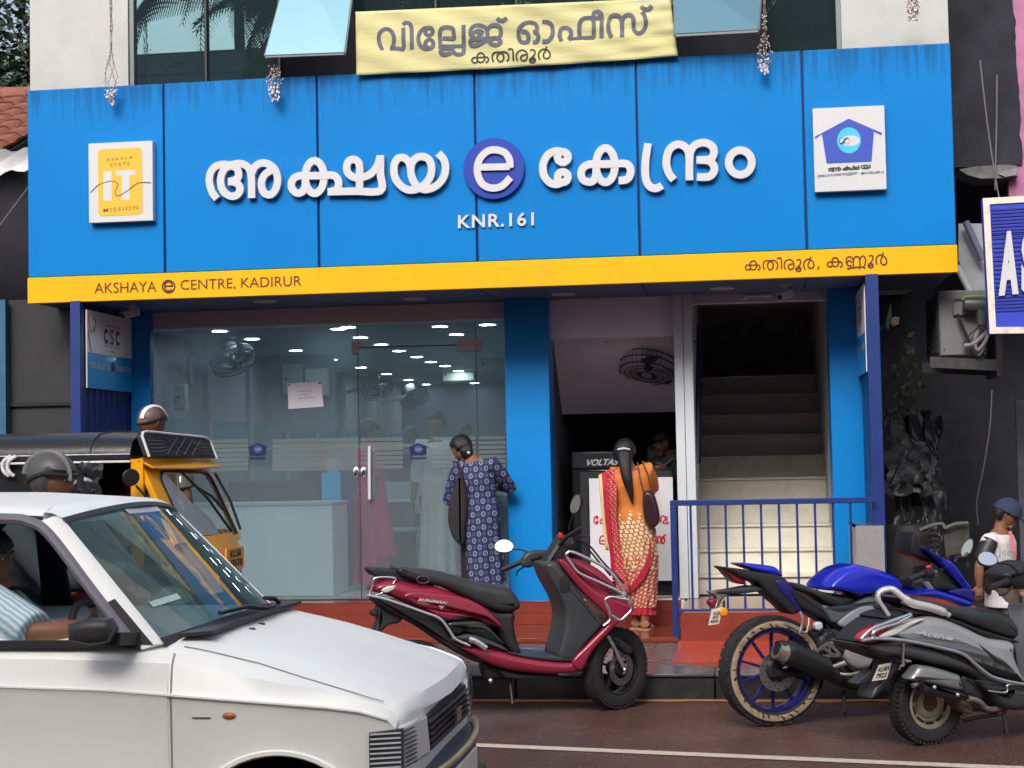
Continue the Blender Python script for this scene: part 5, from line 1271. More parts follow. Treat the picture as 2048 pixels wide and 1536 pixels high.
M_redlens = mat('red_lens', (.25,.008,.02), .15, coat=.6)
M_whitelens = mat('clear_lens', (.72,.72,.70), .15, coat=.6)
M_mirrorface = mat('mirror_face', (.9,.92,.93), .03, metal=1.0)
M_plate = mat('plate_white', (.70,.66,.58), .5)
def wheel(par, c, R_, w, rim, ax, rimmat, tyrmat=M_rubber, spokes=0, disc=None, stripe=None, steel=False, nblk=44, name='wheel'):
    "tyre, rim, hub (and disc) about axle direction ax at c, all parts of one wheel object"
    c = Vector(c); ax = Vector(ax).normalized(); a = V(0,0,1); a = (a-ax*a.dot(ax)).normalized(); b = ax.cross(a)
    e = lambda t: a*math.cos(t)+b*math.sin(t)
    prof = [(rim,-w*.36),(rim+.012,-w*.44),(R_-.05,-w*.50),(R_-.022,-w*.46),(R_-.008,-w*.30),(R_,0),(R_-.008,w*.30),(R_-.022,w*.46),(R_-.05,w*.50),(rim+.012,w*.44),(rim,w*.36)]
    ty = O(name, G().lathe(prof, c, ax, 56, True), tyrmat, par, local=True)
    g = G()
    for k in range(nblk):
        for s_ in (-1, 1):
            t = 2*PI*(k+(.25 if s_ > 0 else 0))/nblk; p = c+e(t)*(R_-.012)+ax*s_*w*.30; hk = .012 if steel else .0065; g.bar(p-e(t)*.004, p+e(t)*hk, w*(.24 if steel else .30), R_*2*PI/nblk*(.5 if steel else .78), e(t).cross(ax))
    O('tread', g, tyrmat, ty, local=True)['kind'] = 'stuff'
    if stripe:
        for s_ in (-1, 1): O('mud_band', G().lathe([(rim+.022,s_*(w*.475)),(R_-.05,s_*(w*.507)),(R_-.030,s_*(w*.485)),(R_-.026,s_*(w*.45))], c, ax, 56), stripe, ty, local=True)
        g = G(); r3 = random.Random(9)
        for s_ in (-1, 1):
            for k in range(34):
                t = 2*PI*(k+r3.uniform(-.3,.3))/34; ra = R_-.036-r3.uniform(0,.03); rb2 = ra-r3.uniform(.008,.03); g.bar(c+e(t)*ra+ax*s_*w*.503, c+e(t+r3.uniform(.02,.09))*rb2+ax*s_*w*.499, r3.uniform(.004,.012), .006, tuple(ax))
        O('band_notch', g, tyrmat, ty, local=True)['kind'] = 'stuff'
    if steel:
        g = G().lathe([(rim+.004,-w*.40),(rim-.010,-w*.42),(rim-.018,-w*.30),(rim-.022,-w*.20),(rim*.72,-w*.26),(rim*.62,-w*.16),(rim*.55,-w*.30),(rim*.22,-w*.34),(.022,-w*.36),(0,-w*.36)], c, ax, 40)
        O('rim', g, rimmat, ty, local=True)
        g = G()
        for k in range(10): t = 2*PI*k/10; p = c+e(t)*rim*.80-ax*w*.262; q = e(t).cross(ax); g.bar(p-q*.022, p+q*.022, .014, .010, ax)
        O('slot', g, M_black, ty, local=True)['kind'] = 'stuff'
        O('hub', G().lathe([(.045,-w*.34),(.04,-w*.42),(.0,-w*.43)], c, ax, 20), mat('rusty_hub', (.13,.08,.06), .7, var=.4, vs=20), ty, local=True)
    else:
        O('rim', G().lathe([(rim+.004,-w*.42),(rim-.006,-w*.42),(rim-.014,-w*.2),(rim-.014,w*.2),(rim-.006,w*.42),(rim+.004,w*.42)], c, ax, 48), rimmat, ty, local=True)
        O('hub', G().lathe([(0,-w*.45),(.035,-w*.45),(.045,-w*.3),(.045,w*.3),(.035,w*.45),(0,w*.45)], c, ax, 24), M_black, ty, local=True)
        for k in range(spokes):
            t = 2*PI*k/spokes; O('spoke', G().prism([c+e(t-.18)*.04+ax*.010, c+e(t+.18)*.04+ax*.010, c+e(t+.028)*(rim-.010)+ax*.005, c+e(t-.028)*(rim-.010)+ax*.005], -ax*.022), rimmat, ty, local=True)
    if disc:
        r0, r1, off = disc; O('brake_disc', G().lathe([(r0,off),(r1,off),(r1,off+.004*(1 if off > 0 else -1)),(r0,off+.004*(1 if off > 0 else -1))], c, ax, 40, True), M_steel, ty, local=True)
        g = G(); s_ = 1 if off > 0 else -1
        for k in range(26): t = 2*PI*k/26; rr = r0+(r1-r0)*(.3+.4*(k % 2)); g.cyl(c+e(t)*rr+ax*(off+.0041*s_), c+e(t)*rr+ax*(off+.0055*s_), .0045, n=6)
        O('disc_hole', g, M_black, ty, local=True)['kind'] = 'stuff'
    return ty
def panel(F, par, name, pts, near, m, half=None, rnd=.02, sm=4, z=None, warp=None):
    "side panel traced in photo pixels on the plane y=near of frame F, mirrored through to y=-near (or half thick)"
    pts = [(*(z([p[:2]])[0] if z else p[:2]), *p[2:]) for p in pts]
    P = F.poly(pts, near, sm); hh = abs(near) if half is None else half; yc = 0 if half is None else near+half
    g = G().pillow(P, hh if warp is None else (lambda x_, z_: hh*warp(x_, z_)), rnd, 4, None, yc)
    return O(name, g, m, par, local=True, ang=50)
def rod(F, par, name, pts, y, r, m, z=None, sm=5, n=8, sx=1, sy=1):
    pts = [(*(z([p[:2]])[0] if z else p[:2]), *p[2:]) for p in pts]
    P = F.path(pts, y, sm); rs = r
    return O(name, G().tube(P, rs, n, sx=sx, sy=sy), m, par, local=True, ang=60)
def flat_text(F, par, s, bl, br, tl, y, m, z=None, name='lettering', **k):
    q = [F.P(*(z([p])[0] if z else p), y) for p in (bl, br, tl)]
    g = G(); text_on(g, s, q[0], q[1], q[2], (0,-.001,0), **k); return O(name, g, m, par, local=True)
def mirror_head(par, c, d, rx, rz, face, roll=0):
    "rear-view mirror: shell and glass, glass facing d"
    c = Vector(c); d = Vector(d).normalized(); a = d.cross(V(0,0,1)).normalized(); b = a.cross(d); 
    a, b = a*math.cos(roll)+b*math.sin(roll), b*math.cos(roll)-a*math.sin(roll)
    e = lambda t, k: a*math.cos(t)*rx*k*(1-.12*math.sin(t))+b*math.sin(t)*rz*k
    rings = [[c-d*dd+e(2*PI*i/24, k) for i in range(24)] for k, dd in ((1,0),(1.02,.008),(.8,.028),(.3,.036))]
    o = O('mirror', G().loft(rings), M_black, par, local=True, ang=50)
    O('mirror_glass', G().add([c+d*.001+e(2*PI*i/24, .9) for i in range(24)], [tuple(range(24))]), face, o, local=True)
    return o

# ================================================================ maroon scooter
F = Fr((-.75,-2.22,0), R(22)); zs = zoomer(730,960,3.339)
sc = T('parked_scooter', 'maroon scooter with chrome guards parked before the middle blue pillar', 'scooter', tuple(F.o), F.rz, 'two wheelers parked along the kerb')
def P_(*a, **k): return panel(F, sc, *a, z=zs, **k)
def R_(*a, **k): return rod(F, sc, *a, z=zs, **k)
st_a = R(28)   # steering turned towards the street
fx = (math.sin(st_a)*-1)
ax_f = V(-math.sin(st_a), math.cos(st_a), 0)
wheel(sc, (0,0,.245), .245, .10, .155, ax_f, M_black, spokes=5, disc=(.06,.10,-.05))
wheel(sc, (-1.235,0,.235), .235, .11, .135, (0,1,0), M_black, spokes=5)
P_('tail_rack', [(40,590),(210,603),(330,640),(450,695),(440,712),(300,700),(150,668),(60,640)], -.10, M_black, rnd=.012)
P_('seat', [(215,600),(250,578),(350,590),(500,612),(610,640),(780,690),(960,722),(1020,775),(1048,835),(1030,872),(970,890),(880,880),(770,835),(640,770),(540,725),(400,690),(260,650)], -.155, M_seat, rnd=.05)
P_('rear_body', [(90,690),(190,668),(350,700),(480,715),(650,775),(800,845),(885,930),(932,1008),(900,995),(800,940),(640,925),(540,935),(430,890),(300,835),(150,770),(60,745)], -.165, M_maroon, rnd=.06)
P_('side_bulge', [(262,770),(340,742),(520,757),(690,795),(810,860),(885,935),(915,985),(780,915),(620,893),(480,868),(380,850),(300,810)], -.178, M_maroon, half=.02, rnd=.018)
P_('lower_crease', [(420,862),(520,880),(700,900),(800,930),(640,915),(545,930)], -.176, M_maroon, half=.012, rnd=.01)
P_('side_light', [(110,735),(150,708),(208,708),(190,735),(140,755)], -.168, M_whitelens, half=.02, rnd=.01)
P_('under_body', [(60,775),(250,840),(500,940),(590,1070),(700,1120),(780,1220),(700,1200),(560,1120),(400,1010),(260,930),(110,850)], -.13, M_black, rnd=.03)
P_('mudguard', [(90,850),(180,860),(255,905),(230,955),(160,970),(115,1012),(70,1010),(95,930)], -.075, M_dkgrey, rnd=.02)
P_('number_plate_stay', [(50,880),(95,872),(98,905),(55,912)], -.05, M_black, rnd=.008)
P_('gloss_panel', [(555,955),(700,938),(785,940),(850,1000),(935,1092),(900,1090),(820,1020),(720,1005),(600,1030)], -.168, M_blackgloss, rnd=.02)
P_('engine_cover', [(600,1052),(700,1022),(790,1025),(880,1070),(965,1145),(900,1145),(800,1120),(690,1105)], -.16, M_dkgrey, rnd=.03)
P_('lower_body', [(640,1118),(760,1122),(900,1142),(1060,1178),(1250,1208),(1390,1215,'s'),(1450,1180),(1500,1230),(1430,1290),(1250,1300),(1050,1285),(900,1255),(800,1215),(710,1165)], -.17, M_maroon, rnd=.045)
P_('belly_pan', [(900,1262),(1100,1288),(1300,1300),(1280,1330),(1000,1330),(930,1310)], -.11, M_dkgrey, rnd=.02)
P_('seat_base', [(800,850),(880,885),(1000,885),(1002,970),(1022,1080),(1048,1165),(985,1152),(905,1045),(835,930)], -.13, M_black, rnd=.03)
P_('floor_mat', [(960,1150),(1060,1162),(1290,1180),(1390,1190),(1385,1210),(1200,1205),(1000,1170)], -.165, M_dkgrey, rnd=.01)
P_('legshield_inner', [(1215,565),(1290,548),(1345,620),(1430,740),(1520,860),(1600,950),(1560,1010),(1470,1110),(1395,1205),(1295,1188),(1325,1050),(1345,900),(1310,790),(1240,660)], -.17, M_dkgrey, rnd=.03)
P_('glovebox', [(1300,640),(1360,650),(1370,740),(1310,745)], -.174, M_black, half=.01, rnd=.006)
P_('legshield', [(1300,548),(1350,540),(1440,650),(1560,745),(1690,800),(1775,835),(1780,875),(1700,955),(1600,1055),(1520,1150),(1450,1270),(1385,1215),(1480,1110),(1560,1030),(1630,950),(1600,880),(1500,790),(1400,680)], -.19, M_maroon, half=.05, rnd=.018)
P_('legshield', [(1300,548),(1350,540),(1440,650),(1560,745),(1690,800),(1775,835),(1780,875),(1700,955),(1600,1055),(1520,1150),(1450,1270),(1385,1215),(1480,1110),(1560,1030),(1630,950),(1600,880),(1500,790),(1400,680)], .10, M_maroon, half=.05, rnd=.018)
P_('front_apron', [(1420,560),(1560,680),(1700,780),(1770,840),(1770,880),(1690,950),(1600,1050),(1560,1060),(1640,950),(1590,860),(1480,740)], -.14, M_maroon, rnd=.03)
P_('front_cheek', [(1350,528),(1430,530),(1560,590),(1650,670),(1700,740),(1600,700),(1480,640),(1400,590)], -.165, M_maroon, rnd=.04)
P_('headlamp', [(1630,838),(1700,812),(1770,858),(1745,900),(1700,922),(1645,900)], -.10, M_maroon, rnd=.03)
for y_ in (-.185, .185):
    R_('guard_rail', [(1345,515),(1350,488),(1400,485),(1610,590),(1700,690),(1745,775),(1690,740),(1560,680),(1430,620),(1375,555),(1345,515)], y_, .0095, M_chrome)
    R_('guard_rail', [(1592,975),(1640,930),(1630,870),(1604,805),(1640,780),(1700,790),(1768,805),(1782,860),(1745,905),(1702,935),(1650,903)], y_, .0095, M_chrome)
    R_('guard_rail', [(12,768),(120,790),(250,832),(400,885),(500,925),(560,1000),(605,1062),(700,1106)], y_, .0095, M_chrome)
R_('guard_rail', [(30,765),(50,710),(68,655),(190,652),(198,680),(120,750),(70,770)], -.15, .006, M_chrome)
R_('guard_rail', [(30,765),(50,710),(68,655),(190,652),(198,680),(120,750),(70,770)], .15, .006, M_chrome)
R_('foot_peg', [(695,1062),(740,1075),(810,1122)], -.20, .013, M_chrome, sx=1.4)
# steering head: covers, grips, mirrors
P_('handlebar_cover', [(1205,545),(1240,480),(1290,405),(1320,370),(1400,385),(1415,450),(1350,545),(1270,580),(1220,575)], -.07, M_black, rnd=.035)
P_('switch_pod', [(1050,545),(1085,485),(1180,466),(1245,490),(1230,580),(1160,545),(1110,585),(1060,580)], .16, M_dkgrey, half=.03, rnd=.02)
R_('grip', [(918,600,.30),(1050,543,.25)], .3, .0165, M_black)
R_('handlebar', [(1050,543,.25),(1150,520,.12),(1260,470,0),(1350,380,-.15),(1380,362,-.2)], 0, .012, M_black)
R_('grip', [(1375,365,-.2),(1445,322,-.28)], -.2, .0165, M_black)
R_('brake_lever', [(1010,640,.30),(1020,610,.3),(1060,580,.25),(1110,560,.22)], .3, .006, M_black)
R_('brake_lever', [(1500,370,-.3),(1430,375,-.25),(1400,400,-.2),(1380,430,-.2)], -.2, .006, M_black)
P_('start_switch', [(1295,355),(1320,355),(1322,385),(1295,388)], -.09, mat('red_switch', (.6,.02,.02), .4), half=.01, rnd=.006)
R_('mirror_stem', [(985,458,.28),(1040,465,.25),(1085,480,.2)], .28, .005, M_black)
c_ = F.P(*zs([(928,440)])[0], .30); mirror_head(sc, c_, (-.20,-.86,.50), .062, .046, M_mirrorface)
c_ = F.P(*zs([(1407,160)])[0], -.25); mirror_head(sc, c_, (-.85,-.5,.1), .040, .062, mat('mirror_grey', (.30,.36,.36), .1, metal=.6), .35)
R_('mirror_stem', [(1400,215,-.25),(1375,270,-.22),(1362,335,-.18)], -.22, .005, M_black)
R_('visor_edge', [(1425,395),(1500,440),(1600,560),(1730,690)], -.06, .006, M_black)
R_('visor_edge', [(1440,400),(1540,520),(1640,640)], .06, .006, M_black)
P_('front_fender', [(1590,1045),(1660,1030),(1740,1080),(1795,1140),(1760,1172),(1700,1130),(1640,1110)], -.07, M_black, rnd=.03)
for y_ in (-.085, .085): R_('fork', [(1620,1040),(1680,1150),(1735,1268)], y_, .014, M_steel)
O('fork_bolt', G().ball(F.P(*zs([(1735,1268)])[0], -.10), .012, .01, .012), M_chrome, sc, local=True)
R_('side_stand', [(965,1300,-.02),(975,1400,-.05),(985,1497,-.09)], 0, .010, M_black)
P_('engine', [(790,1240),(830,1210),(920,1260),(910,1330),(820,1335)], -.08, M_black, rnd=.04)
O('kick_lever', G().tube(F.path([(760,1365,-.15),(838,1340,-.16),(885,1355,-.15)], 0, 3), .008, 6), M_steel, sc, local=True)
O('kick_boss', G().ball(F.P(*zs([(838,1339)])[0], -.165), .016), M_chrome, sc, local=True)
flat_text(F, sc, 'BURGMAN', (352,806), (545,830), (358,788), -.200, M_white, z=zs, bold=.03, shear=.3)
flat_text(F, sc, 'STREET', (350,823), (428,834), (351,813), -.200, mat('badge_grey', (.35,.3,.32), .5), z=zs)
g = G(); q = [F.P(*zs([p])[0], -.200) for p in ((488,838),(532,843),(508,866),(505,852))]; g.add(q, [(0,1,2,3)]); O('badge_mark', g, mat('badge_grey', (0,0,0)), sc, local=True)
R_('seat_badge', [(345,660),(370,645),(410,650),(428,670),(405,688),(360,684),(345,660)], -.160, .005, M_dkgrey)

# ================================================================ blue sports motorcycle
F = Fr((.17,-2.81,0), R(25)); zm = zoomer(1348,1011,2.926); zk = zoomer(1640,1060,6.4)
mo = T('parked_motorcycle', 'blue and black sports motorcycle parked before the navy railing', 'motorcycle', tuple(F.o), F.rz, 'two wheelers parked along the kerb')
def P_(*a, z=zm, **k): return panel(F, mo, *a, z=z, **k)
def R_(*a, z=zm, **k): return rod(F, mo, *a, z=z, **k)
wheel(mo, (0,0,.305), .305, .13, .222, (0,1,0), mat('rim_blue', (.010,.014,.15), .35, coat=.3), spokes=10, disc=(.062,.11,-.07), stripe=M_mudtyre, nblk=30)
wheel(mo, (1.325,0,.295), .295, .11, .220, (-.1,1,0), mat('rim_blue', (0,0,0)), spokes=10, disc=(.09,.14,-.06))
P_('tail_cowl', [(390,345),(450,340),(530,348),(600,362),(640,412),(560,402),(460,375)], -.075, M_vblue, rnd=.02)
P_('tail_side', [(300,365),(400,372),(540,395),(630,412),(690,465),(755,590),(700,640),(640,590),(560,520),(500,455),(410,430)], -.085, M_black, rnd=.02)
P_('tail_side_blue', [(600,440),(660,440),(700,480),(765,592),(730,625),(680,560),(620,500)], -.092, mat('deep_blue', (.012,.012,.13), .35, coat=.3), half=.02, rnd=.012)
P_('tail_light', [(292,358),(345,385),(405,425),(415,462),(370,450),(320,400)], -.06, M_redlens, rnd=.012)
P_('plate_holder', [(250,508),(340,490),(470,470),(545,492),(480,508),(350,520)], -.045, M_dkgrey, rnd=.012)
P_('plate_bracket', [(215,505),(320,508),(300,540),(280,560),(262,600),(240,600),(255,540)], -.035, M_alu, rnd=.01)
P_('reflector', [(212,560),(250,545),(258,585),(225,590)], -.03, M_redlens, rnd=.008)
pa, pb, pc, pd = [F.P(*zm([p])[0], -.03) for p in ((198,603),(265,590),(240,688),(178,697))]
pl = O('number_plate', G().slab(pa+V(0,-.05,0), pb+V(0,-.05,0), pc+V(0,-.05,0), pd+V(0,-.05,0), V(.006,.006,0)), M_plate, mo, local=True)
g = G(); L2 = lambda u, v: pd+(pc-pd)*u+(pa-pd)*v+V(0,-.052,0)
text_on(g, 'KL58', L2(.25,.62), L2(.85,.62), L2(.25,.82), (0,-.002,0), bold=.03); text_on(g, 'AA', L2(.2,.40), L2(.8,.40), L2(.2,.56), (0,-.002,0), bold=.03); text_on(g, '4242', L2(.12,.14), L2(.85,.14), L2(.12,.32), (0,-.002,0), bold=.03); O('lettering', g, M_ink, mo, local=True)
cA = F.P(*zm([(292,625)])[0], -.09); O('indicator', G().lathe([(0,-.012),(.018,-.010),(.026,0),(.024,.02),(0,.026)], cA, (0,1,0), 20), M_amber, mo, local=True)
R_('indicator_stalk', [(292,560,-.03),(292,590,-.06),(292,612,-.085)], -.05, .007, M_black)
P_('seat', [(680,452),(760,462),(860,500),(960,520),(1040,532),(1066,555),(1040,575),(980,596),(900,570),(800,520),(720,495)], -.10, M_seat, rnd=.03)
P_('side_frame', [(700,490),(860,570),(980,640),(1090,760),(1060,790),(960,720),(850,650),(750,600)], -.11, M_black, rnd=.02)
P_('side_cover', [(880,585),(985,607),(1075,570),(1160,525),(1300,540),(1300,570),(1200,585),(1090,590),(955,690),(900,640)], -.13, mat('grille_grey', (.10,.12,.14), .4), rnd=.02)
P_('side_grille', [(962,690),(1085,595),(1190,588),(1235,600),(1160,650),(1130,690),(1050,722)], -.135, mat('panel_grey', (.22,.26,.30), .35), half=.02, rnd=.012)
P_('fuel_tank', [(903,495),(925,440),(1000,375),(1070,352),(1110,350),(1250,385),(1335,425),(1358,470),(1340,515),(1250,535),(1180,520),(1110,545),(1060,520),(980,505)], -.15, M_vblue, rnd=.075)
P_('tank_crease', [(925,485),(945,445),(1020,388),(1100,372),(1230,400),(1320,440),(1330,490),(1200,512),(1080,515),(1000,498)], -.162, M_vblue, half=.02, rnd=.015)
P_('fairing_upper', [(1180,830),(1300,790),(1460,755),(1600,790),(1800,850),(1940,910),(1990,965),(1880,985),(1700,925),(1500,880),(1300,860)], -.17, M_vblue, rnd=.04, z=zk)
P_('cowl_edge', [(1350,240),(1420,270),(1560,350),(1720,430),(1840,600),(1930,720),(1990,900),(1960,890),(1900,760),(1800,620),(1690,470),(1560,420),(1480,350)], -.16, M_vblue, half=.03, rnd=.014, z=zk)
P_('cowl_edge', [(1350,240),(1420,270),(1560,350),(1720,430),(1840,600),(1930,720),(1990,900),(1960,890),(1900,760),(1800,620),(1690,470),(1560,420),(1480,350)], .10, M_vblue, half=.03, rnd=.014, z=zk)
P_('fairing_inner', [(1480,500),(1640,520),(1720,480),(1800,600),(1900,740),(1960,880),(1800,860),(1660,790),(1480,760)], -.13, M_black, rnd=.03, z=zk)
P_('fairing_panel', [(1660,795),(1900,745),(1960,870),(1975,930),(1880,880)], -.165, mat('deep_blue', (0,0,0)), half=.02, rnd=.01, z=zk)
P_('windscreen', [(1210,30),(1300,165),(1370,240),(1480,330),(1560,420),(1500,430),(1300,360),(1180,300)], -.10, mat('smoked_screen', (.012,.013,.017), .35), rnd=.02, z=zk)
P_('fairing_lower', [(1010,810),(1075,745),(1130,700),(1400,640),(1700,700),(1650,860),(1400,980),(1180,960),(1080,965),(1010,900)], -.16, M_vgrey, rnd=.04)
P_('cockpit', [(1390,440),(1480,400),(1600,380),(1640,420),(1600,500),(1450,520)], -.09, M_black, rnd=.03)
R_('grip', [(1130,640,-.30),(1330,560,-.28)], -.3, .017, M_black, z=zk)
R_('switch_gear', [(1340,570,-.28),(1420,545,-.26)], -.26, .030, M_black, z=zk)
O('kill_switch', G().ball(F.P(*zk([(1395,475)])[0], -.27), .018, .014, .012), mat('red_switch', (0,0,0)), mo, local=True)
R_('clutch_lever', [(1180,720,-.3),(1300,650,-.33),(1420,640,-.3),(1470,600,-.26)], -.3, .006, M_black, z=zk)
R_('fork_tube', [(1330,640,-.1),(1420,760,-.1)], -.1, .020, M_alu, z=zk)
for p_ in ((1560,520),(1610,630),(1540,600)): O('gauge_part', G().ball(F.P(*zk([p_])[0], -.1), .022, .02, .016), M_alu if p_[0] == 1560 else M_black, mo, local=True)
c_ = F.P(*zk([(1885,230)])[0], .0); mirror_head(mo, c_, (-.75,-.62,.1), .030, .062, mat('mirror_grey', (0,0,0)), .45)
R_('mirror_stem', [(1890,300,.0),(1840,350,-.05),(1760,350,-.1),(1720,420,-.12)], 0, .010, M_black, z=zk)
R_('mirror_stem', [(1850,340,.0),(1880,420,0),(1900,480,-.1)], 0, .008, M_black, z=zk)
P_('engine', [(850,780),(960,720),(1060,800),(1010,900),(1100,960),(1400,960),(1380,1020),(1000,1020),(900,930)], -.10, M_iron, rnd=.03)
P_('sump', [(960,990),(1380,1000),(1300,1100),(1040,1080)], -.09, M_black, rnd=.03)
for p0, p1, r_ in (((880,850),(980,760),.03),((930,800),(1010,860),.035),((990,890),(1060,960),.03)): R_('engine_casing', [p0, p1], -.11, r_, M_iron)
R_('exhaust', [(610,845,-.16),(640,845,-.16),(760,900,-.15),(900,965,-.13),(960,1005,-.11)], -.15, [.050]*6+[.066]*9+[.045]*6, mat('exhaust_black', (.020,.022,.025), .35), n=14, sm=5)
O('exhaust_tip', G().tube([F.P(*zm([(600,842)])[0], -.16), F.P(*zm([(650,862)])[0], -.158)], [.052,.062], 16), M_alu, mo, local=True)
R_('exhaust_end', [(596,841,-.162),(602,843,-.162)], -.16, [.034,.034], M_black)
R_('header_pipe', [(950,1000,-.11),(1080,1050,-.09),(1250,1040,-.05),(1360,960,0)], -.1, .024, M_iron)
R_('swingarm', [(585,985,-.09),(760,970,-.08),(930,930,-.07)], -.09, .026, M_black)
R_('swingarm', [(585,985,.09),(760,970,.08),(930,930,.07)], .09, .026, M_black)
P_('brake_caliper', [(560,930),(610,905),(640,950),(600,1010),(560,1000)], -.105, M_black, half=.03, rnd=.012)
g = G()
for a_, b_ in (((830,855),(905,805)),((905,805),(972,875)),((972,875),(830,885)),((868,830),(940,880)),((905,805),(912,885)),((830,855),(850,890))): g.bar(F.P(*zm([a_])[0], -.145), F.P(*zm([b_])[0], -.145), .012, .016)
O('footrest_bracket', g, M_alu, mo, local=True)
R_('footpeg', [(920,950,-.14),(1005,920,-.19)], -.16, .016, M_alu); R_('brake_pedal', [(970,985,-.15),(1030,990,-.17),(1100,975,-.17)], -.16, .010, M_alu)
R_('passenger_peg', [(735,620,-.12),(752,660,-.13),(750,700,-.13),(735,745,-.13)], -.12, .010, M_alu); R_('passenger_peg', [(790,660,-.12),(785,710,-.13),(760,745,-.13),(650,690,-.12)], -.12, .009, M_alu)
R_('shock_absorber', [(840,690,0),(900,880,0)], 0, .035, M_black)
P_('fluid_bottle', [(830,690),(868,685),(872,725),(835,728)], -.13, M_ltgrey, half=.02, rnd=.01)
for pts in (((860,720),(900,740),(905,790),(880,820)),((940,760),(950,800),(930,840)),((890,700),(960,780),(1000,830))): R_('hose', pts, -.13, .005, M_black)
R_('side_stand', [(990,1080,-.02),(995,1140,-.04),(1000,1215,-.10)], -.05, .011, M_black)
P_('hugger', [(640,700),(720,690),(790,760),(810,800),(760,790),(700,740)], -.06, M_black, rnd=.012)

# ================================================================ grey scooter
F = Fr((.93,-3.41,0), R(32)); za = zoomer(1680,1160,4.516)
ac2 = T('parked_scooter', 'grey scooter with steel rim wheel and curved silver grab rail, nearest at lower right', 'scooter', tuple(F.o), F.rz, 'two wheelers parked along the kerb')
def P_(*a, z=za, **k): return panel(F, ac2, *a, z=z, **k)
def R_(*a, z=za, **k): return rod(F, ac2, *a, z=z, **k)
wc = F.L(*za([(775,1122)])[0], -.0)
wheel(ac2, (wc[0],0,.215), .215, .105, .130, (0,1,0), M_creamrim, steel=True, nblk=52)
wheel(ac2, (wc[0]+1.24,0,.215), .215, .095, .130, (0,1,0), M_creamrim, steel=True)
P_('seat', [(600,170),(700,160),(900,200),(1100,240),(1300,262),(1450,275),(1560,320),(1625,400),(1648,470),(1635,525),(1590,540),(1450,500),(1250,425),(1050,350),(900,310),(700,250)], -.15, M_seat, rnd=.05)
P_('seat_skirt', [(640,255),(860,300),(1040,350),(1300,450),(1590,540),(1600,570),(1400,535),(1150,440),(980,365),(800,325),(600,290)], -.14, M_black, rnd=.02)
P_('side_body', [(488,503),(620,408),(800,336),(950,345),(1150,425),(1370,525),(1590,565),(1605,690),(1660,860),(1700,960),(1640,930),(1400,770),(1200,690),(1000,610),(760,555)], -.175, M_vgrey, rnd=.05)
P_('lower_body', [(240,585),(420,570),(600,560),(800,585),(1000,630),(1180,700),(1330,800),(1480,900),(1700,960),(1750,1040),(1600,1050),(1380,1000),(1250,880),(1050,800),(850,755),(640,700),(430,685),(320,640)], -.165, mat('lower_grey', (.075,.08,.088), .4), rnd=.045)
P_('side_vent', [(1255,578),(1340,640),(1440,720),(1530,780),(1470,770),(1370,700)], -.178, M_black, half=.006, rnd=.004)
P_('tail_light', [(235,565),(250,505),(330,440),(450,395),(560,378),(470,450),(360,520),(350,560)], -.172, mat('bright_red_lens', (.45,.01,.02), .15, coat=.6), half=.05, rnd=.012)
P_('tail_lens', [(345,525),(440,460),(560,400),(760,350),(640,420),(500,505)], -.180, M_whitelens, half=.05, rnd=.012)
P_('tail_trim', [(195,560),(245,500),(330,420),(440,350),(640,310),(430,400),(310,460),(240,560)], -.12, M_black, rnd=.02)
P_('rear_top', [(400,340),(560,280),(830,300),(700,350),(500,370)], -.11, M_black, rnd=.02)
for y_ in (-.19,):
    R_('guard_rail', [(195,548),(205,515),(290,440),(430,385),(640,308)], y_, .009, M_chrome)
    R_('guard_rail', [(300,530),(305,470),(400,425),(520,390),(645,318)], y_, .009, M_chrome)
    R_('guard_rail', [(195,548),(330,528),(600,548),(900,610),(1105,668),(1220,760),(1350,862),(1480,908)], y_, .010, M_chrome)
    R_('guard_rail', [(1480,908),(1560,925),(1700,950)], y_, .010, M_chrome)
R_('guard_stay', [(572,570),(574,640),(568,700),(575,770)], -.18, .007, M_chrome)
R_('grab_rail', [(440,320,-.10),(395,250,-.10),(352,180,-.10),(355,120,-.10),(410,88,-.11),(480,88,-.12),(560,150,-.14),(650,210,-.15),(800,245,-.155),(900,275,-.155),(985,318,-.155)], -.12, [.011]*18+[.013]*6+[.017]*8+[.022]*16+[.014]*4, mat('rail_silver', (.72,.73,.75), .3, metal=.5), n=12)
R_('grab_rail', [(440,320,.10),(395,250,.10),(352,180,.10),(355,120,.10),(410,88,.11),(480,88,.12),(560,150,.14),(650,210,.15),(800,245,.155),(985,318,.155)], .12, .018, mat('rail_silver', (0,0,0)), n=10)
R_('rail_cross', [(352,130,-.10),(352,130,0),(352,130,.10)], 0, .016, M_dkgrey)
R_('rail_cross', [(575,290,-.10),(580,240,-.1),(560,200,-.12)], 0, .007, M_alu)
# muffler
P_('heat_shield', [(650,900),(690,830),(750,775),(900,800),(1050,845),(1105,875),(1118,1000),(1000,985),(850,950),(740,925)], -.19, mat('shield_grey', (.33,.34,.34), .35, metal=.6, var=.12, vs=14), half=.05, rnd=.03)
P_('muffler_cover', [(738,915),(850,955),(1000,990),(1110,1015),(1175,1060),(1150,1085),(1050,1095),(900,1060),(790,1030),(760,975)], -.20, M_blackgloss, half=.035, rnd=.02)
O('cover_bolt', G().ball(F.P(*za([(852,970)])[0], -.205), .012).ball(F.P(*za([(1062,1038)])[0], -.205), .012), M_steel, ac2, local=True)['kind'] = 'stuff'
R_('muffler_tip', [(655,955,-.16),(700,935,-.16)], -.16, .014, M_alu)
R_('exhaust_pipe', [(1160,1070,-.16),(1250,1095,-.15),(1310,1150,-.13),(1370,1170,-.12),(1440,1150,-.1),(1500,1125,-.08)], -.14, .016, M_alu)
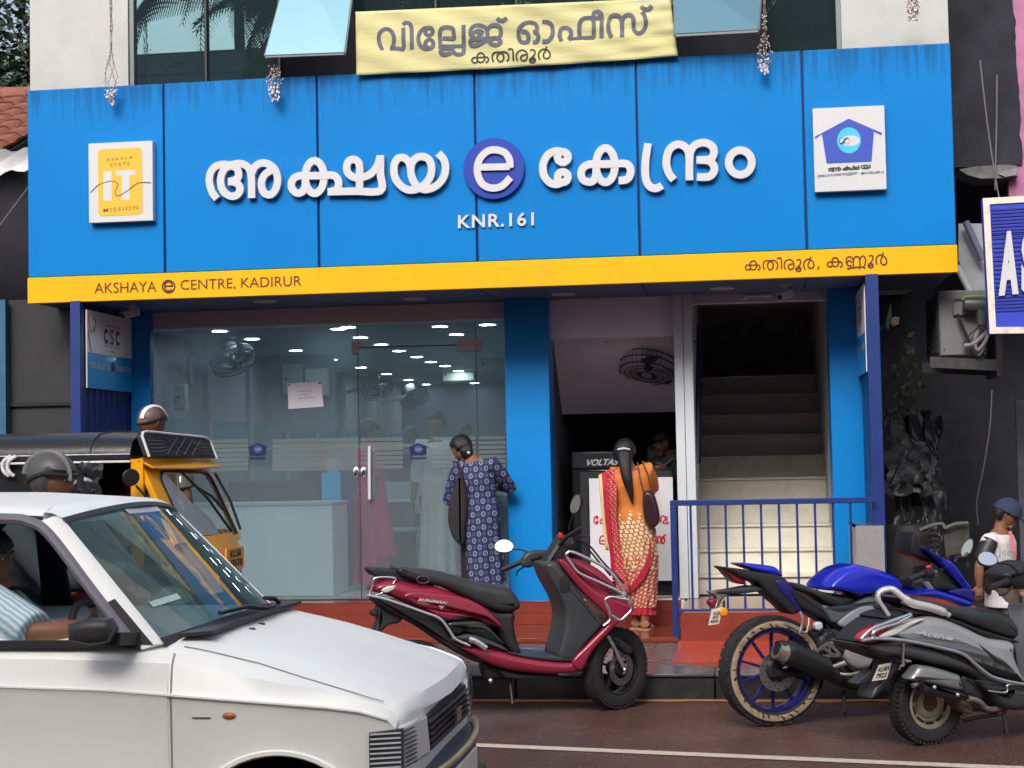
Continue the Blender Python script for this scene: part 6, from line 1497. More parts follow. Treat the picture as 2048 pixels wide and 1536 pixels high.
P_('crankcase', [(1050,1090),(1180,1110),(1215,1190),(1180,1215),(1100,1180)], -.12, mat('rusty_case', (.17,.10,.085), .7, var=.3, vs=12), half=.05, rnd=.02)
P_('engine', [(1120,860),(1300,900),(1330,1000),(1280,1100),(1180,1060),(1130,1010)], -.12, M_iron, rnd=.03)
P_('footrest', [(1300,910),(1500,935),(1530,960),(1500,1010),(1340,1000),(1290,940)], -.18, M_dkgrey, half=.04, rnd=.02)
R_('footrest_trim', [(1335,1000),(1500,1015),(1520,945),(1700,950)], -.185, .006, M_chrome)
P_('floorboard', [(1380,1010),(1520,1020),(1560,960),(1900,1000),(1950,1100),(1700,1180),(1500,1160)], -.17, M_dkgrey, rnd=.04)
P_('stand_bracket', [(1430,1130),(1500,1120),(1520,1180),(1500,1220),(1430,1215)], -.10, mat('rusty_case', (0,0,0)), rnd=.012)
R_('centre_stand', [(1480,1210,-.10),(1492,1300,-.11),(1508,1395,-.12)], -.1, .011, M_black)
R_('centre_stand', [(1480,1210,.10),(1492,1300,.11),(1508,1380,.12)], .1, .011, M_black)
R_('side_stand', [(1110,1275,-.02),(1250,1240,-.05),(1440,1215,-.08)], -.08, .010, M_black)
P_('mudflap', [(440,700),(560,735),(545,800),(490,870),(420,960),(350,1045),(292,1066),(330,960),(390,900),(430,800)], -.07, M_dkgrey, rnd=.02)
P_('mudguard_flap', [(150,935),(230,860),(300,810),(310,850),(240,930)], -.04, M_dkgrey, rnd=.01)
P_('rear_underside', [(190,600),(330,620),(560,700),(620,760),(560,760),(430,720),(250,650)], -.12, M_black, rnd=.02)
pa, pb, pc, pd = [F.P(*za([p])[0], -.10) for p in ((350,768),(467,745),(422,893),(288,915))]
O('number_plate', G().slab(pa, pb, pc, pd, V(.004,.006,0)), M_plate, ac2, local=True)
g = G(); L2 = lambda u, v: pd+(pc-pd)*u+(pa-pd)*v
text_on(g, 'KL58X', L2(.10,.56), L2(.88,.56), L2(.10,.84), (0,-.003,0), bold=.03); text_on(g, '7922', L2(.12,.14), L2(.85,.14), L2(.12,.44), (0,-.003,0), bold=.03); O('lettering', g, M_ink, ac2, local=True)
flat_text(F, ac2, 'Activa', (678,486), (1015,548), (698,448), -.186, M_white, z=za, bold=.035, shear=.25)
# steering head, mostly beyond the right edge
P_('legshield', [(1900,300),(1960,300),(2050,600),(2100,900),(2050,1050),(1950,1050),(1990,900)], -.17, M_vgrey, rnd=.03)
P_('front_fender', [(2000,1000),(2100,900),(2260,960),(2330,1080),(2200,1000)], -.06, M_vgrey, rnd=.02)
R_('grip', [(1366,68,-.30),(1510,12,-.26)], -.3, .017, M_black)
P_('handlebar_cover', [(1500,-40),(1560,-100),(1700,-170),(1850,-120),(1800,60),(1640,90),(1560,50)], -.10, M_black, rnd=.04)
R_('fork_tube', [(1800,60),(2000,500),(2120,1000)], 0, .03, M_black)
R_('brake_lever', [(1440,140,-.33),(1500,120,-.33),(1560,60,-.28)], -.3, .006, M_black)
c_ = F.P(1975, 1117, -.32); mirror_head(ac2, c_, (-.2,-.86,.50), .056, .042, M_mirrorface)
rod(F, ac2, 'mirror_stem', [(1990,1125,-.31),(2020,1130,-.29),(2040,1150,-.24)], -.3, .005, M_black)
# ================================================================ white hatchback driving by
CY = -6.42   # car centre line; near flank about 0.7 m closer to the camera
car = T('white_hatchback', 'old white hatchback driving past in the left foreground', 'car', (-2.6, CY, 0), 0, None)
M_car = mat('car_white', (.86,.89,.87), .40, coat=.0, var=.02, vs=2, dirt=(.62,.61,.56), dscale=2.2, damt=.35)
M_carblack = mat('car_trim', (.03,.03,.034), .45); M_cargrey = mat('window_surround', (.17,.165,.20), .4)
M_carint = mat('car_interior', (.018,.018,.022), .8)
xn, xw, xr, xe = -1.01, -1.80, -4.05, -4.25
def lerp(a, b, t): return a+(b-a)*t
def interp(x, tab):
    for (a, u), (b, v) in zip(tab, tab[1:]):
        if (a-x)*(b-x) <= 0: return u+(v-u)*(x-a)/(b-a if b != a else 1)
    return tab[0][1] if abs(x-tab[0][0]) < abs(x-tab[-1][0]) else tab[-1][1]
shz = [(-.97,.665),(-1.012,.68),(-1.03,.712),(-1.2,.765),(-1.37,.815),(-1.52,.862),(-1.70,.905),(-1.82,.925),(-2.4,.935),(-4.25,.94)]
cez = [(-.97,.66),(-1.012,.685),(-1.03,.735),(-1.2,.805),(-1.37,.865),(-1.52,.905),(-1.70,.945),(-1.82,.965),(-2.4,.965),(-4.25,.965)]
crz = [(-.97,.64),(-1.05,.70),(-1.2,.735),(-2.0,.795),(-2.6,.815),(-4.25,.82)]
def section(x):
    s, c, k = interp(x, shz), interp(x, cez), interp(x, crz)
    nose = max(0, min(1, (x+1.30)/.29)); w_ = 1-.05*nose**2; bw = .052*nose**2
    half = [(.60,.20),(.66,.22),(.685,.30),(.700,.50),(.708,k-.02),(.716,k),(.706,k+.012),(.694,(k+s)/2+.02),(.668,s-.015),(.635,s+.004),(.58,s+.018),(.45,lerp(s,c,.62)+.012),(.25,lerp(s,c,.92)+.008),(0,c+.004)]
    return [V(x-bw*(a/.66)**2, CY-a*w_, b) for a, b in half]+[V(x-bw*(a/.66)**2, CY+a*w_, b) for a, b in half[-2::-1]]
xs_ = [-1.012,-1.018,-1.035,-1.06,-1.10,-1.15,-1.2,-1.25,-1.31,-1.37,-1.44,-1.5,-1.62,-1.72,-1.80,-1.95,-2.3,-2.8,-3.4,-3.9,-4.15,-4.25]
body = O('body', G().loft([section(x) for x in xs_]), M_car, car, ang=40)
cut = G().cyl((-1.445, CY-1.2, .275), (-1.445, CY-.45, .275), .325, n=40); cut2 = G().cyl((-3.60, CY-1.2, .275), (-3.60, CY-.45, .275), .325, n=40)
def boolcut(o, g):
    me = bpy.data.meshes.new('cut'); me.from_pydata([tuple(v-worig(o)) for v in g.v], [], g.f); co = bpy.data.objects.new('cut', me); COL.objects.link(co); co.parent = o.parent
    bm = bmesh.new(); bm.from_mesh(me); bmesh.ops.recalc_face_normals(bm, faces=bm.faces); bm.to_mesh(me); bm.free()
    bm = bmesh.new(); bm.from_mesh(o.data); bmesh.ops.recalc_face_normals(bm, faces=bm.faces); bm.to_mesh(o.data); bm.free()
    m = o.modifiers.new('b', 'BOOLEAN'); m.object = co; m.operation = 'DIFFERENCE'; m.solver = 'EXACT'
    bpy.context.view_layer.update(); nm = bpy.data.meshes.new_from_object(o.evaluated_get(bpy.context.evaluated_depsgraph_get()))
    o.modifiers.clear(); o.data = nm; finish(nm, 40); bpy.data.objects.remove(co)
boolcut(body, cut); boolcut(body, cut2)
# flared arch lips, doors, gaps, crease, bonnet lines
for cx in (-1.445, -3.60):
    g = G().tube([V(cx+.325*math.cos(t), CY-.700, .275+.325*math.sin(t)) for t in [PI*k/24 for k in range(25)]], .012, 6)
    O('wheel_arch', g, M_car, car)
    O('arch_liner', G().lathe([(.322,.0),(.322,.25),(0,.25)], (cx,CY-.70,.275), (0,1,0), 32), M_black, car)
def sidept(x, t, off=.0):
    "a point on the near flank: t in 0..1 from sill to shoulder"
    h = section(x)[:9]; i = min(7, int(t*8)); f = t*8-i; p = h[i].lerp(h[i+1], f); return p+V(0,-off,0)
def flank_line(name, pts, m, r=.004):
    O(name, G().tube(pts, r, 6), m, car)
flank_line('door_gap', [sidept(-1.79, t/16, -.002) for t in range(2,17)], mat('gap_shade', (.26,.26,.26), .6), .0045)
flank_line('door_gap', [sidept(-2.75, t/16, -.002) for t in range(2,17)], mat('gap_shade', (0,0,0)), .0045)
g = G(); n_ = 40; f_ = []
door = O('door_skin', G().loft([[sidept(x, t/10, .004) for t in range(1, 10)]+[sidept(x, t/10, -.01) for t in range(9, 0, -1)] for x in (-1.80,-2.0,-2.3,-2.74)]), M_car, car)
# character crease: the raised waist strip catches the light
flank_line('waist_crease', [section(x)[5]+V(0,-.001,.002) for x in [-1.05-.12*k for k in range(27)]], M_car, .0055)
flank_line('bonnet_gap', [V(x, CY-.632*(1-.05*max(0,(x+1.16)/.18)), interp(x, shz)+.008) for x in [-1.12-.05*k for k in range(14)]], mat('gap_shade', (0,0,0)), .0018)
for p in ((-1.67,-.30),(-1.66,-.45)): O('washer_jet', G().ball((p[0], CY+p[1]+.2, interp(p[0], cez)+.004), .014, .011, .006), M_dkgrey, car)
O('side_indicator', G().ball((-1.60, CY-.705, .715), .024, .010, .012).box(-1.628,-1.572,CY-.706,CY-.69,.700,.730), mat('side_amber', (.42,.10,.03), .3, coat=.4), car)
O('scratch', G().box(-1.72,-1.66,CY-.7115,CY-.7,.709,.711), M_dkgrey, car)
# greenhouse
A0 = V(-1.83, CY-.655, .925); A1 = V(-2.215, CY-.560, 1.335)          # A pillar foot / head (near side)
W0 = V(-1.74, CY, .955); W1 = V(-2.16, CY, 1.372)
def mir(p): return V(p.x, 2*CY-p.y, p.z)
def wsrow(t, n=14):
    a, b, c = A0.lerp(A1, t), W0.lerp(W1, t), mir(A0.lerp(A1, t)); o = []
    for k in range(n+1):
        s = k/n; o.append(a*(2*(s-.5)*(s-1))+b*(-4*s*(s-1))+c*(2*s*(s-.5)))
    return o
g = G(); rws = [wsrow(t/10) for t in range(11)]; g.v = [p for r_ in rws for p in r_]; g.f = [(j*15+i, j*15+i+1, (j+1)*15+i+1, (j+1)*15+i) for j in range(10) for i in range(14)]
O('windscreen', g, glassmat('windscreen_glass', (.66,.80,.80), 1.55, haze=.16, hazecol=(.34,.58,.60)), car, ang=180)
for t0, t1 in ((0,.055),(.965,1)):
    g = G(); a, b = wsrow(t0), wsrow(t1); g.v = [p+V(.006,0,.006) for p in a+b]; g.f = [(i, i+1, 16+i, 15+i) for i in range(14)]; O('windscreen_seal', g, M_carblack, car)
for sg in (0, 1):
    f = (lambda p: p) if not sg else mir
    rings = []
    for t in [k/8 for k in range(9)]:
        p = A0.lerp(A1, t)+V(-.03,0,0); rings.append([f(p+V(.028,.012,.010)), f(p+V(.012,-.012,.012)), f(p+V(-.035,-.020,-.004)), f(p+V(-.045,.0,-.012)), f(p+V(.01,.03,-.005))])
    O('front_pillar', G().loft(rings), M_car, car, ang=60)
# roof
rl = [(-2.27,.006),(-2.6,.028),(-3.0,.034),(-3.5,.030),(-3.95,.008)]
rings = []
for x, dz in rl:
    half = [(.565,1.325),(.575,1.338),(.565,1.352),(.52,1.366),(.40,1.380),(.2,1.388),(0,1.391)]
    up = [V(x, CY-a, b+dz) for a, b in half]+[V(x, CY+a, b+dz) for a, b in half[-2::-1]]; rings.append(up+[V(x, CY+.53, 1.31+dz), V(x, CY-.53, 1.31+dz)])
O('roof', G().loft(rings), M_car, car, ang=45)
wt = wsrow(1.0); bk_ = []
for p in wt:
    a = abs(p.y-CY); tb = [(0,1.397),(.2,1.394),(.40,1.386),(.52,1.372),(.566,1.358)]; bk_.append(V(-2.272, p.y, interp(a, tb) if a < .566 else 1.355))
g = G(); md = [p.lerp(q, .5)+V(0,0,.010) for p, q in zip(wt, bk_)]; fr0 = [p+V(.004,0,-.014) for p in wt]
n_ = len(wt); g.v = fr0+[p+V(.008,0,.004) for p in wt]+md+bk_; g.f = [(r_*n_+i, r_*n_+i+1, (r_+1)*n_+i+1, (r_+1)*n_+i) for r_ in range(3) for i in range(n_-1)]
O('roof_front', g, M_car, car, ang=60)
O('headliner', G().box(-2.3,-3.95,CY-.54,CY+.54,1.325,1.335), M_carint, car)
O('inner_trim', G().box(-3.3,-4.15,CY+.53,CY+.55,.9,1.33).box(-1.95,-4.1,CY+.64,CY+.65,.3,.93).box(-4.0,-4.02,CY-.54,CY+.54,.9,1.33), M_carint, car)
O('drip_rail', G().tube([V(x, CY-.575, 1.335+dz) for x, dz in rl], .007, 6), M_carblack, car)
O('sun_strip', G().slab(*[wsrow(t)[k]+V(.004,0,.004) for t, k in ((.96,5),(.96,9),(.92,9),(.92,5))], V(-.001,0,-.001)), M_white, car)
O('sticker', G().slab(*[wsrow(t)[k]+V(.004,0,.004) for t, k in ((.30,1),(.30,3),(.26,3),(.26,1))], V(-.001,0,-.001)), mat('sticker_green', (.45,.62,.55), .5), car)
O('sticker', G().slab(*[wsrow(t)[k]+V(.004,0,.004) for t, k in ((.33,12),(.33,13),(.26,13),(.26,12))], V(-.001,0,-.001)), mat('sticker_green', (0,0,0)), car)
# rear pillar, tailgate, side frames
for sg in (0, 1):
    f = (lambda p: p) if not sg else mir
    q = [V(-3.95,CY-.575,1.345), V(-3.45,CY-.575,1.36), V(-3.62,CY-.66,.94), V(-4.2,CY-.66,.94)]
    O('rear_pillar', G().prism([f(p) for p in q], V(0,.03 if not sg else -.03,0)), M_car, car)
    q = [V(-2.80,CY-.572,1.36), V(-2.72,CY-.572,1.36), V(-2.68,CY-.665,.94), V(-2.80,CY-.665,.94)]
    O('centre_pillar', G().prism([f(p) for p in q], V(0,.03 if not sg else -.03,0)), M_carblack, car)
    fr_ = [V(-1.93,CY-.672,.945), V(-2.07,CY-.64,1.10), V(-2.235,CY-.596,1.285), V(-2.31,CY-.585,1.33), V(-2.40,CY-.583,1.342), V(-2.74,CY-.583,1.35)]
    O('window_frame', G().tube([f(p) for p in cat([tuple(p) for p in fr_], 5)], .018, 8, sx=1.0, sy=1.0), M_cargrey, car)
    O('window_sill', G().box(-1.90,-3.6, *( (CY-.684, CY-.655) if not sg else (CY+.655, CY+.684)), .925,.95), M_carblack, car)
    qq = [V(-1.86,CY-.672,.935), V(-2.02,CY-.672,.935), V(-2.06,CY-.645,1.05), V(-2.00,CY-.64,1.08)]
    O('quarter_trim', G().prism([f(p) for p in qq], V(0,.02 if not sg else -.02,0)), M_carblack, car)
O('side_window', G().quad(V(-2.06,CY+.655,.95), V(-3.6,CY+.655,.95), V(-3.45,CY+.58,1.34), V(-2.40,CY+.58,1.34)), glassmat('side_glass', (.10,.12,.13), 1.5), car)
O('tailgate', G().slab(V(-4.22,CY-.64,.94), V(-4.22,CY+.64,.94), V(-3.97,CY+.56,1.34), V(-3.97,CY-.56,1.34), V(-.02,0,0)), M_blackgloss, car)
# side mirror
o = O('side_mirror', G().pillow([(-2.08,.965),(-2.01,.95),(-1.95,.96),(-1.93,1.0),(-1.95,1.032),(-2.02,1.034),(-2.08,1.015)], .045, .03, 4, None, CY-.80), M_carblack, car)
O('mirror_arm', G().bar((-1.95,CY-.78,.965),(-1.93,CY-.66,.955),.05,.04), M_carblack, car)
# wipers
for a, b in ((wsrow(.02)[9], wsrow(.07)[4]), (wsrow(.02)[13], wsrow(.08)[10])):
    O('wiper', G().tube([a+V(.03,0,.01), (a+b)/2+V(.03,0,.03), b+V(.02,0,.02)], .008, 6).bar(a+V(.035,0,0), a+V(.035,.0,.02), .03, .03), M_black, car)
O('cowl_grille', G().prism([V(-1.80,CY-.60,.950), V(-1.70,CY-.55,.955), V(-1.68,CY,.972), V(-1.70,CY+.55,.955), V(-1.80,CY+.60,.950)], (0,0,.012)), M_carblack, car)
# nose: lamps, grille, bumper
def noseq(y0, y1, z0, z1, d=.0, sw=0):
    f = lambda y, z: V(-1.004+d-.056*(abs(y)/.66)**2-max(0,z-.64)*.3, CY+y, z); return [f(y0,z1), f(y1,z1), f(y1,z0), f(y0,z0)]
for sg in (-1, 1):
    ys = sorted((sg*.66, sg*.40))
    hl = O('headlight', G().slab(*noseq(ys[0], ys[1], .545, .675, .012), V(-.03,0,0)), M_whitelens, car, bevel=.01)
    g = G()
    for k in range(9): q = noseq(ys[0]+.0, ys[0]+.10, .55+k*.0135, .553+k*.0135, .016) if sg < 0 else noseq(ys[1]-.10, ys[1], .55+k*.0135, .553+k*.0135, .016); g.slab(*q, V(-.004,0,0))
    O('lamp_rib', g, M_carblack, hl)['kind'] = 'stuff'
    O('corner_lamp', G().prism([V(-1.050,CY+sg*.678,.672), V(-1.15,CY+sg*.714,.664), V(-1.15,CY+sg*.716,.552), V(-1.050,CY+sg*.682,.547)], (0,-sg*.02,0)), M_dkgrey, car)
    for k in range(8): 
        z = .555+k*.015; O('corner_rib', G().bar((-1.056,CY+sg*.684,z),(-1.146,CY+sg*.718,z),.004,.005), M_ltgrey, car)
O('grille', G().slab(*noseq(-.39,.39,.55,.665,.004), V(-.02,0,0)), M_carblack, car)
for k in range(5): O('grille_bar', G().slab(*noseq(-.39,.39,.565+k*.02,.573+k*.02,.012), V(-.008,0,0)), M_dkgrey, car)
O('emblem', G().slab(*noseq(-.05,.05,.59,.635,.018), V(-.006,0,0)), M_chrome, car)
bp = [(-.975-.075*(abs(y)/.7)**2.4, y) for y in [-.72+.12*k for k in range(13)]]+[(-1.30,.725),(-1.30,-.725)]
bp_old = [(-1.02,-.71),(-.975,-.62),(-.94,-.35),(-.93,0),(-.94,.35),(-.975,.62),(-1.02,.71),(-1.12,.735),(-1.12,.69),(-1.0,.60),(-1.0,-.60),(-1.12,-.69),(-1.12,-.735)]
O('bumper', G().prism([V(x, CY+y, .33) for x, y in bp], (0,0,.15)), mat('bumper_grey', (.075,.10,.125), .5, var=.1), car, bevel=.02)
O('bumper_strip', G().tube([V(x+.002, CY+y, .488) for x, y in bp[:13]], .011, 6), mat('bumper_tan', (.38,.33,.20), .6, var=.3, vs=9), car)
O('lower_valance', G().box(-1.10,-.99,CY-.60,CY+.60,.20,.33), M_carblack, car)
O('number_plate', G().box(-.972,-.960,CY-.22,CY+.22,.36,.46), M_plate, car)
ax = V(0,1,0)
for cx in (-1.445,-3.60):
    for sg in (-1,1):
        c = V(cx, CY+sg*.62, .265); ww = wheel(car, c-WL[car.name], .265, .15, .165, (0,1,0), mat('car_rim', (.28,.28,.29), .4, metal=.6), steel=True, nblk=40)
# interior
O('floor_pan', G().box(-1.2,-4.2,CY-.60,CY+.60,.22,.30), M_carint, car)
O('dashboard', G().box(-1.84,-2.08,CY-.60,CY+.60,.62,.905), M_carint, car, bevel=.03)
O('steering_wheel', G().tube([V(-2.20-.05*math.sin(t)*1.0, CY-.30+.17*math.cos(t), .88+.16*math.sin(t)) for t in [2*PI*k/24 for k in range(24)]], .013, 8, True).tube([V(-2.05,CY-.30,.82),V(-2.20,CY-.30,.88)], .02, 8), M_carblack, car)
def seat(y):
    s = O('front_seat', G().box(-2.45,-2.95,CY+y-.23,CY+y+.23,.42,.58), mat('seat_cloth', (.03,.03,.035), .9), car, bevel=.05)
    O('seat_back', G().prism([V(-2.88,CY+y-.22,.55), V(-2.78,CY+y-.22,.55), V(-2.93,CY+y-.20,1.10), V(-3.05,CY+y-.20,1.10)], (0,.42,0)), mat('seat_cloth', (0,0,0)), s, bevel=.04)
seat(-.30); seat(.30)
O('rear_seat', G().box(-3.45,-3.9,CY-.55,CY+.55,.42,.98), mat('seat_cloth', (0,0,0)), car, bevel=.05)
O('rear_mirror', G().box(-2.17,-2.15,CY-.09,CY+.09,1.25,1.30), M_carblack, car, bevel=.01)

# ================================================================ autorickshaw
AN, AF = -3.42, -2.22   # near and far flank
AC = (AN+AF)/2
au = T('autorickshaw', 'yellow and black autorickshaw with a quilted front hood passing behind the white car', 'autorickshaw', (-4.2, AC, 0))
M_auy = mat('auto_yellow', (.80,.36,.006), .3, coat=.4, var=.04); M_vinyl = mat('canopy_vinyl', (.016,.018,.023), .26, var=.15, vs=5, bump=.25, bs=14); M_pipe = mat('white_piping', (.66,.67,.68), .5)
def an(px, py, Y=AN): return at(px, py, Y=Y)
xt = an(268,900).x; za1, za0 = an(268,862).z, an(268,912).z
rings = []
for x, s in ((xt-.02,.98),(xt-.25,1.0),(xt-.6,1.01),(xt-1.2,1.01),(xt-1.8,.99),(xt-2.2,.9)):
    w_ = .60; hh = [(w_+.005,1.55),(w_+.005,1.60),(w_-.03,1.65),(w_-.12,1.69),(w_-.3,1.71),(0,1.715)]
    rings.append([V(x, AC-a, 1.5+(b-1.5)*s) for a, b in hh]+[V(x, AC+a, 1.5+(b-1.5)*s) for a, b in hh[-2::-1]]+[V(x, AC+w_-.03, 1.54), V(x, AC-w_+.03, 1.54)])
O('canopy', G().loft(rings), M_vinyl, au, ang=50)
O('canopy_seam', G().tube([p+V(0,0,.004) for p in [r_+V(-.0,0,0) for r_ in rings[1][:11]]], .004, 5), M_black, au)
O('canopy_piping', G().tube([V(r_[0].x, r_[0].y-.006, r_[0].z-.012) for r_ in rings], .007, 6), M_pipe, au)
O('canopy_edge', G().tube([V(r_[0].x, r_[0].y-.004, r_[0].z+.03) for r_ in rings], .003, 6), M_pipe, au)
# quilted hood over the screen
q0, q1, q2, q3 = an(267,862), at(384,876,Y=AF), at(390,918,Y=AF), an(264,914)
q0.x = q3.x = xt+.0; q1.x = xt+.0; q2.x = xt+.05; q3.x = xt+.05
def hp(u, v, o=.0): return q3.lerp(q2, u)+(q0.lerp(q1, u)-q3.lerp(q2, u))*v+V(o,0,0)
out = [hp(0,0), hp(0,.80), hp(.03,.95), hp(.09,1), hp(.91,1), hp(.97,.95), hp(1,.80), hp(1,0)]
O('quilted_hood', G().prism(out, (.035,0,0)), mat('quilted_vinyl', (.016,.017,.021), .6), au, bevel=.008)
O('hood_piping', G().tube([p+V(.037,0,0) for p in out], .008, 6), M_pipe, au)
g = G()
for k in range(4):
    a = .26+.12*k; g.tube([hp(a,.12,.036), hp(a+.24,.88,.036)], .0035, 5); g.tube([hp(a+.24,.12,.036), hp(a,.88,.036)], .0035, 5)
for k in range(4):
    v = .2+.18*k
    for s_ in (0,1): f = (lambda u: u) if not s_ else (lambda u: 1-u); g.tube([hp(f(.06),v*.8+.05,.036), hp(f(.18),v*.8+.05,.036), hp(f(.27),.5+(v-.5)*.7,.036)], .0035, 5)
O('quilt_stitch', g, mat('stitch_grey', (.10,.10,.12), .6), au)['kind'] = 'stuff'
# yellow cab front
top_n, top_f = V(xt+.02, AN+.02, an(268,914).z), V(xt+.02, AF-.02, at(395,920,Y=AF).z)
bot_n, bot_f = V(xt+.235, AN+.02, 1.10), V(xt+.235, AF-.02, at(470,1070,Y=AF).z)
def fp2(u, v, o=0.0):
    p = bot_n.lerp(bot_f, u)+(top_n.lerp(top_f, u)-bot_n.lerp(bot_f, u))*v; return p+V(o, 0, o*.5)+V(.03*(1-(2*u-1)**2), 0, 0)
def ring_panel(name, ou, iu, m, th=.03):
    n = len(ou); g = G(); g.v = [fp2(u, v) for u, v in ou]+[fp2(u, v) for u, v in iu]+[fp2(u, v, -th) for u, v in ou]+[fp2(u, v, -th) for u, v in iu]
    g.f = [(i, (i+1) % n, n+(i+1) % n, n+i) for i in range(n)]+[(n+i, n+(i+1) % n, 3*n+(i+1) % n, 3*n+i) for i in range(n)]+[(2*n+(i+1) % n, 2*n+i, i, (i+1) % n)[::1] for i in range(n)]
    return O(name, g, m, au, ang=50)
def rr(u0, u1, v0, v1, r, n=5, rb=None):
    P = []
    for cu, cv, a0 in ((u1-r, v1-r*1.6, 0), (u0+r, v1-r*1.6, PI/2)):
        for k in range(n+1): t = a0+PI/2*k/n; P.append((cu+r*math.cos(t), cv+r*1.6*math.sin(t)))
    P += [(u0, v0+.001*k) for k in (3,)]+[(u0+.0, v0)]+[(u0+(u1-u0)*k/6, v0) for k in range(1,6)]+[(u1, v0)]
    return P
ring_panel('cab_front', rr(0,1,-.04,1.0,.04), rr(.12,.985,.02,.84,.10), M_auy)
ring_panel('screen_seal', rr(.115,.99,.015,.85,.10), rr(.145,.975,.035,.825,.09), M_black, .01)
O('sun_peak', G().prism([V(xt+.02,AN-.01,1.555), V(xt+.02,AF+.01,1.555), V(xt+.10,AF+.03,1.505), V(xt+.13,AC,1.50), V(xt+.10,AN+.03,1.505)], (0,0,-.014)), M_auy, au, bevel=.004)
g = G(); n_ = 8; g.v = [fp2(.14+.84*i/n_, v, -.008) for v in (.03,.83) for i in range(n_+1)]; g.f = [(i, i+1, n_+2+i, n_+1+i) for i in range(n_)]
O('windscreen', g, glassmat('auto_glass', (.92,.95,.95), 1.25), au, ang=180)
for a, b in (((.35,.86),(.76,.04)), ((.50,.62),(.80,.32)), ((.99,.80),(.985,.05))): O('wiper', G().tube([fp2(*a,.02), fp2((a[0]+b[0])/2,(a[1]+b[1])/2,.035), fp2(*b,.02)], .009, 6), M_black, au)
O('cloth_sheet', G().prism([fp2(.15,.80,-.016), fp2(.26,.81,-.016), fp2(.44,.45,-.016), fp2(.62,.25,-.016), fp2(.66,.04,-.016), fp2(.16,.04,-.016)], (-.006,0,0)), mat('white_plastic_sheet', (.85,.83,.79), .5, var=.15, vs=6, bump=.5, bs=8), au)
for k, (u, c) in enumerate(((.78,(.5,.3,.1)),(.84,(.6,.6,.6)),(.90,(.5,.03,.12)),(.95,(.6,.55,.5)))): O('dash_ornament', G().ball(fp2(u,.09,-.06), .03, .03, .03, 8, 6), mat('ornament%d' % k, c, .6), au)
# nose below the screen
rings = []
for z, bx, hw in ((1.10,.235,.57),(1.02,.275,.56),(.90,.31,.50),(.78,.33,.42)):
    rings.append([V(xt+bx+.03*(1-(2*u-1)**2)-.04*abs(2*u-1)**4, AC+(2*u-1)*hw, z) for u in [k/12 for k in range(13)]]+[V(xt+.05, AC+.5, z), V(xt+.05, AC-.5, z)])
O('nose_panel', G().loft(rings), M_auy, au, ang=50)
rings = []
for z, bx, hw in ((.779,.32,.43),(.5,.30,.40),(.25,.26,.36)): rings.append([V(xt+bx+.05*(1-(2*u-1)**2), AC+(2*u-1)*hw, z) for u in [k/12 for k in range(13)]]+[V(xt+.05, AC+.5, z), V(xt+.05, AC-.5, z)])
O('lower_cab', G().loft(rings), M_black, au, ang=50)
pc_ = at(467,1109,Y=AF-.3); pc_.x = xt+.345
np_ = O('number_plate', G().slab(V(pc_.x+.02,AC-.10,pc_.z+.055), V(pc_.x+.02,AC+.24,pc_.z+.055), V(pc_.x+.02,AC+.24,pc_.z-.07), V(pc_.x+.02,AC-.10,pc_.z-.07), V(-.01,0,0)), mat('plate_yellow', (.85,.42,.03), .5), au)
g = G(); b0 = V(pc_.x+.022,AC-.10,pc_.z-.07); eu = V(0,.32,0); ev = V(0,0,.125)
text_on(g, 'KL58', b0+eu*.2+ev*.56, b0+eu*.85+ev*.56, b0+eu*.2+ev*.90, (.002,0,0), bold=.03); text_on(g, 'H7670', b0+eu*.08+ev*.10, b0+eu*.92+ev*.10, b0+eu*.08+ev*.46, (.002,0,0), bold=.03); O('lettering', g, M_ink, au)
# sides, curtain, mirror, wheels
O('side_curtain', G().box(xt-2.1, xt-.42, AN+.02, AN+.03, .95, 1.56), M_vinyl, au)
O('curtain_piping', G().tube([V(xt-.42,AN+.012,1.56), V(xt-.43,AN+.012,1.3), V(xt-.46,AN+.012,.95)], .007, 6), M_pipe, au)
O('curtain_fold', crumple('s', 130, 925, 205, 1000, AN-.0, M_vinyl, .05, 8, 14, 0), M_vinyl, au)
for k, px in enumerate((8, 18)): O('curtain_strap', G().tube(cat([tuple(an(px+14,912,AN-.01)), tuple(an(px,922,AN-.02)), tuple(an(px-3,935,AN-.02)), tuple(an(px+2,946,AN-.02)), tuple(an(px+10,952,AN-.01))], 4), .011, 6), M_pipe, au)
O('body_side', G().box(xt-2.15, xt-.35, AN+.01, AN+.05, .25, .95), M_auy, au); O('body_side', G().box(xt-2.15, xt-.35, AF-.05, AF-.01, .25, 1.56), M_black, au)
O('door_bar', G().box(xt-.02, xt+.05, AN+.0, AN+.03, .95, 1.55), M_auy, au)
O('rear_panel', G().box(xt-2.18, xt-2.12, AN+.03, AF-.03, .25, 1.5), M_black, au); O('floor', G().box(xt-2.15, xt+.35, AN+.05, AF-.05, .25, .30), M_black, au)
O('passenger_bench', G().box(xt-1.95,xt-1.35,AN+.1,AF-.1,.45,.62), M_seat, au, bevel=.03); O('driver_bench', G().box(xt-.75,xt-.38,AN+.25,AF-.25,.45,.62), M_seat, au, bevel=.03)
O('passenger_backrest', G().box(xt-2.05,xt-1.93,AN+.1,AF-.1,.62,1.15), M_seat, au, bevel=.03)
c_ = an(262,955,AN-.12); mm = O('round_mirror', G().lathe([(0,.03),(.03,.028),(.046,.012),(.048,0),(.044,-.004),(0,-.005)], c_, V(-.55,.8,.1), 24), M_blackgloss, au)
O('mirror_arm', G().tube([c_+V(.02,.02,-.045), c_+V(.06,.05,-.10), c_+V(.07,.10,-.22)], .007, 6), M_black, au)
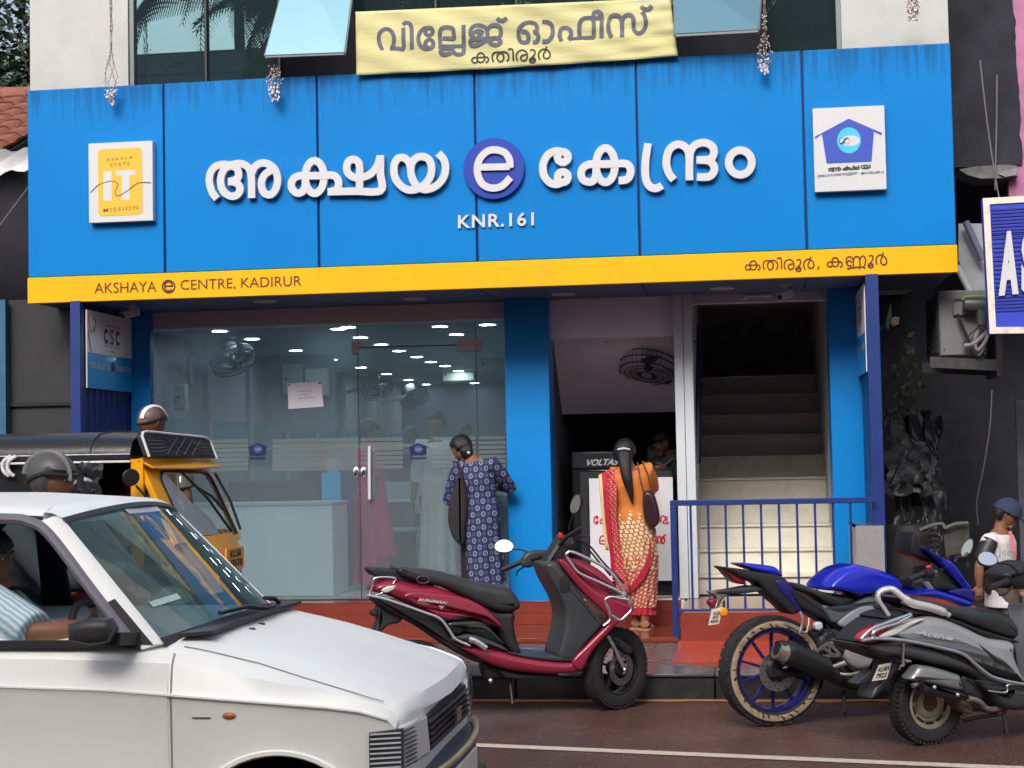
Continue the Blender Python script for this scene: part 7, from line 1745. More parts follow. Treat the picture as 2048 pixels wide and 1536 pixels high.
for c, w_ in (((xt+.18,AC,.20),.10),((xt-1.8,AN+.14,.20),.10),((xt-1.8,AF-.14,.20),.10)): wheel(au, Vector(c)-WL[au.name], .20, w_, .12, (0,1,0), M_iron, steel=True, nblk=30)
O('handlebar', G().tube([V(xt+.10,AC-.3,.98), V(xt+.14,AC,.95), V(xt+.10,AC+.3,.98)], .014, 6), M_black, au)
O('dashboard', G().box(xt+.02,xt+.20,AN+.08,AF-.08,.85,1.05), M_carint, au, bevel=.02)
# ================================================================ people
M_skin = mat('brown_skin', (.235,.105,.058), .5, var=.06, vs=14); M_skin2 = mat('dark_skin', (.17,.075,.042), .5, var=.06, vs=14)
M_hair = mat('black_hair', (.010,.009,.010), .38, var=.4, vs=22, bump=.5, bs=60, stretch=(6,6,1))
M_eye = mat('eye_dark', (.012,.01,.01), .2); M_eyew = mat('eye_white', (.55,.52,.48), .4); M_lip = mat('lip', (.20,.06,.05), .5)
def remesh(o, vox, sm=3):
    m = o.modifiers.new('r', 'REMESH'); m.mode = 'VOXEL'; m.voxel_size = vox; m.use_smooth_shade = True
    s_ = o.modifiers.new('s', 'SMOOTH'); s_.factor = .5; s_.iterations = sm
    nm = bpy.data.meshes.new_from_object(o.evaluated_get(bpy.context.evaluated_depsgraph_get())); o.modifiers.clear(); o.data = nm; nm.shade_smooth()
    return o
def basis(f, up):
    f = Vector(f).normalized(); up = Vector(up); s = f.cross(up).normalized(); return s, f, s.cross(f)
def head_geo(g, c, f, up, h, female=False):
    "skull, jaw, nose, ears and lips about centre c; h is head height"
    s, f, u = basis(f, up); r = h/2; P = lambda x, y, z: c+s*x*r+f*y*r+u*z*r
    nu, nv = 24, 16; rings = []
    for i in range(nv+1):
        p = PI*(.02+.96*i/nv); z = math.cos(p); ring = []
        for k in range(nu):
            t = 2*PI*k/nu; x, y = math.sin(p)*math.cos(t), math.sin(p)*math.sin(t)
            w_ = .74 if z > -.1 else .74-.24*min(1, (-z-.1)/.8); d = .90
            yy = y*d
            if y > 0: yy = y*(.84 if z > -.2 else .86); x *= 1
            else: yy = y*(.98 if z > -.3 else max(.55, .98-.6*(-z-.3)))
            if y > .5 and -.02 < z < .22: yy -= .045*(1-abs(z-.1)/.12)
            ring.append(P(x*w_, yy, z*(1.0)))
        rings.append(ring)
    g.loft(rings)
    g.loft([[P(a*.085*k1, .80+b*.02+k2, z_) for a, b in ((-1,0),(0,.8),(1,0),(0,-3))] for z_, k1, k2 in ((.20,.7,.0),(.0,1.0,.10),(-.18,1.7,.17),(-.26,1.4,.06))])
    g.ball(P(0,.80,-.45), .24*r, .07*r, .055*r, 10, 6); g.ball(P(0,.72,-.74), .26*r, .16*r, .16*r, 10, 6)
    for sg in (-1, 1): g.ball(P(sg*.76,-.06,-.02), .06*r, .13*r, .22*r, 8, 8)
def hand_geo(g, w, d, pn, L, curl=.5):
    "palm and five bent fingers from wrist w along d, palm facing pn"
    d = Vector(d).normalized(); pn = Vector(pn); pn = (pn-d*pn.dot(d)).normalized(); sd = d.cross(pn)
    g.tube([w, w+d*L*.25, w+d*L*.5], [L*.15,L*.22,L*.21], 10, sx=.5, sy=1.0, up=tuple(pn))
    for k, (o_, ln) in enumerate(((-.16,.42),(-.055,.48),(.055,.45),(.155,.36))):
        p0 = w+d*L*.46+sd*o_*L; a = .15+curl*.5; b_ = a+curl*.9; c_ = b_+curl*.7; q = [p0]
        for an_, l_ in ((a,.45),(b_,.32),(c_,.23)): q.append(q[-1]+(d*math.cos(an_)+pn*math.sin(an_))*ln*L*l_)
        g.tube(q, [L*.052,L*.050,L*.045,L*.036], 7)
    p0 = w+d*L*.12-sd*L*.15; g.tube([p0, p0+(d*.6-sd*.6+pn*.3)*L*.24, p0+(d*.95-sd*.65+pn*.6)*L*.40], [L*.07,L*.055,L*.042], 7)
def pose(base, H, yaw, **ov):
    f = V(math.sin(yaw), math.cos(yaw), 0); s = V(math.cos(yaw), -math.sin(yaw), 0); b = Vector(base); Z = lambda k: V(0,0,H*k); j = {'H': H, 'f': f, 's': s}
    j['pelvis'] = b+Z(.53); j['waist'] = b+Z(.62); j['chest'] = b+Z(.73); j['neck'] = b+Z(.835); j['head'] = b+Z(.928)+f*H*.012
    for n_, sg in (('l',-1),('r',1)):
        j['sh'+n_] = b+Z(.80)+s*sg*H*.103; j['el'+n_] = b+Z(.625)+s*sg*H*.135-f*H*.01; j['wr'+n_] = b+Z(.475)+s*sg*H*.145+f*H*.03
        j['hp'+n_] = b+Z(.505)+s*sg*H*.052; j['kn'+n_] = b+Z(.285)+s*sg*H*.055+f*H*.008; j['an'+n_] = b+Z(.045)+s*sg*H*.058
    j['hf'] = f; j['hu'] = V(0,0,1); j.update(ov); return j
def torso_rings(j, k, top=True, hipw=1.0):
    H = j['H']; s = j['s']; out = []
    spec = [(j['pelvis']-V(0,0,.03*H), .098*hipw, .068), (j['pelvis'].lerp(j['waist'],.4), .100*hipw, .070), (j['waist'], .083, .060), (j['waist'].lerp(j['chest'],.5), .088, .064), (j['chest'], .102, .070), (j['chest'].lerp(j['neck'],.45), .110, .066), (j['chest'].lerp(j['neck'],.78), .088, .050), (j['chest'].lerp(j['neck'],.96), .045, .038)]
    for i, (c, a, b) in enumerate(spec):
        d = (spec[min(i+1, 7)][0]-spec[max(i-1, 0)][0]).normalized(); sh = (j['shr']-j['shl']).normalized() if i >= 4 else (j['hpr']-j['hpl']).normalized() if i < 2 else ((j['shr']-j['shl']).normalized()+(j['hpr']-j['hpl']).normalized()).normalized()
        sd = (sh-d*sh.dot(d)).normalized(); fd = d.cross(sd)
        out.append([c+sd*math.cos(2*PI*q/20)*(a*H+k)+fd*math.sin(2*PI*q/20)*(b*H+k) for q in range(20)])
    return out
def person(label, j, skin=M_skin, female=False, helmet=False, cur=.5, vox=.0085, group=None, legs=True, palms=None):
    H = j['H']; foot = (j['anl']+j['anr'])/2; t = T('person', label, 'person', (foot.x, foot.y, foot.z-.045*H), 0, group)
    g = G(); g.loft(torso_rings(j, 0)); hc = j['head']; hh = H*.132
    g.tube([j['neck']-V(0,0,.03*H), j['neck'], hc-j['hu']*hh*.28-j['hf']*hh*.06], [H*.045,H*.032,H*.033], 12); head_geo(g, hc, j['hf'], j['hu'], hh, female)
    fk = .92 if female else 1.0
    for n_ in 'lr':
        sh, el, wr = j['sh'+n_], j['el'+n_], j['wr'+n_]; sc_ = j['chest'].lerp(j['neck'], .6)
        g.tube([sc_, sh, sh.lerp(el,.4), el, el.lerp(wr,.3), wr], [.034*H*fk,.034*H*fk,.030*H*fk,.0235*H*fk,.0245*H*fk,.0155*H*fk], 12)
        d = wr-el; pn = (palms or {}).get(n_, j['s']*(1 if n_ == 'l' else -1)); hand_geo(g, wr-d.normalized()*.005, d, pn, H*.105, cur)
        if legs:
            hp, kn, an_ = j['hp'+n_], j['kn'+n_], j['an'+n_]
            g.tube([hp, hp.lerp(kn,.3), kn, kn.lerp(an_,.3), an_+V(0,0,.01)], [.062*H,.056*H,.035*H,.036*H,.022*H], 12)
            ff = (j['f']); g.tube([an_-ff*.02*H-V(0,0,.015*H), an_+ff*.05*H-V(0,0,.022*H), an_+ff*.11*H-V(0,0,.032*H)], [.026*H,.026*H,.018*H], 10, sx=.8)
    body = O('body', g, skin, t); remesh(body, vox)
    s, f, u = basis(j['hf'], j['hu']); r = hh/2; P = lambda x, y, z: hc+s*x*r+f*y*r+u*z*r
    for sg in (-1, 1):
        e = O('eye', G().ball(P(sg*.30,.70,.10), r*.10, r*.07, r*.06, 10, 6), M_eyew, body); O('iris', G().ball(P(sg*.30,.765,.10), r*.045, r*.03, r*.05, 8, 6), M_eye, e)
        O('eyebrow', G().tube([P(sg*.14,.80,.27), P(sg*.32,.80,.32), P(sg*.50,.70,.26)], r*.035, 6), M_hair, body)
    O('mouth', G().ball(P(0,.86,-.45), r*.19, r*.04, r*.045, 10, 6), M_lip, body)
    return t, body
def hair_cap(j, par, m=None, back=1.0, low=.0, hairline=.42):
    H = j['H']; r = H*.066; hc = j['head']; s, f, u = basis(j['hf'], j['hu']); rings = []
    for i in range(15):
        p = PI*(.02+.80*i/14); z = math.cos(p); ring = []
        for k in range(28):
            t = 2*PI*k/28; x, y = math.sin(p)*math.cos(t), math.sin(p)*math.sin(t)
            lim = hairline if y > .25 else (hairline*.2-.15 if y > -.1 else -.62+low)
            kk = 1.13+.02*math.sin(k*2.7+i) if z > lim else max(.72, 1.12-(lim-z)*4)
            ring.append(hc+s*x*.78*r*kk+f*(y*.93-.03)*r*kk+u*z*1.0*r*kk)
        rings.append(ring)
    return O('hair', G().loft(rings), m or M_hair, par, ang=80)
def shirt(j, par, m, name='shirt', sleeve=1.0, k=.012, down=0.0, vox=.009):
    g = G(); rr_ = torso_rings(j, k)[:7]
    if down: low = [p-V(0,0,down)+(p-j['pelvis'])*.04 for p in rr_[0]]; rr_ = [low]+rr_
    g.loft(rr_); H = j['H']
    for n_ in 'lr':
        sh, el, wr = j['sh'+n_], j['el'+n_], j['wr'+n_]; sc_ = j['chest'].lerp(j['neck'], .55); a = .034*H+k
        if sleeve <= 1: e = sh.lerp(el, sleeve); g.tube([sc_, sh, sh.lerp(e,.5), e], [a,a+.003,a,a*.98], 14)
        else: e = el.lerp(wr, sleeve-1); g.tube([sc_, sh, sh.lerp(el,.5), el, e], [a,a+.003,a*.92,a*.82,a*.68], 14)
    o = O(name, g, m, par); remesh(o, vox, 2); return o
def trousers(j, par, m, name='trousers', k=.012, ln=.95):
    H = j['H']; g = G(); g.loft(torso_rings(j, k*.7)[:3])
    for n_ in 'lr':
        hp, kn, an_ = j['hp'+n_], j['kn'+n_], j['an'+n_]; e = kn.lerp(an_, (ln-.5)*2) if ln > .5 else hp.lerp(kn, ln*2)
        pts = [hp+V(0,0,.02), hp.lerp(kn,.4), kn, kn.lerp(e,.5), e] if ln > .5 else [hp+V(0,0,.02), hp.lerp(e,.5), e]; rs = [.066*H+k,.060*H+k,.042*H+k,.040*H+k,.034*H+k] if ln > .5 else [.066*H+k,.062*H+k,.055*H+k]
        g.tube(pts, rs, 14)
    o = O(name, g, m, par); remesh(o, .010, 2); return o
def shoes(j, par, m, sandal=False):
    H = j['H']
    for n_ in 'lr':
        a = j['an'+n_]; f = j['f']; g = G()
        if sandal: g.pillow([(-.04*H,-.0),(.05*H,-.004),(.13*H,0),(.13*H,.012),(.05*H,.012),(-.04*H,.014)], .028*H, .006, 2, lambda x, y, z: Vector((a.x,a.y,a.z-.045*H))+f*x+j['s']*y+V(0,0,z)); g.tube([a+j['s']*.03*H-V(0,0,.03*H)+f*.05*H, a-V(0,0,.008*H)+f*.055*H, a-j['s']*.03*H-V(0,0,.03*H)+f*.05*H], .007, 6)
        else: g.tube([a-f*.03*H-V(0,0,.018*H), a+f*.04*H-V(0,0,.02*H), a+f*.10*H-V(0,0,.028*H), a+f*.135*H-V(0,0,.032*H)], [.03*H,.032*H,.028*H,.016*H], 12, sx=.85)
        O('sandal' if sandal else 'shoe', g, m, par)
def skirt(par, m, levels, name='skirt', n=48, fold=.012, nf=9, ph=0.0, s=V(1,0,0), thick=True):
    "levels: (centre, half width, half depth) from top to hem"
    rings = []; L_ = len(levels); cs = []
    for i in range((L_-1)*4+1):
        a = i/4; k = min(L_-2, int(a)); t = a-k; c0, w0, d0 = levels[k]; c1, w1, d1 = levels[k+1]; cs.append((Vector(c0).lerp(Vector(c1), t), w0+(w1-w0)*t, d0+(d1-d0)*t, i/((L_-1)*4)))
    fd = V(-s.y, s.x, 0)
    for c, w_, d_, t in cs:
        rings.append([c+s*math.cos(q)*(w_+fold*t*math.sin(nf*q+ph+t*1.5))+fd*math.sin(q)*(d_+fold*t*math.sin(nf*q+ph+t*1.5)) for q in [2*PI*k/n for k in range(n)]])
    return O(name, G().loft(rings, cap=False), m, par, ang=70)
def dots_mat():
    m = mat('navy_dotted_cotton', (.018,.026,.095), .85); n = m.node_tree.nodes; l = m.node_tree.links; p = n['Principled BSDF']
    g = n.new('ShaderNodeNewGeometry'); sp = n.new('ShaderNodeSeparateXYZ'); l.new(g.outputs['Position'], sp.inputs[0]); cb = n.new('ShaderNodeCombineXYZ'); l.new(sp.outputs['X'], cb.inputs['X']); l.new(sp.outputs['Z'], cb.inputs['Y'])
    mp = n.new('ShaderNodeMapping'); mp.inputs['Scale'].default_value = (17,14,1); mp.inputs['Rotation'].default_value = (0,0,R(42)); l.new(cb.outputs[0], mp.inputs['Vector'])
    v = n.new('ShaderNodeTexVoronoi'); v.voronoi_dimensions = '2D'; v.inputs['Randomness'].default_value = .04; v.inputs['Scale'].default_value = 1.0; l.new(mp.outputs[0], v.inputs['Vector'])
    r = n.new('ShaderNodeValToRGB'); e = r.color_ramp; e.interpolation = 'LINEAR'; e.elements[0].position = 0; e.elements[0].color = (.30,.30,.42,1); e.elements[1].position = .10; e.elements[1].color = (.02,.03,.10,1)
    for p_, c in ((.18,(.02,.03,.10,1)),(.21,(.30,.31,.40,1)),(.26,(.30,.31,.40,1)),(.30,(.016,.022,.085,1)),(.50,(.016,.022,.085,1)),(.56,(.045,.075,.17,1))): q = e.elements.new(p_); q.color = c
    l.new(v.outputs['Distance'], r.inputs['Fac']); l.new(r.outputs[0], p.inputs['Base Color']); return m
def sari_mat(name, base, ink, sx, sz, rot, mort, bias=0):
    m = mat(name, base, .8); n = m.node_tree.nodes; l = m.node_tree.links; p = n['Principled BSDF']
    g = n.new('ShaderNodeNewGeometry'); sp = n.new('ShaderNodeSeparateXYZ'); l.new(g.outputs['Position'], sp.inputs[0]); cb = n.new('ShaderNodeCombineXYZ'); l.new(sp.outputs['X'], cb.inputs['X']); l.new(sp.outputs['Z'], cb.inputs['Y'])
    nz = n.new('ShaderNodeTexNoise'); nz.inputs['Scale'].default_value = 6; l.new(cb.outputs[0], nz.inputs['Vector']); ad = n.new('ShaderNodeVectorMath'); ad.operation = 'MULTIPLY_ADD'; ad.inputs[1].default_value = (.05,.05,0); l.new(nz.outputs['Color'], ad.inputs[0]); l.new(cb.outputs[0], ad.inputs[2])
    mp = n.new('ShaderNodeMapping'); mp.inputs['Scale'].default_value = (sx, sz, 1); mp.inputs['Rotation'].default_value = (0,0,R(rot)); l.new(ad.outputs[0], mp.inputs['Vector'])
    b = n.new('ShaderNodeTexBrick'); b.inputs['Scale'].default_value = 1; b.inputs['Color1'].default_value = (*base,1); b.inputs['Color2'].default_value = (base[0]*.9,base[1]*.82,base[2]*.7,1); b.inputs['Mortar'].default_value = (*ink,1)
    b.inputs['Mortar Size'].default_value = mort; b.inputs['Brick Width'].default_value = .35; b.inputs['Row Height'].default_value = .5; b.inputs['Mortar Smooth'].default_value = .2; l.new(mp.outputs[0], b.inputs['Vector'])
    l.new(b.outputs['Color'], p.inputs['Base Color']); return m

# --- woman in the navy dotted kurta, back to us, bent towards the glass
YN = .68; B = lambda px, py, Y=YN: at(px, py, Y=Y)
fl = V(B(962,1235).x, YN, .2)
j = pose(fl, 1.50, R(-18)); j.update(neck=B(945,919,.72), head=B(921,894,.80), chest=B(953,962), waist=B(958,1000), pelvis=B(960,1040), shl=B(917,934,.70), shr=B(987,930,.62), ell=B(898,1000,.78), wrl=B(922,962,.98), elr=B(1020,975,.78), wrr=B(990,972,.98), hpl=B(948,1046,.73), hpr=B(970,1046,.72), hf=V(-.62,.55,-.55), hu=V(-.22,.45,.86))
woman, wb = person('woman in a long navy dotted dress bending towards the glass front', j, M_skin, True)
M_dots = dots_mat(); shirt(j, woman, M_dots, 'dress', 1.55, .014)
skirt(woman, M_dots, [(B(957,990),.140,.115),(B(960,1040),.155,.130),(B(966,1100),.150,.135),(B(972,1168),.152,.13)], 'dress_skirt', fold=.014, nf=7, s=j['s'])
trousers(j, woman, mat('black_leggings', (.012,.012,.016), .8), 'leggings', .004, .93); shoes(j, woman, M_black, True)
hair_cap(j, woman, hairline=.30, low=-.05); O('hair_bun', G().ball(B(933,903,.70), .055, .05, .06), M_hair, woman)
O('hair_clip', G().ball(B(937,906,.66), .018, .01, .014), M_steel, woman)
bag = T('shoulder_bag', 'soft black cloth bag hanging at the left side of the woman in navy', 'bag', tuple(B(910,1090,.62)))
g = G(); pts = [(921,950),(932,985),(934,1030),(930,1055),(926,1090),(912,1085),(900,1066),(894,1035),(899,1000),(905,975),(912,960)]
g.pillow([(B(*p,.50).x, B(*p,.50).z) for p in [tuple(q) for q in cat(pts,3,True)]], .06, .04, 5, None, .56); O('bag_body', g, mat('black_cloth', (.022,.02,.024), .9, var=.3, vs=14, bump=.6, bs=14), bag, ang=60)
O('strap', G().tube(cat([tuple(B(915,925,.60)), tuple(B(922,950,.58)), tuple(B(922,985,.6))], 5), .012, 6), mat('black_cloth', (0,0,0)), bag)
ph = O('phone', G().box(B(980,968,1.0).x, B(996,968,1.0).x, 1.0, 1.012, B(980,968,1.0).z-.05, B(980,968,1.0).z+.04), M_blackgloss, None, 'dark phone held up by the woman in the navy dress', 'phone')

# --- woman in the sari, back to us at the freezer counter
YS = .50; B = lambda px, py, Y=YS: at(px, py, Y=Y)
fl = V(B(1272,1250).x, YS, .2)
j = pose(fl, 1.50, R(8)); j.update(neck=B(1258,934), head=B(1250,905,.54), chest=B(1262,972), waist=B(1268,1010), pelvis=B(1266,1050), shl=B(1229,948,.50), shr=B(1298,940,.50), ell=B(1216,1000,.62), wrl=B(1228,990,.88), elr=B(1304,985,.66), wrr=B(1296,940,1.02), hf=V(.25,.92,-.30), hu=V(.05,.3,.95))
j['anl'] = V(B(1272,1240).x, YS+.02, .262); j['anr'] = V(B(1291,1240).x, YS-.06, .262); j['knl'] = B(1262,1140); j['knr'] = B(1282,1140)
sw, sb = person('woman in an orange blouse and cream and red sari at the freezer', j, M_skin, True)
shirt(j, sw, mat('orange_blouse', (.56,.17,.03), .7, var=.12, vs=12, bump=.4, bs=20), 'blouse', .85, .010)
M_sari = sari_mat('sari_cream', (.72,.52,.30), (.24,.10,.06), 9, 17, -12, .055); M_sari2 = sari_mat('sari_pink', (.72,.52,.38), (.38,.08,.07), 11, 16, 30, .11); M_border = mat('sari_border', (.38,.012,.035), .7, var=.1)
s_ = j['s']
skirt(sw, M_sari, [(B(1266,1004),.118,.088),(B(1266,1030),.148,.112),(B(1268,1062),.165,.125),(B(1272,1105),.158,.122),(B(1277,1140),.148,.12)], 'sari', fold=.012, nf=11, s=s_)
skirt(sw, M_sari2, [(B(1276,1110),.160,.124),(B(1279,1150),.142,.12),(B(1283,1195),.112,.11),(B(1285,1214),.098,.10)], 'sari', fold=.016, nf=13, s=s_, ph=1)
skirt(sw, M_border, [(B(1285,1213),.100,.102),(B(1285,1228),.100,.102)], 'sari_border', fold=.016, nf=13, s=s_, ph=2.5)
# the free end over the left shoulder
def strip(name, L_, Rr_, m, dpt, par, seg=6, wav=.012):
    a = cat([tuple(B(*p[:2], p[2] if len(p) > 2 else YS-.10)) for p in L_], seg); b = cat([tuple(B(*p[:2], p[2] if len(p) > 2 else YS-.10)) for p in Rr_], seg); n_ = min(len(a), len(b)); g = G(); W = 8
    for i in range(n_):
        for k in range(W+1): g.v.append(a[i].lerp(b[i], k/W)+V(0, dpt+wav*math.sin(k*1.9+i*.35), 0))
    g.f = [(i*(W+1)+k, (i+1)*(W+1)+k, (i+1)*(W+1)+k+1, i*(W+1)+k+1) for i in range(n_-1) for k in range(W)]
    o = O(name, g, m, par, ang=80); o.modifiers.new('t', 'SOLIDIFY').thickness = .004; return o
M_pallu = sari_mat('sari_end', (.60,.34,.26), (.42,.03,.05), 10, 30, 4, .12)
strip('sari_end', [(1213,940,.45),(1212,975),(1216,1040),(1222,1100),(1226,1150),(1236,1182)], [(1234,936,.48),(1233,985),(1236,1040),(1242,1100),(1250,1150),(1262,1185)], M_pallu, -.02, sw)
strip('sari_end_border', [(1204,946,.44),(1206,985),(1212,1045),(1220,1100),(1222,1130),(1226,1160)], [(1215,942,.44),(1216,980),(1222,1045),(1226,1100),(1229,1130),(1232,1160)], M_border, -.03, sw, wav=.004)
strip('sari_end_edge', [(1198,950,.44),(1200,985),(1206,1045),(1213,1100)], [(1204,947,.44),(1206,985),(1212,1045),(1218,1100)], mat('sari_edge', (.62,.47,.25), .8), -.028, sw, wav=.003)
strip('sari_border', [(1300,1075,YS-.16),(1296,1110,YS-.17),(1280,1145,YS-.16),(1258,1176,YS-.15)], [(1303,1085,YS-.15),(1301,1122,YS-.16),(1288,1158,YS-.15),(1264,1186,YS-.14)], M_border, 0, sw, wav=.002)
hair_cap(j, sw, hairline=.30, low=-.1)
g = G().tube(cat([tuple(B(1248,900,.44)), tuple(B(1250,925,.37)), tuple(B(1254,955,.34)), tuple(B(1261,985,.34)), tuple(B(1265,1008,.35))], 5), [.052,.056,.058,.055,.05,.048,.046,.045,.044,.042,.04,.038,.034,.03,.027,.024,.02,.016,.012,.007,.004], 12, sx=.75)
O('ponytail', g, M_hair, sw, ang=80); O('hair_clip', G().tube(cat([tuple(B(1236,899,.395)), tuple(B(1247,897,.375)), tuple(B(1259,899,.395))], 4), .0085, 8), M_white, sw); shoes(j, sw, mat('tan_sandal', (.35,.20,.12), .6), True)
hb = T('handbag', 'dark maroon leather handbag hanging from the right shoulder of the woman in the sari', 'bag', tuple(B(1302,1052,.36)))
g = G(); pts = [(1287,985),(1300,982),(1309,990),(1316,1012),(1320,1038),(1313,1052),(1302,1055),(1292,1046),(1286,1020)]; g.pillow([(B(*p,.38).x, B(*p,.38).z) for p in [tuple(q) for q in cat(pts,3,True)]], .05, .035, 4, None, .38); O('bag_body', g, mat('maroon_leather', (.030,.012,.018), .3, var=.3, vs=8, bump=.4, bs=12), hb, ang=60)
for a in (((1275,925,.40),(1280,955,.37),(1288,988,.36)), ((1284,922,.42),(1296,950,.38),(1305,986,.37))): O('strap', G().tube(cat([tuple(B(*p)) for p in a], 5), .006, 6), mat('strap_brown', (.06,.025,.02), .5), hb)

# --- man behind the freezer
B = lambda px, py, Y=2.25: at(px, py, Y=Y)
j = pose(V(B(1335,1000).x, 2.25, FZ), 1.62, R(200)); j.update(head=B(1325,884,2.12), neck=B(1340,915,2.2), shl=B(1376,935), shr=B(1300,936), wrl=B(1335,945,2.0), wrr=B(1310,952,2.0), elr=B(1296,962,2.2), ell=B(1372,965,2.2), hf=V(-.45,-.75,-.50), hu=V(-.1,-.3,.95))
pm, pb = person('man in a dark shirt looking down behind the black freezer', j, M_skin); shirt(j, pm, mat('charcoal_shirt', (.045,.055,.062), .8, var=.3, vs=7), 'shirt', .9, .014); trousers(j, pm, M_dark); hair_cap(j, pm, hairline=.45); O('moustache', G().ball(j['head']+V(-.028,-.058,-.043), .022, .012, .007), M_hair, pm)
O('collar', G().tube([B(1312,925,2.12), B(1328,932,2.08), B(1345,918,2.12)], .010, 6), mat('collar_grey', (.16,.18,.19), .7), pm)

# --- boy in a cap behind the scooters
YB = -1.55; B = lambda px, py, Y=YB: at(px, py, Y=Y)
j = pose(V(B(2003,1330).x, YB, KZ), 1.22, R(82)); j.update(head=B(2013,1028), neck=B(2000,1058), chest=B(1998,1105), waist=B(2002,1150), pelvis=B(2002,1185), shr=B(1978,1085,YB-.11), shl=B(2012,1080,YB+.12), elr=B(1958,1135,YB-.17), wrr=B(1958,1172,YB-.16), ell=B(2020,1135,YB+.14), wrl=B(2035,1165,YB+.12), hf=V(.86,-.16,-.48), hu=V(.42,0,.9))
j['knr'] = B(2020,1232,YB-.06); j['anr'] = B(2038,1300,YB-.05); j['anl'] = B(2010,1305,YB+.08)
by, bb = person('boy in a navy cap and white and black football shirt behind the scooters', j, M_skin, vox=.0065, cur=.3)
shirt(j, by, mat('white_jersey', (.62,.60,.63), .7, var=.05, bump=.3, bs=14), 'football_shirt', .1, .014, .05, .007)
H_ = j['H']; g = G()
for n_ in 'r': g.tube([j['shr']+V(.01,0,.01), j['shr'].lerp(j['elr'],.35), j['shr'].lerp(j['elr'],.72)], [.052,.056,.054], 14)
for n_ in 'l': g.tube([j['shl'], j['shl'].lerp(j['ell'],.7)], [.05,.05], 14)
O('sleeve', g, M_black, by)['kind'] = 'stuff'
g = G(); g.pillow([(B(*p,YB-.12).x, B(*p,YB-.12).z) for p in [tuple(q) for q in cat([(1968,1110),(1985,1115),(1988,1150),(1986,1185),(1972,1182)],3,True)]], .05, .03, 3, None, YB-.05); O('side_panel', g, M_black, by, ang=60)
g = G().tube([B(2020,1062,YB-.145), B(2026,1090,YB-.150), B(2030,1118,YB-.150)], .010, 6, sy=.4); O('pink_stripe', g, mat('pink_stripe', (.70,.16,.20), .6), by)
g = G(); text_on(g, 'Jeep', B(1996,1114,YB-.165), B(2034,1118,YB-.165), B(1996,1094,YB-.165), (0,-.002,0), bold=-.01); O('lettering', g, mat('jersey_grey', (.16,.16,.19), .6), by)
trousers(j, by, mat('camo_trousers', (.10,.075,.055), .85, var=.6, vs=14), 'trousers', .012, .80); shoes(j, by, M_skin2, True); hair_cap(j, by, hairline=.45)
hc, r_ = j['head'], H_*.066; s, f, u = basis(j['hf'], j['hu']); rings = []
for i in range(9):
    p = PI*.5*(i/8)+.03; rings.append([hc+s*math.cos(t)*math.sin(p)*.86*r_*1.12+f*(math.sin(t)*math.sin(p)*1.02-.02)*r_*1.12+u*(math.cos(p)*1.16+.14)*r_ for t in [2*PI*k/24 for k in range(24)]])
M_cap = mat('navy_cap', (.020,.032,.075), .8, var=.1); cp = O('cap', G().loft(rings), M_cap, by, ang=70)
g = G(); n_ = 12; vs = []
for dz in (0, -.006): vs += [hc+s*math.cos(PI*k/n_)*.80*r_+f*(.72+math.sin(PI*k/n_)*1.05)*r_+u*(.30-.28*math.sin(PI*k/n_))*r_+u*dz for k in range(n_+1)]
g.add(vs, [tuple(range(n_+1)), tuple(range(2*n_+1, n_, -1))]+[(k, k+n_+1, k+n_+2, k+1) for k in range(n_)]); O('cap_peak', g, M_cap, by)
g = G(); text_on(g, 'Y', hc+f*1.04*r_-s*.0+u*.42*r_+s*.25*r_, hc+f*1.04*r_+u*.42*r_-s*.25*r_, hc+f*.86*r_+u*.86*r_+s*.25*r_, f*.01); O('cap_letter', g, M_white, by)

# --- riders and drivers
def helmet(par, hc, hf, hu, r, m, visor=True, stripe=None):
    s, f, u = basis(hf, hu); rings = []
    for i in range(15):
        p = PI*(.02+.76*i/14); z = math.cos(p); ring = []
        for k in range(32):
            t = 2*PI*k/32; x, y = math.sin(p)*math.cos(t), math.sin(p)*math.sin(t); kk = 1.0 if not (y > .25 and z < .22) else .80
            ring.append(hc+s*x*r*.93*kk+f*y*r*1.10*kk+u*(z*r*1.02+.01))
        rings.append(ring)
    h_ = O('helmet', G().loft(rings), m, par, ang=60)
    O('helmet_rim', G().tube([hc+s*math.cos(t)*r*.94+f*(math.sin(t)*r*1.10)+u*r*(.20 if math.sin(t) > .2 else .20-.9*(.2-math.sin(t))*.55) for t in [2*PI*k/28 for k in range(28)]], .010, 6, True), M_black, h_)
    for k in range(3): O('vent', G().tube([hc-s*r*.80*(-1)*-1+u*r*(.15-.16*k)+f*r*(-.35), hc-s*r*.93*-1*(-1)+u*r*(.12-.16*k)+f*r*(-.1)], .010, 6), mat('vent_silver', (.35,.35,.34), .4), h_)
    if stripe:
        g = G(); P = [hc+s*r*.955*math.cos(a)*.35+f*(r*1.125*math.cos(PI*.5-0)*0+math.sin(b)*r*1.125)+u*math.cos(b)*r*1.045+s*r*.0 for a, b in [(0, PI*(-.5+k/16)) for k in range(17)]]; g.tube(P, .016, 6, sy=.4); O('helmet_stripe_or_sheen', g, stripe, h_)
    return h_
M_helm = mat('matt_grey_helmet', (.075,.077,.082), .42, var=.08, vs=5)
YR = -4.8; B = lambda px, py, Y=YR: at(px, py, Y=Y); hc = B(108,962)
bz = .80
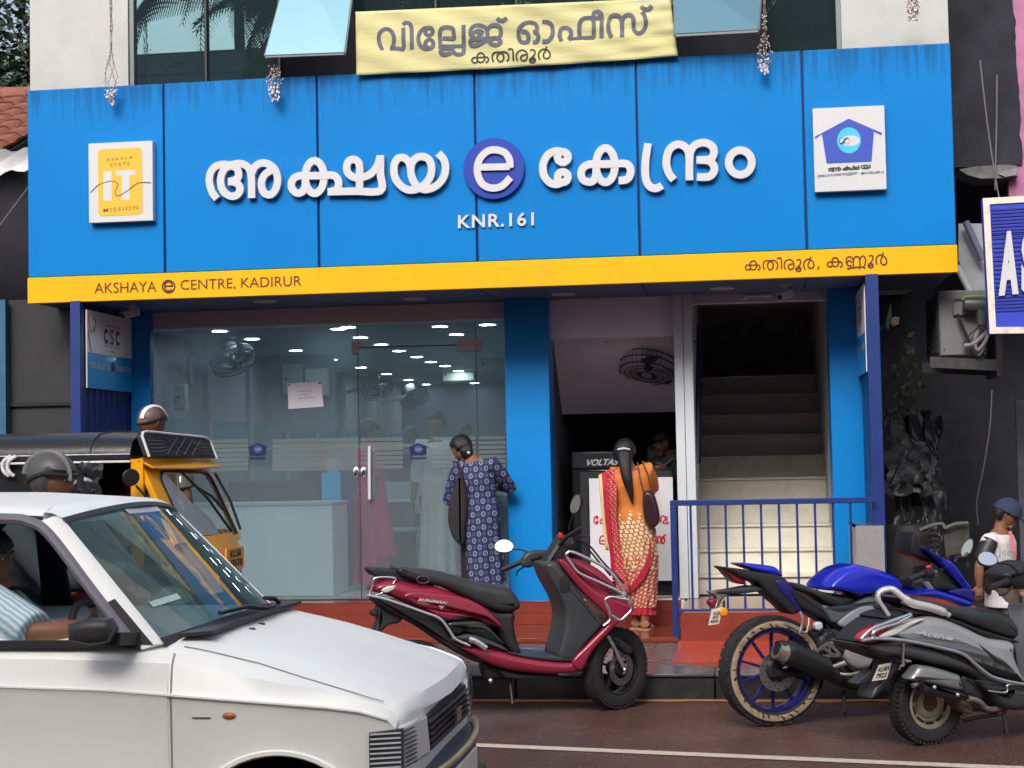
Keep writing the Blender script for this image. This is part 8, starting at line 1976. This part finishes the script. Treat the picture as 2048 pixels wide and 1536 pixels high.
j = pose(V(hc.x-.12, YR, 0), 1.68, R(88)); j.update(head=hc, neck=hc+V(-.08,0,-.17), chest=hc+V(-.16,0,-.36), waist=hc+V(-.20,0,-.52), pelvis=V(hc.x-.22,YR,.90), shl=hc+V(-.10,.18,-.25), shr=hc+V(-.10,-.18,-.25), ell=hc+V(.10,.27,-.45), elr=hc+V(.10,-.27,-.45), wrl=V(hc.x+.36,YR+.28,1.0), wrr=V(hc.x+.36,YR-.28,1.0), hpl=V(hc.x-.20,YR+.09,.86), hpr=V(hc.x-.20,YR-.09,.86), knl=V(hc.x+.22,YR+.20,.68), knr=V(hc.x+.22,YR-.20,.68), anl=V(hc.x+.05,YR+.20,.34), anr=V(hc.x+.05,YR-.20,.34), hf=V(.97,-.18,-.14), hu=V(.1,0,1))
rd, rb_ = person('rider in a matt grey open face helmet between the white car and the autorickshaw', j, M_skin2); shirt(j, rd, mat('pale_shirt', (.40,.41,.42), .8), 'shirt', 1.6, .016); trousers(j, rd, M_dark); shoes(j, rd, M_black)
helmet(rd, hc+V(-.012,0,.018), j['hf'], j['hu'], .109, M_helm, stripe=mat('helmet_sheen', (.16,.165,.17), .3))  # lighter grey strip paints a sheen along the crown
O('collar', G().tube([hc+V(-.11,-.10,-.10), hc+V(-.04,-.09,-.17), hc+V(.02,-.03,-.21)], .014, 6), M_white, rd)
bk = T('ridden_motorcycle', 'black motorcycle hidden behind the white car, carrying the rider in the grey helmet', 'motorcycle', (hc.x, YR, 0))
wheel(bk, (.68,0,.29), .29, .08, .21, (0,1,0), M_black, spokes=6); wheel(bk, (-.58,0,.29), .29, .09, .21, (0,1,0), M_black, spokes=6)
W2 = lambda pts: [(a, b) for a, b in pts]
O('fuel_tank', G().pillow(W2([(-.02,.78),(.10,.92),(.30,.95),(.42,.86),(.36,.74)]), .12, .06, 4), M_maroon, bk, local=True); O('seat', G().pillow(W2([(-.60,.80),(-.50,.86),(-.1,.82),(.0,.78),(-.05,.74),(-.5,.76)]), .12, .04, 3), M_seat, bk, local=True)
O('engine', G().pillow(W2([(-.15,.35),(.0,.68),(.30,.70),(.35,.40),(.1,.28)]), .13, .04, 3), M_iron, bk, local=True); O('tail', G().pillow(W2([(-.75,.72),(-.70,.80),(-.4,.76),(-.1,.72),(-.3,.60)]), .09, .03, 3), M_black, bk, local=True)
O('fork', G().cyl((.45,-.09,.9),(.68,-.09,.29),.022).cyl((.45,.09,.9),(.68,.09,.29),.022), M_steel, bk, local=True)['kind'] = 'stuff'; O('handlebar', G().tube([(.30,-.34,1.0),(.42,-.15,.99),(.44,0,.97),(.42,.15,.99),(.30,.34,1.0)], .013, 8), M_black, bk, local=True); O('headlamp', G().ball((.56,0,.86), .09), M_whitelens, bk, local=True)
O('frame', G().tube([(.45,0,.85),(.1,0,.70),(-.3,0,.65),(-.58,0,.29)], .025, 8).tube([(.42,0,.75),(.3,0,.4),(0,0,.33),(-.3,0,.5)], .022, 8), M_black, bk, local=True)

YH = -.75; B = lambda px, py, Y=YH: at(px, py, Y=Y); hc = B(304,846)
j = pose(V(hc.x, YH, KZ), hc.z-KZ+.13, R(-20)); j['head'] = hc; j['hf'] = V(.55,.8,-.1)
hm, hb_ = person('man in a dark patterned helmet with a white stripe standing behind the autorickshaw', j, M_skin2); shirt(j, hm, mat('olive_shirt', (.10,.10,.08), .8), 'shirt', .8, .016); trousers(j, hm, M_dark); shoes(j, hm, M_black)
helmet(hm, hc+V(0,0,.02), j['hf'], j['hu'], .100, mat('maroon_grey_helmet', (.085,.055,.058), .45, var=.5, vs=9), stripe=mat('helmet_white', (.6,.6,.6), .4))

# car driver: striped shirt and a forearm on the sill
YD = CY-.30; B = lambda px, py, Y=YD: at(px, py, Y=Y); hd = V(-2.60, YD, 1.19)
j = pose(V(-2.6,YD,.3), 1.62, R(88)); j.update(head=hd, neck=hd+V(-.03,0,-.13), chest=V(-2.66,YD,.88), waist=V(-2.70,YD,.72), pelvis=V(-2.70,YD,.62), shl=V(-2.58,YD+.18,1.0), shr=V(-2.50,YD-.20,1.06), elr=V(-2.28,YD-.30,.965), wrr=V(-2.08,YD-.20,.975), ell=V(-2.40,YD+.22,.82), wrl=V(-2.24,YD+.12,.98), hpl=V(-2.68,YD+.09,.62), hpr=V(-2.68,YD-.09,.62), knl=V(-2.28,YD+.12,.68), knr=V(-2.28,YD-.12,.68), anl=V(-2.05,YD+.12,.42), anr=V(-2.05,YD-.12,.42), hf=V(1,0,-.05), hu=V(0,0,1))
dr, db = person('driver of the white car in a pale blue striped shirt, forearm along the window sill', j, M_skin, palms={'r': V(0,.3,-1), 'l': V(0,-.3,-1)})
ms = mat('striped_shirt', (.42,.58,.66), .8); n = ms.node_tree.nodes; l = ms.node_tree.links; wv = n.new('ShaderNodeTexWave'); wv.inputs['Scale'].default_value = 22; wv.bands_direction = 'DIAGONAL'; wv.inputs['Distortion'].default_value = 2; tc = n.new('ShaderNodeTexCoord'); l.new(tc.outputs['Object'], wv.inputs['Vector']); rp = n.new('ShaderNodeValToRGB'); rp.color_ramp.elements[0].color = (.25,.42,.52,1); rp.color_ramp.elements[1].color = (.62,.72,.76,1); l.new(wv.outputs['Fac'], rp.inputs['Fac']); l.new(rp.outputs[0], n['Principled BSDF'].inputs['Base Color'])
shirt(j, dr, ms, 'shirt', .95, .018); trousers(j, dr, M_dark); hair_cap(j, dr)

# autorickshaw driver in khaki
YA = AC-.05; B = lambda px, py, Y=YA: at(px, py, Y=Y); hd = V(xt-.22, YA, 1.42)
j = pose(V(xt-.5,YA,.28), 1.60, R(90)); j.update(head=hd, neck=hd+V(-.04,0,-.13), chest=hd+V(-.08,0,-.30), waist=hd+V(-.10,0,-.52), pelvis=hd+V(-.12,0,-.68), shl=hd+V(-.05,.19,-.21), shr=hd+V(-.05,-.19,-.21), ell=hd+V(.12,.27,-.38), elr=hd+V(.12,-.27,-.38), wrl=V(xt+.08,YA+.28,1.0), wrr=V(xt+.08,YA-.28,1.0), hpl=hd+V(-.1,.09,-.72), hpr=hd+V(-.1,-.09,-.72), knl=hd+V(.30,.14,-.70), knr=hd+V(.30,-.14,-.70), anl=hd+V(.36,.14,-1.08), anr=hd+V(.36,-.14,-1.08), hf=V(1,-.1,-.1))
ad, ab = person('autorickshaw driver in a khaki shirt behind the wet windscreen', j, M_skin2); shirt(j, ad, mat('khaki_shirt', (.56,.38,.19), .8, var=.15, bump=.4, bs=12), 'shirt', .95, .018); trousers(j, ad, mat('khaki_shirt', (0,0,0))); hair_cap(j, ad)

# people inside the office
def office_person(px, pyh, Y, H, yaw, label, cloth, lower, female=False, seatd=False, long_=False, sleeve=.9, **ov):
    hc = at(px, pyh, Y=Y); base = V(hc.x, Y, FZ); 
    if seatd: base = V(hc.x, Y, hc.z-.928*H)
    else: H = (hc.z-FZ)/.928
    j = pose(base, H, yaw, **ov)
    if seatd:
        for n_ in 'lr': j['kn'+n_] = j['hp'+n_]+j['f']*.42; j['an'+n_] = V(j['kn'+n_].x, j['kn'+n_].y, FZ+.06)
    p_, b_ = person(label, j, M_skin, female, vox=.011); shirt(j, p_, cloth, 'top', sleeve, .016, vox=.011)
    if long_: c = j['pelvis']; skirt(p_, lower, [(j['waist'],.13,.10),(c,.165,.125),(c-V(0,0,.35),.17,.14),(c-V(0,0,.76),.19,.16)], 'sari' if female else 'dhoti', fold=.02, s=j['s'])
    else: trousers(j, p_, lower)
    hair_cap(j, p_, hairline=.4, low=-.1 if female else 0)
    return p_, j
M_mag = mat('magenta_cloth', (.62,.004,.10), .7, var=.15, vs=4)
wp, j = office_person(735, 862, 2.35, 1.5, R(60), 'woman in a magenta sari standing inside the office behind the door handle', M_mag, M_mag, True, long_=True, hf=V(.85,.45,-.3))
O('sari_end', G().loft([[j['chest']+V(.05*math.cos(q)*(1+z)+.06+z*.12, .10*math.sin(q)-.10, .18-z) for q in [2*PI*k/12 for k in range(12)]] for z in (0,.2,.5,.8,1.0)]), M_mag, wp)
wp, j = office_person(873, 846, 2.9, 1.6, R(190), 'tall man in a white shirt inside the office, right of the house sticker', mat('white_shirt', (.62,.62,.60), .8, var=.06), mat('white_dhoti', (.60,.60,.58), .8, var=.05), long_=True, sleeve=1.3)
office_person(822, 872, 5.0, 1.6, R(10), 'dark haired person queueing left of the tall man in the office', mat('dark_red_top', (.10,.03,.05), .8), M_dark)
office_person(930, 868, 5.4, 1.6, R(30), 'person in dark clothes deep in the office beyond the woman in navy', mat('dusty_top', (.07,.06,.08), .8), M_dark)
office_person(640, 900, 6.6, 1.6, R(180), 'seated clerk behind the long service counter in the office', mat('clerk_top', (.16,.05,.06), .8), M_dark, seatd=True)
office_person(548, 905, 6.4, 1.6, R(185), 'second seated clerk at the left end of the long service counter', mat('clerk_top2', (.09,.10,.14), .8), M_dark, seatd=True)
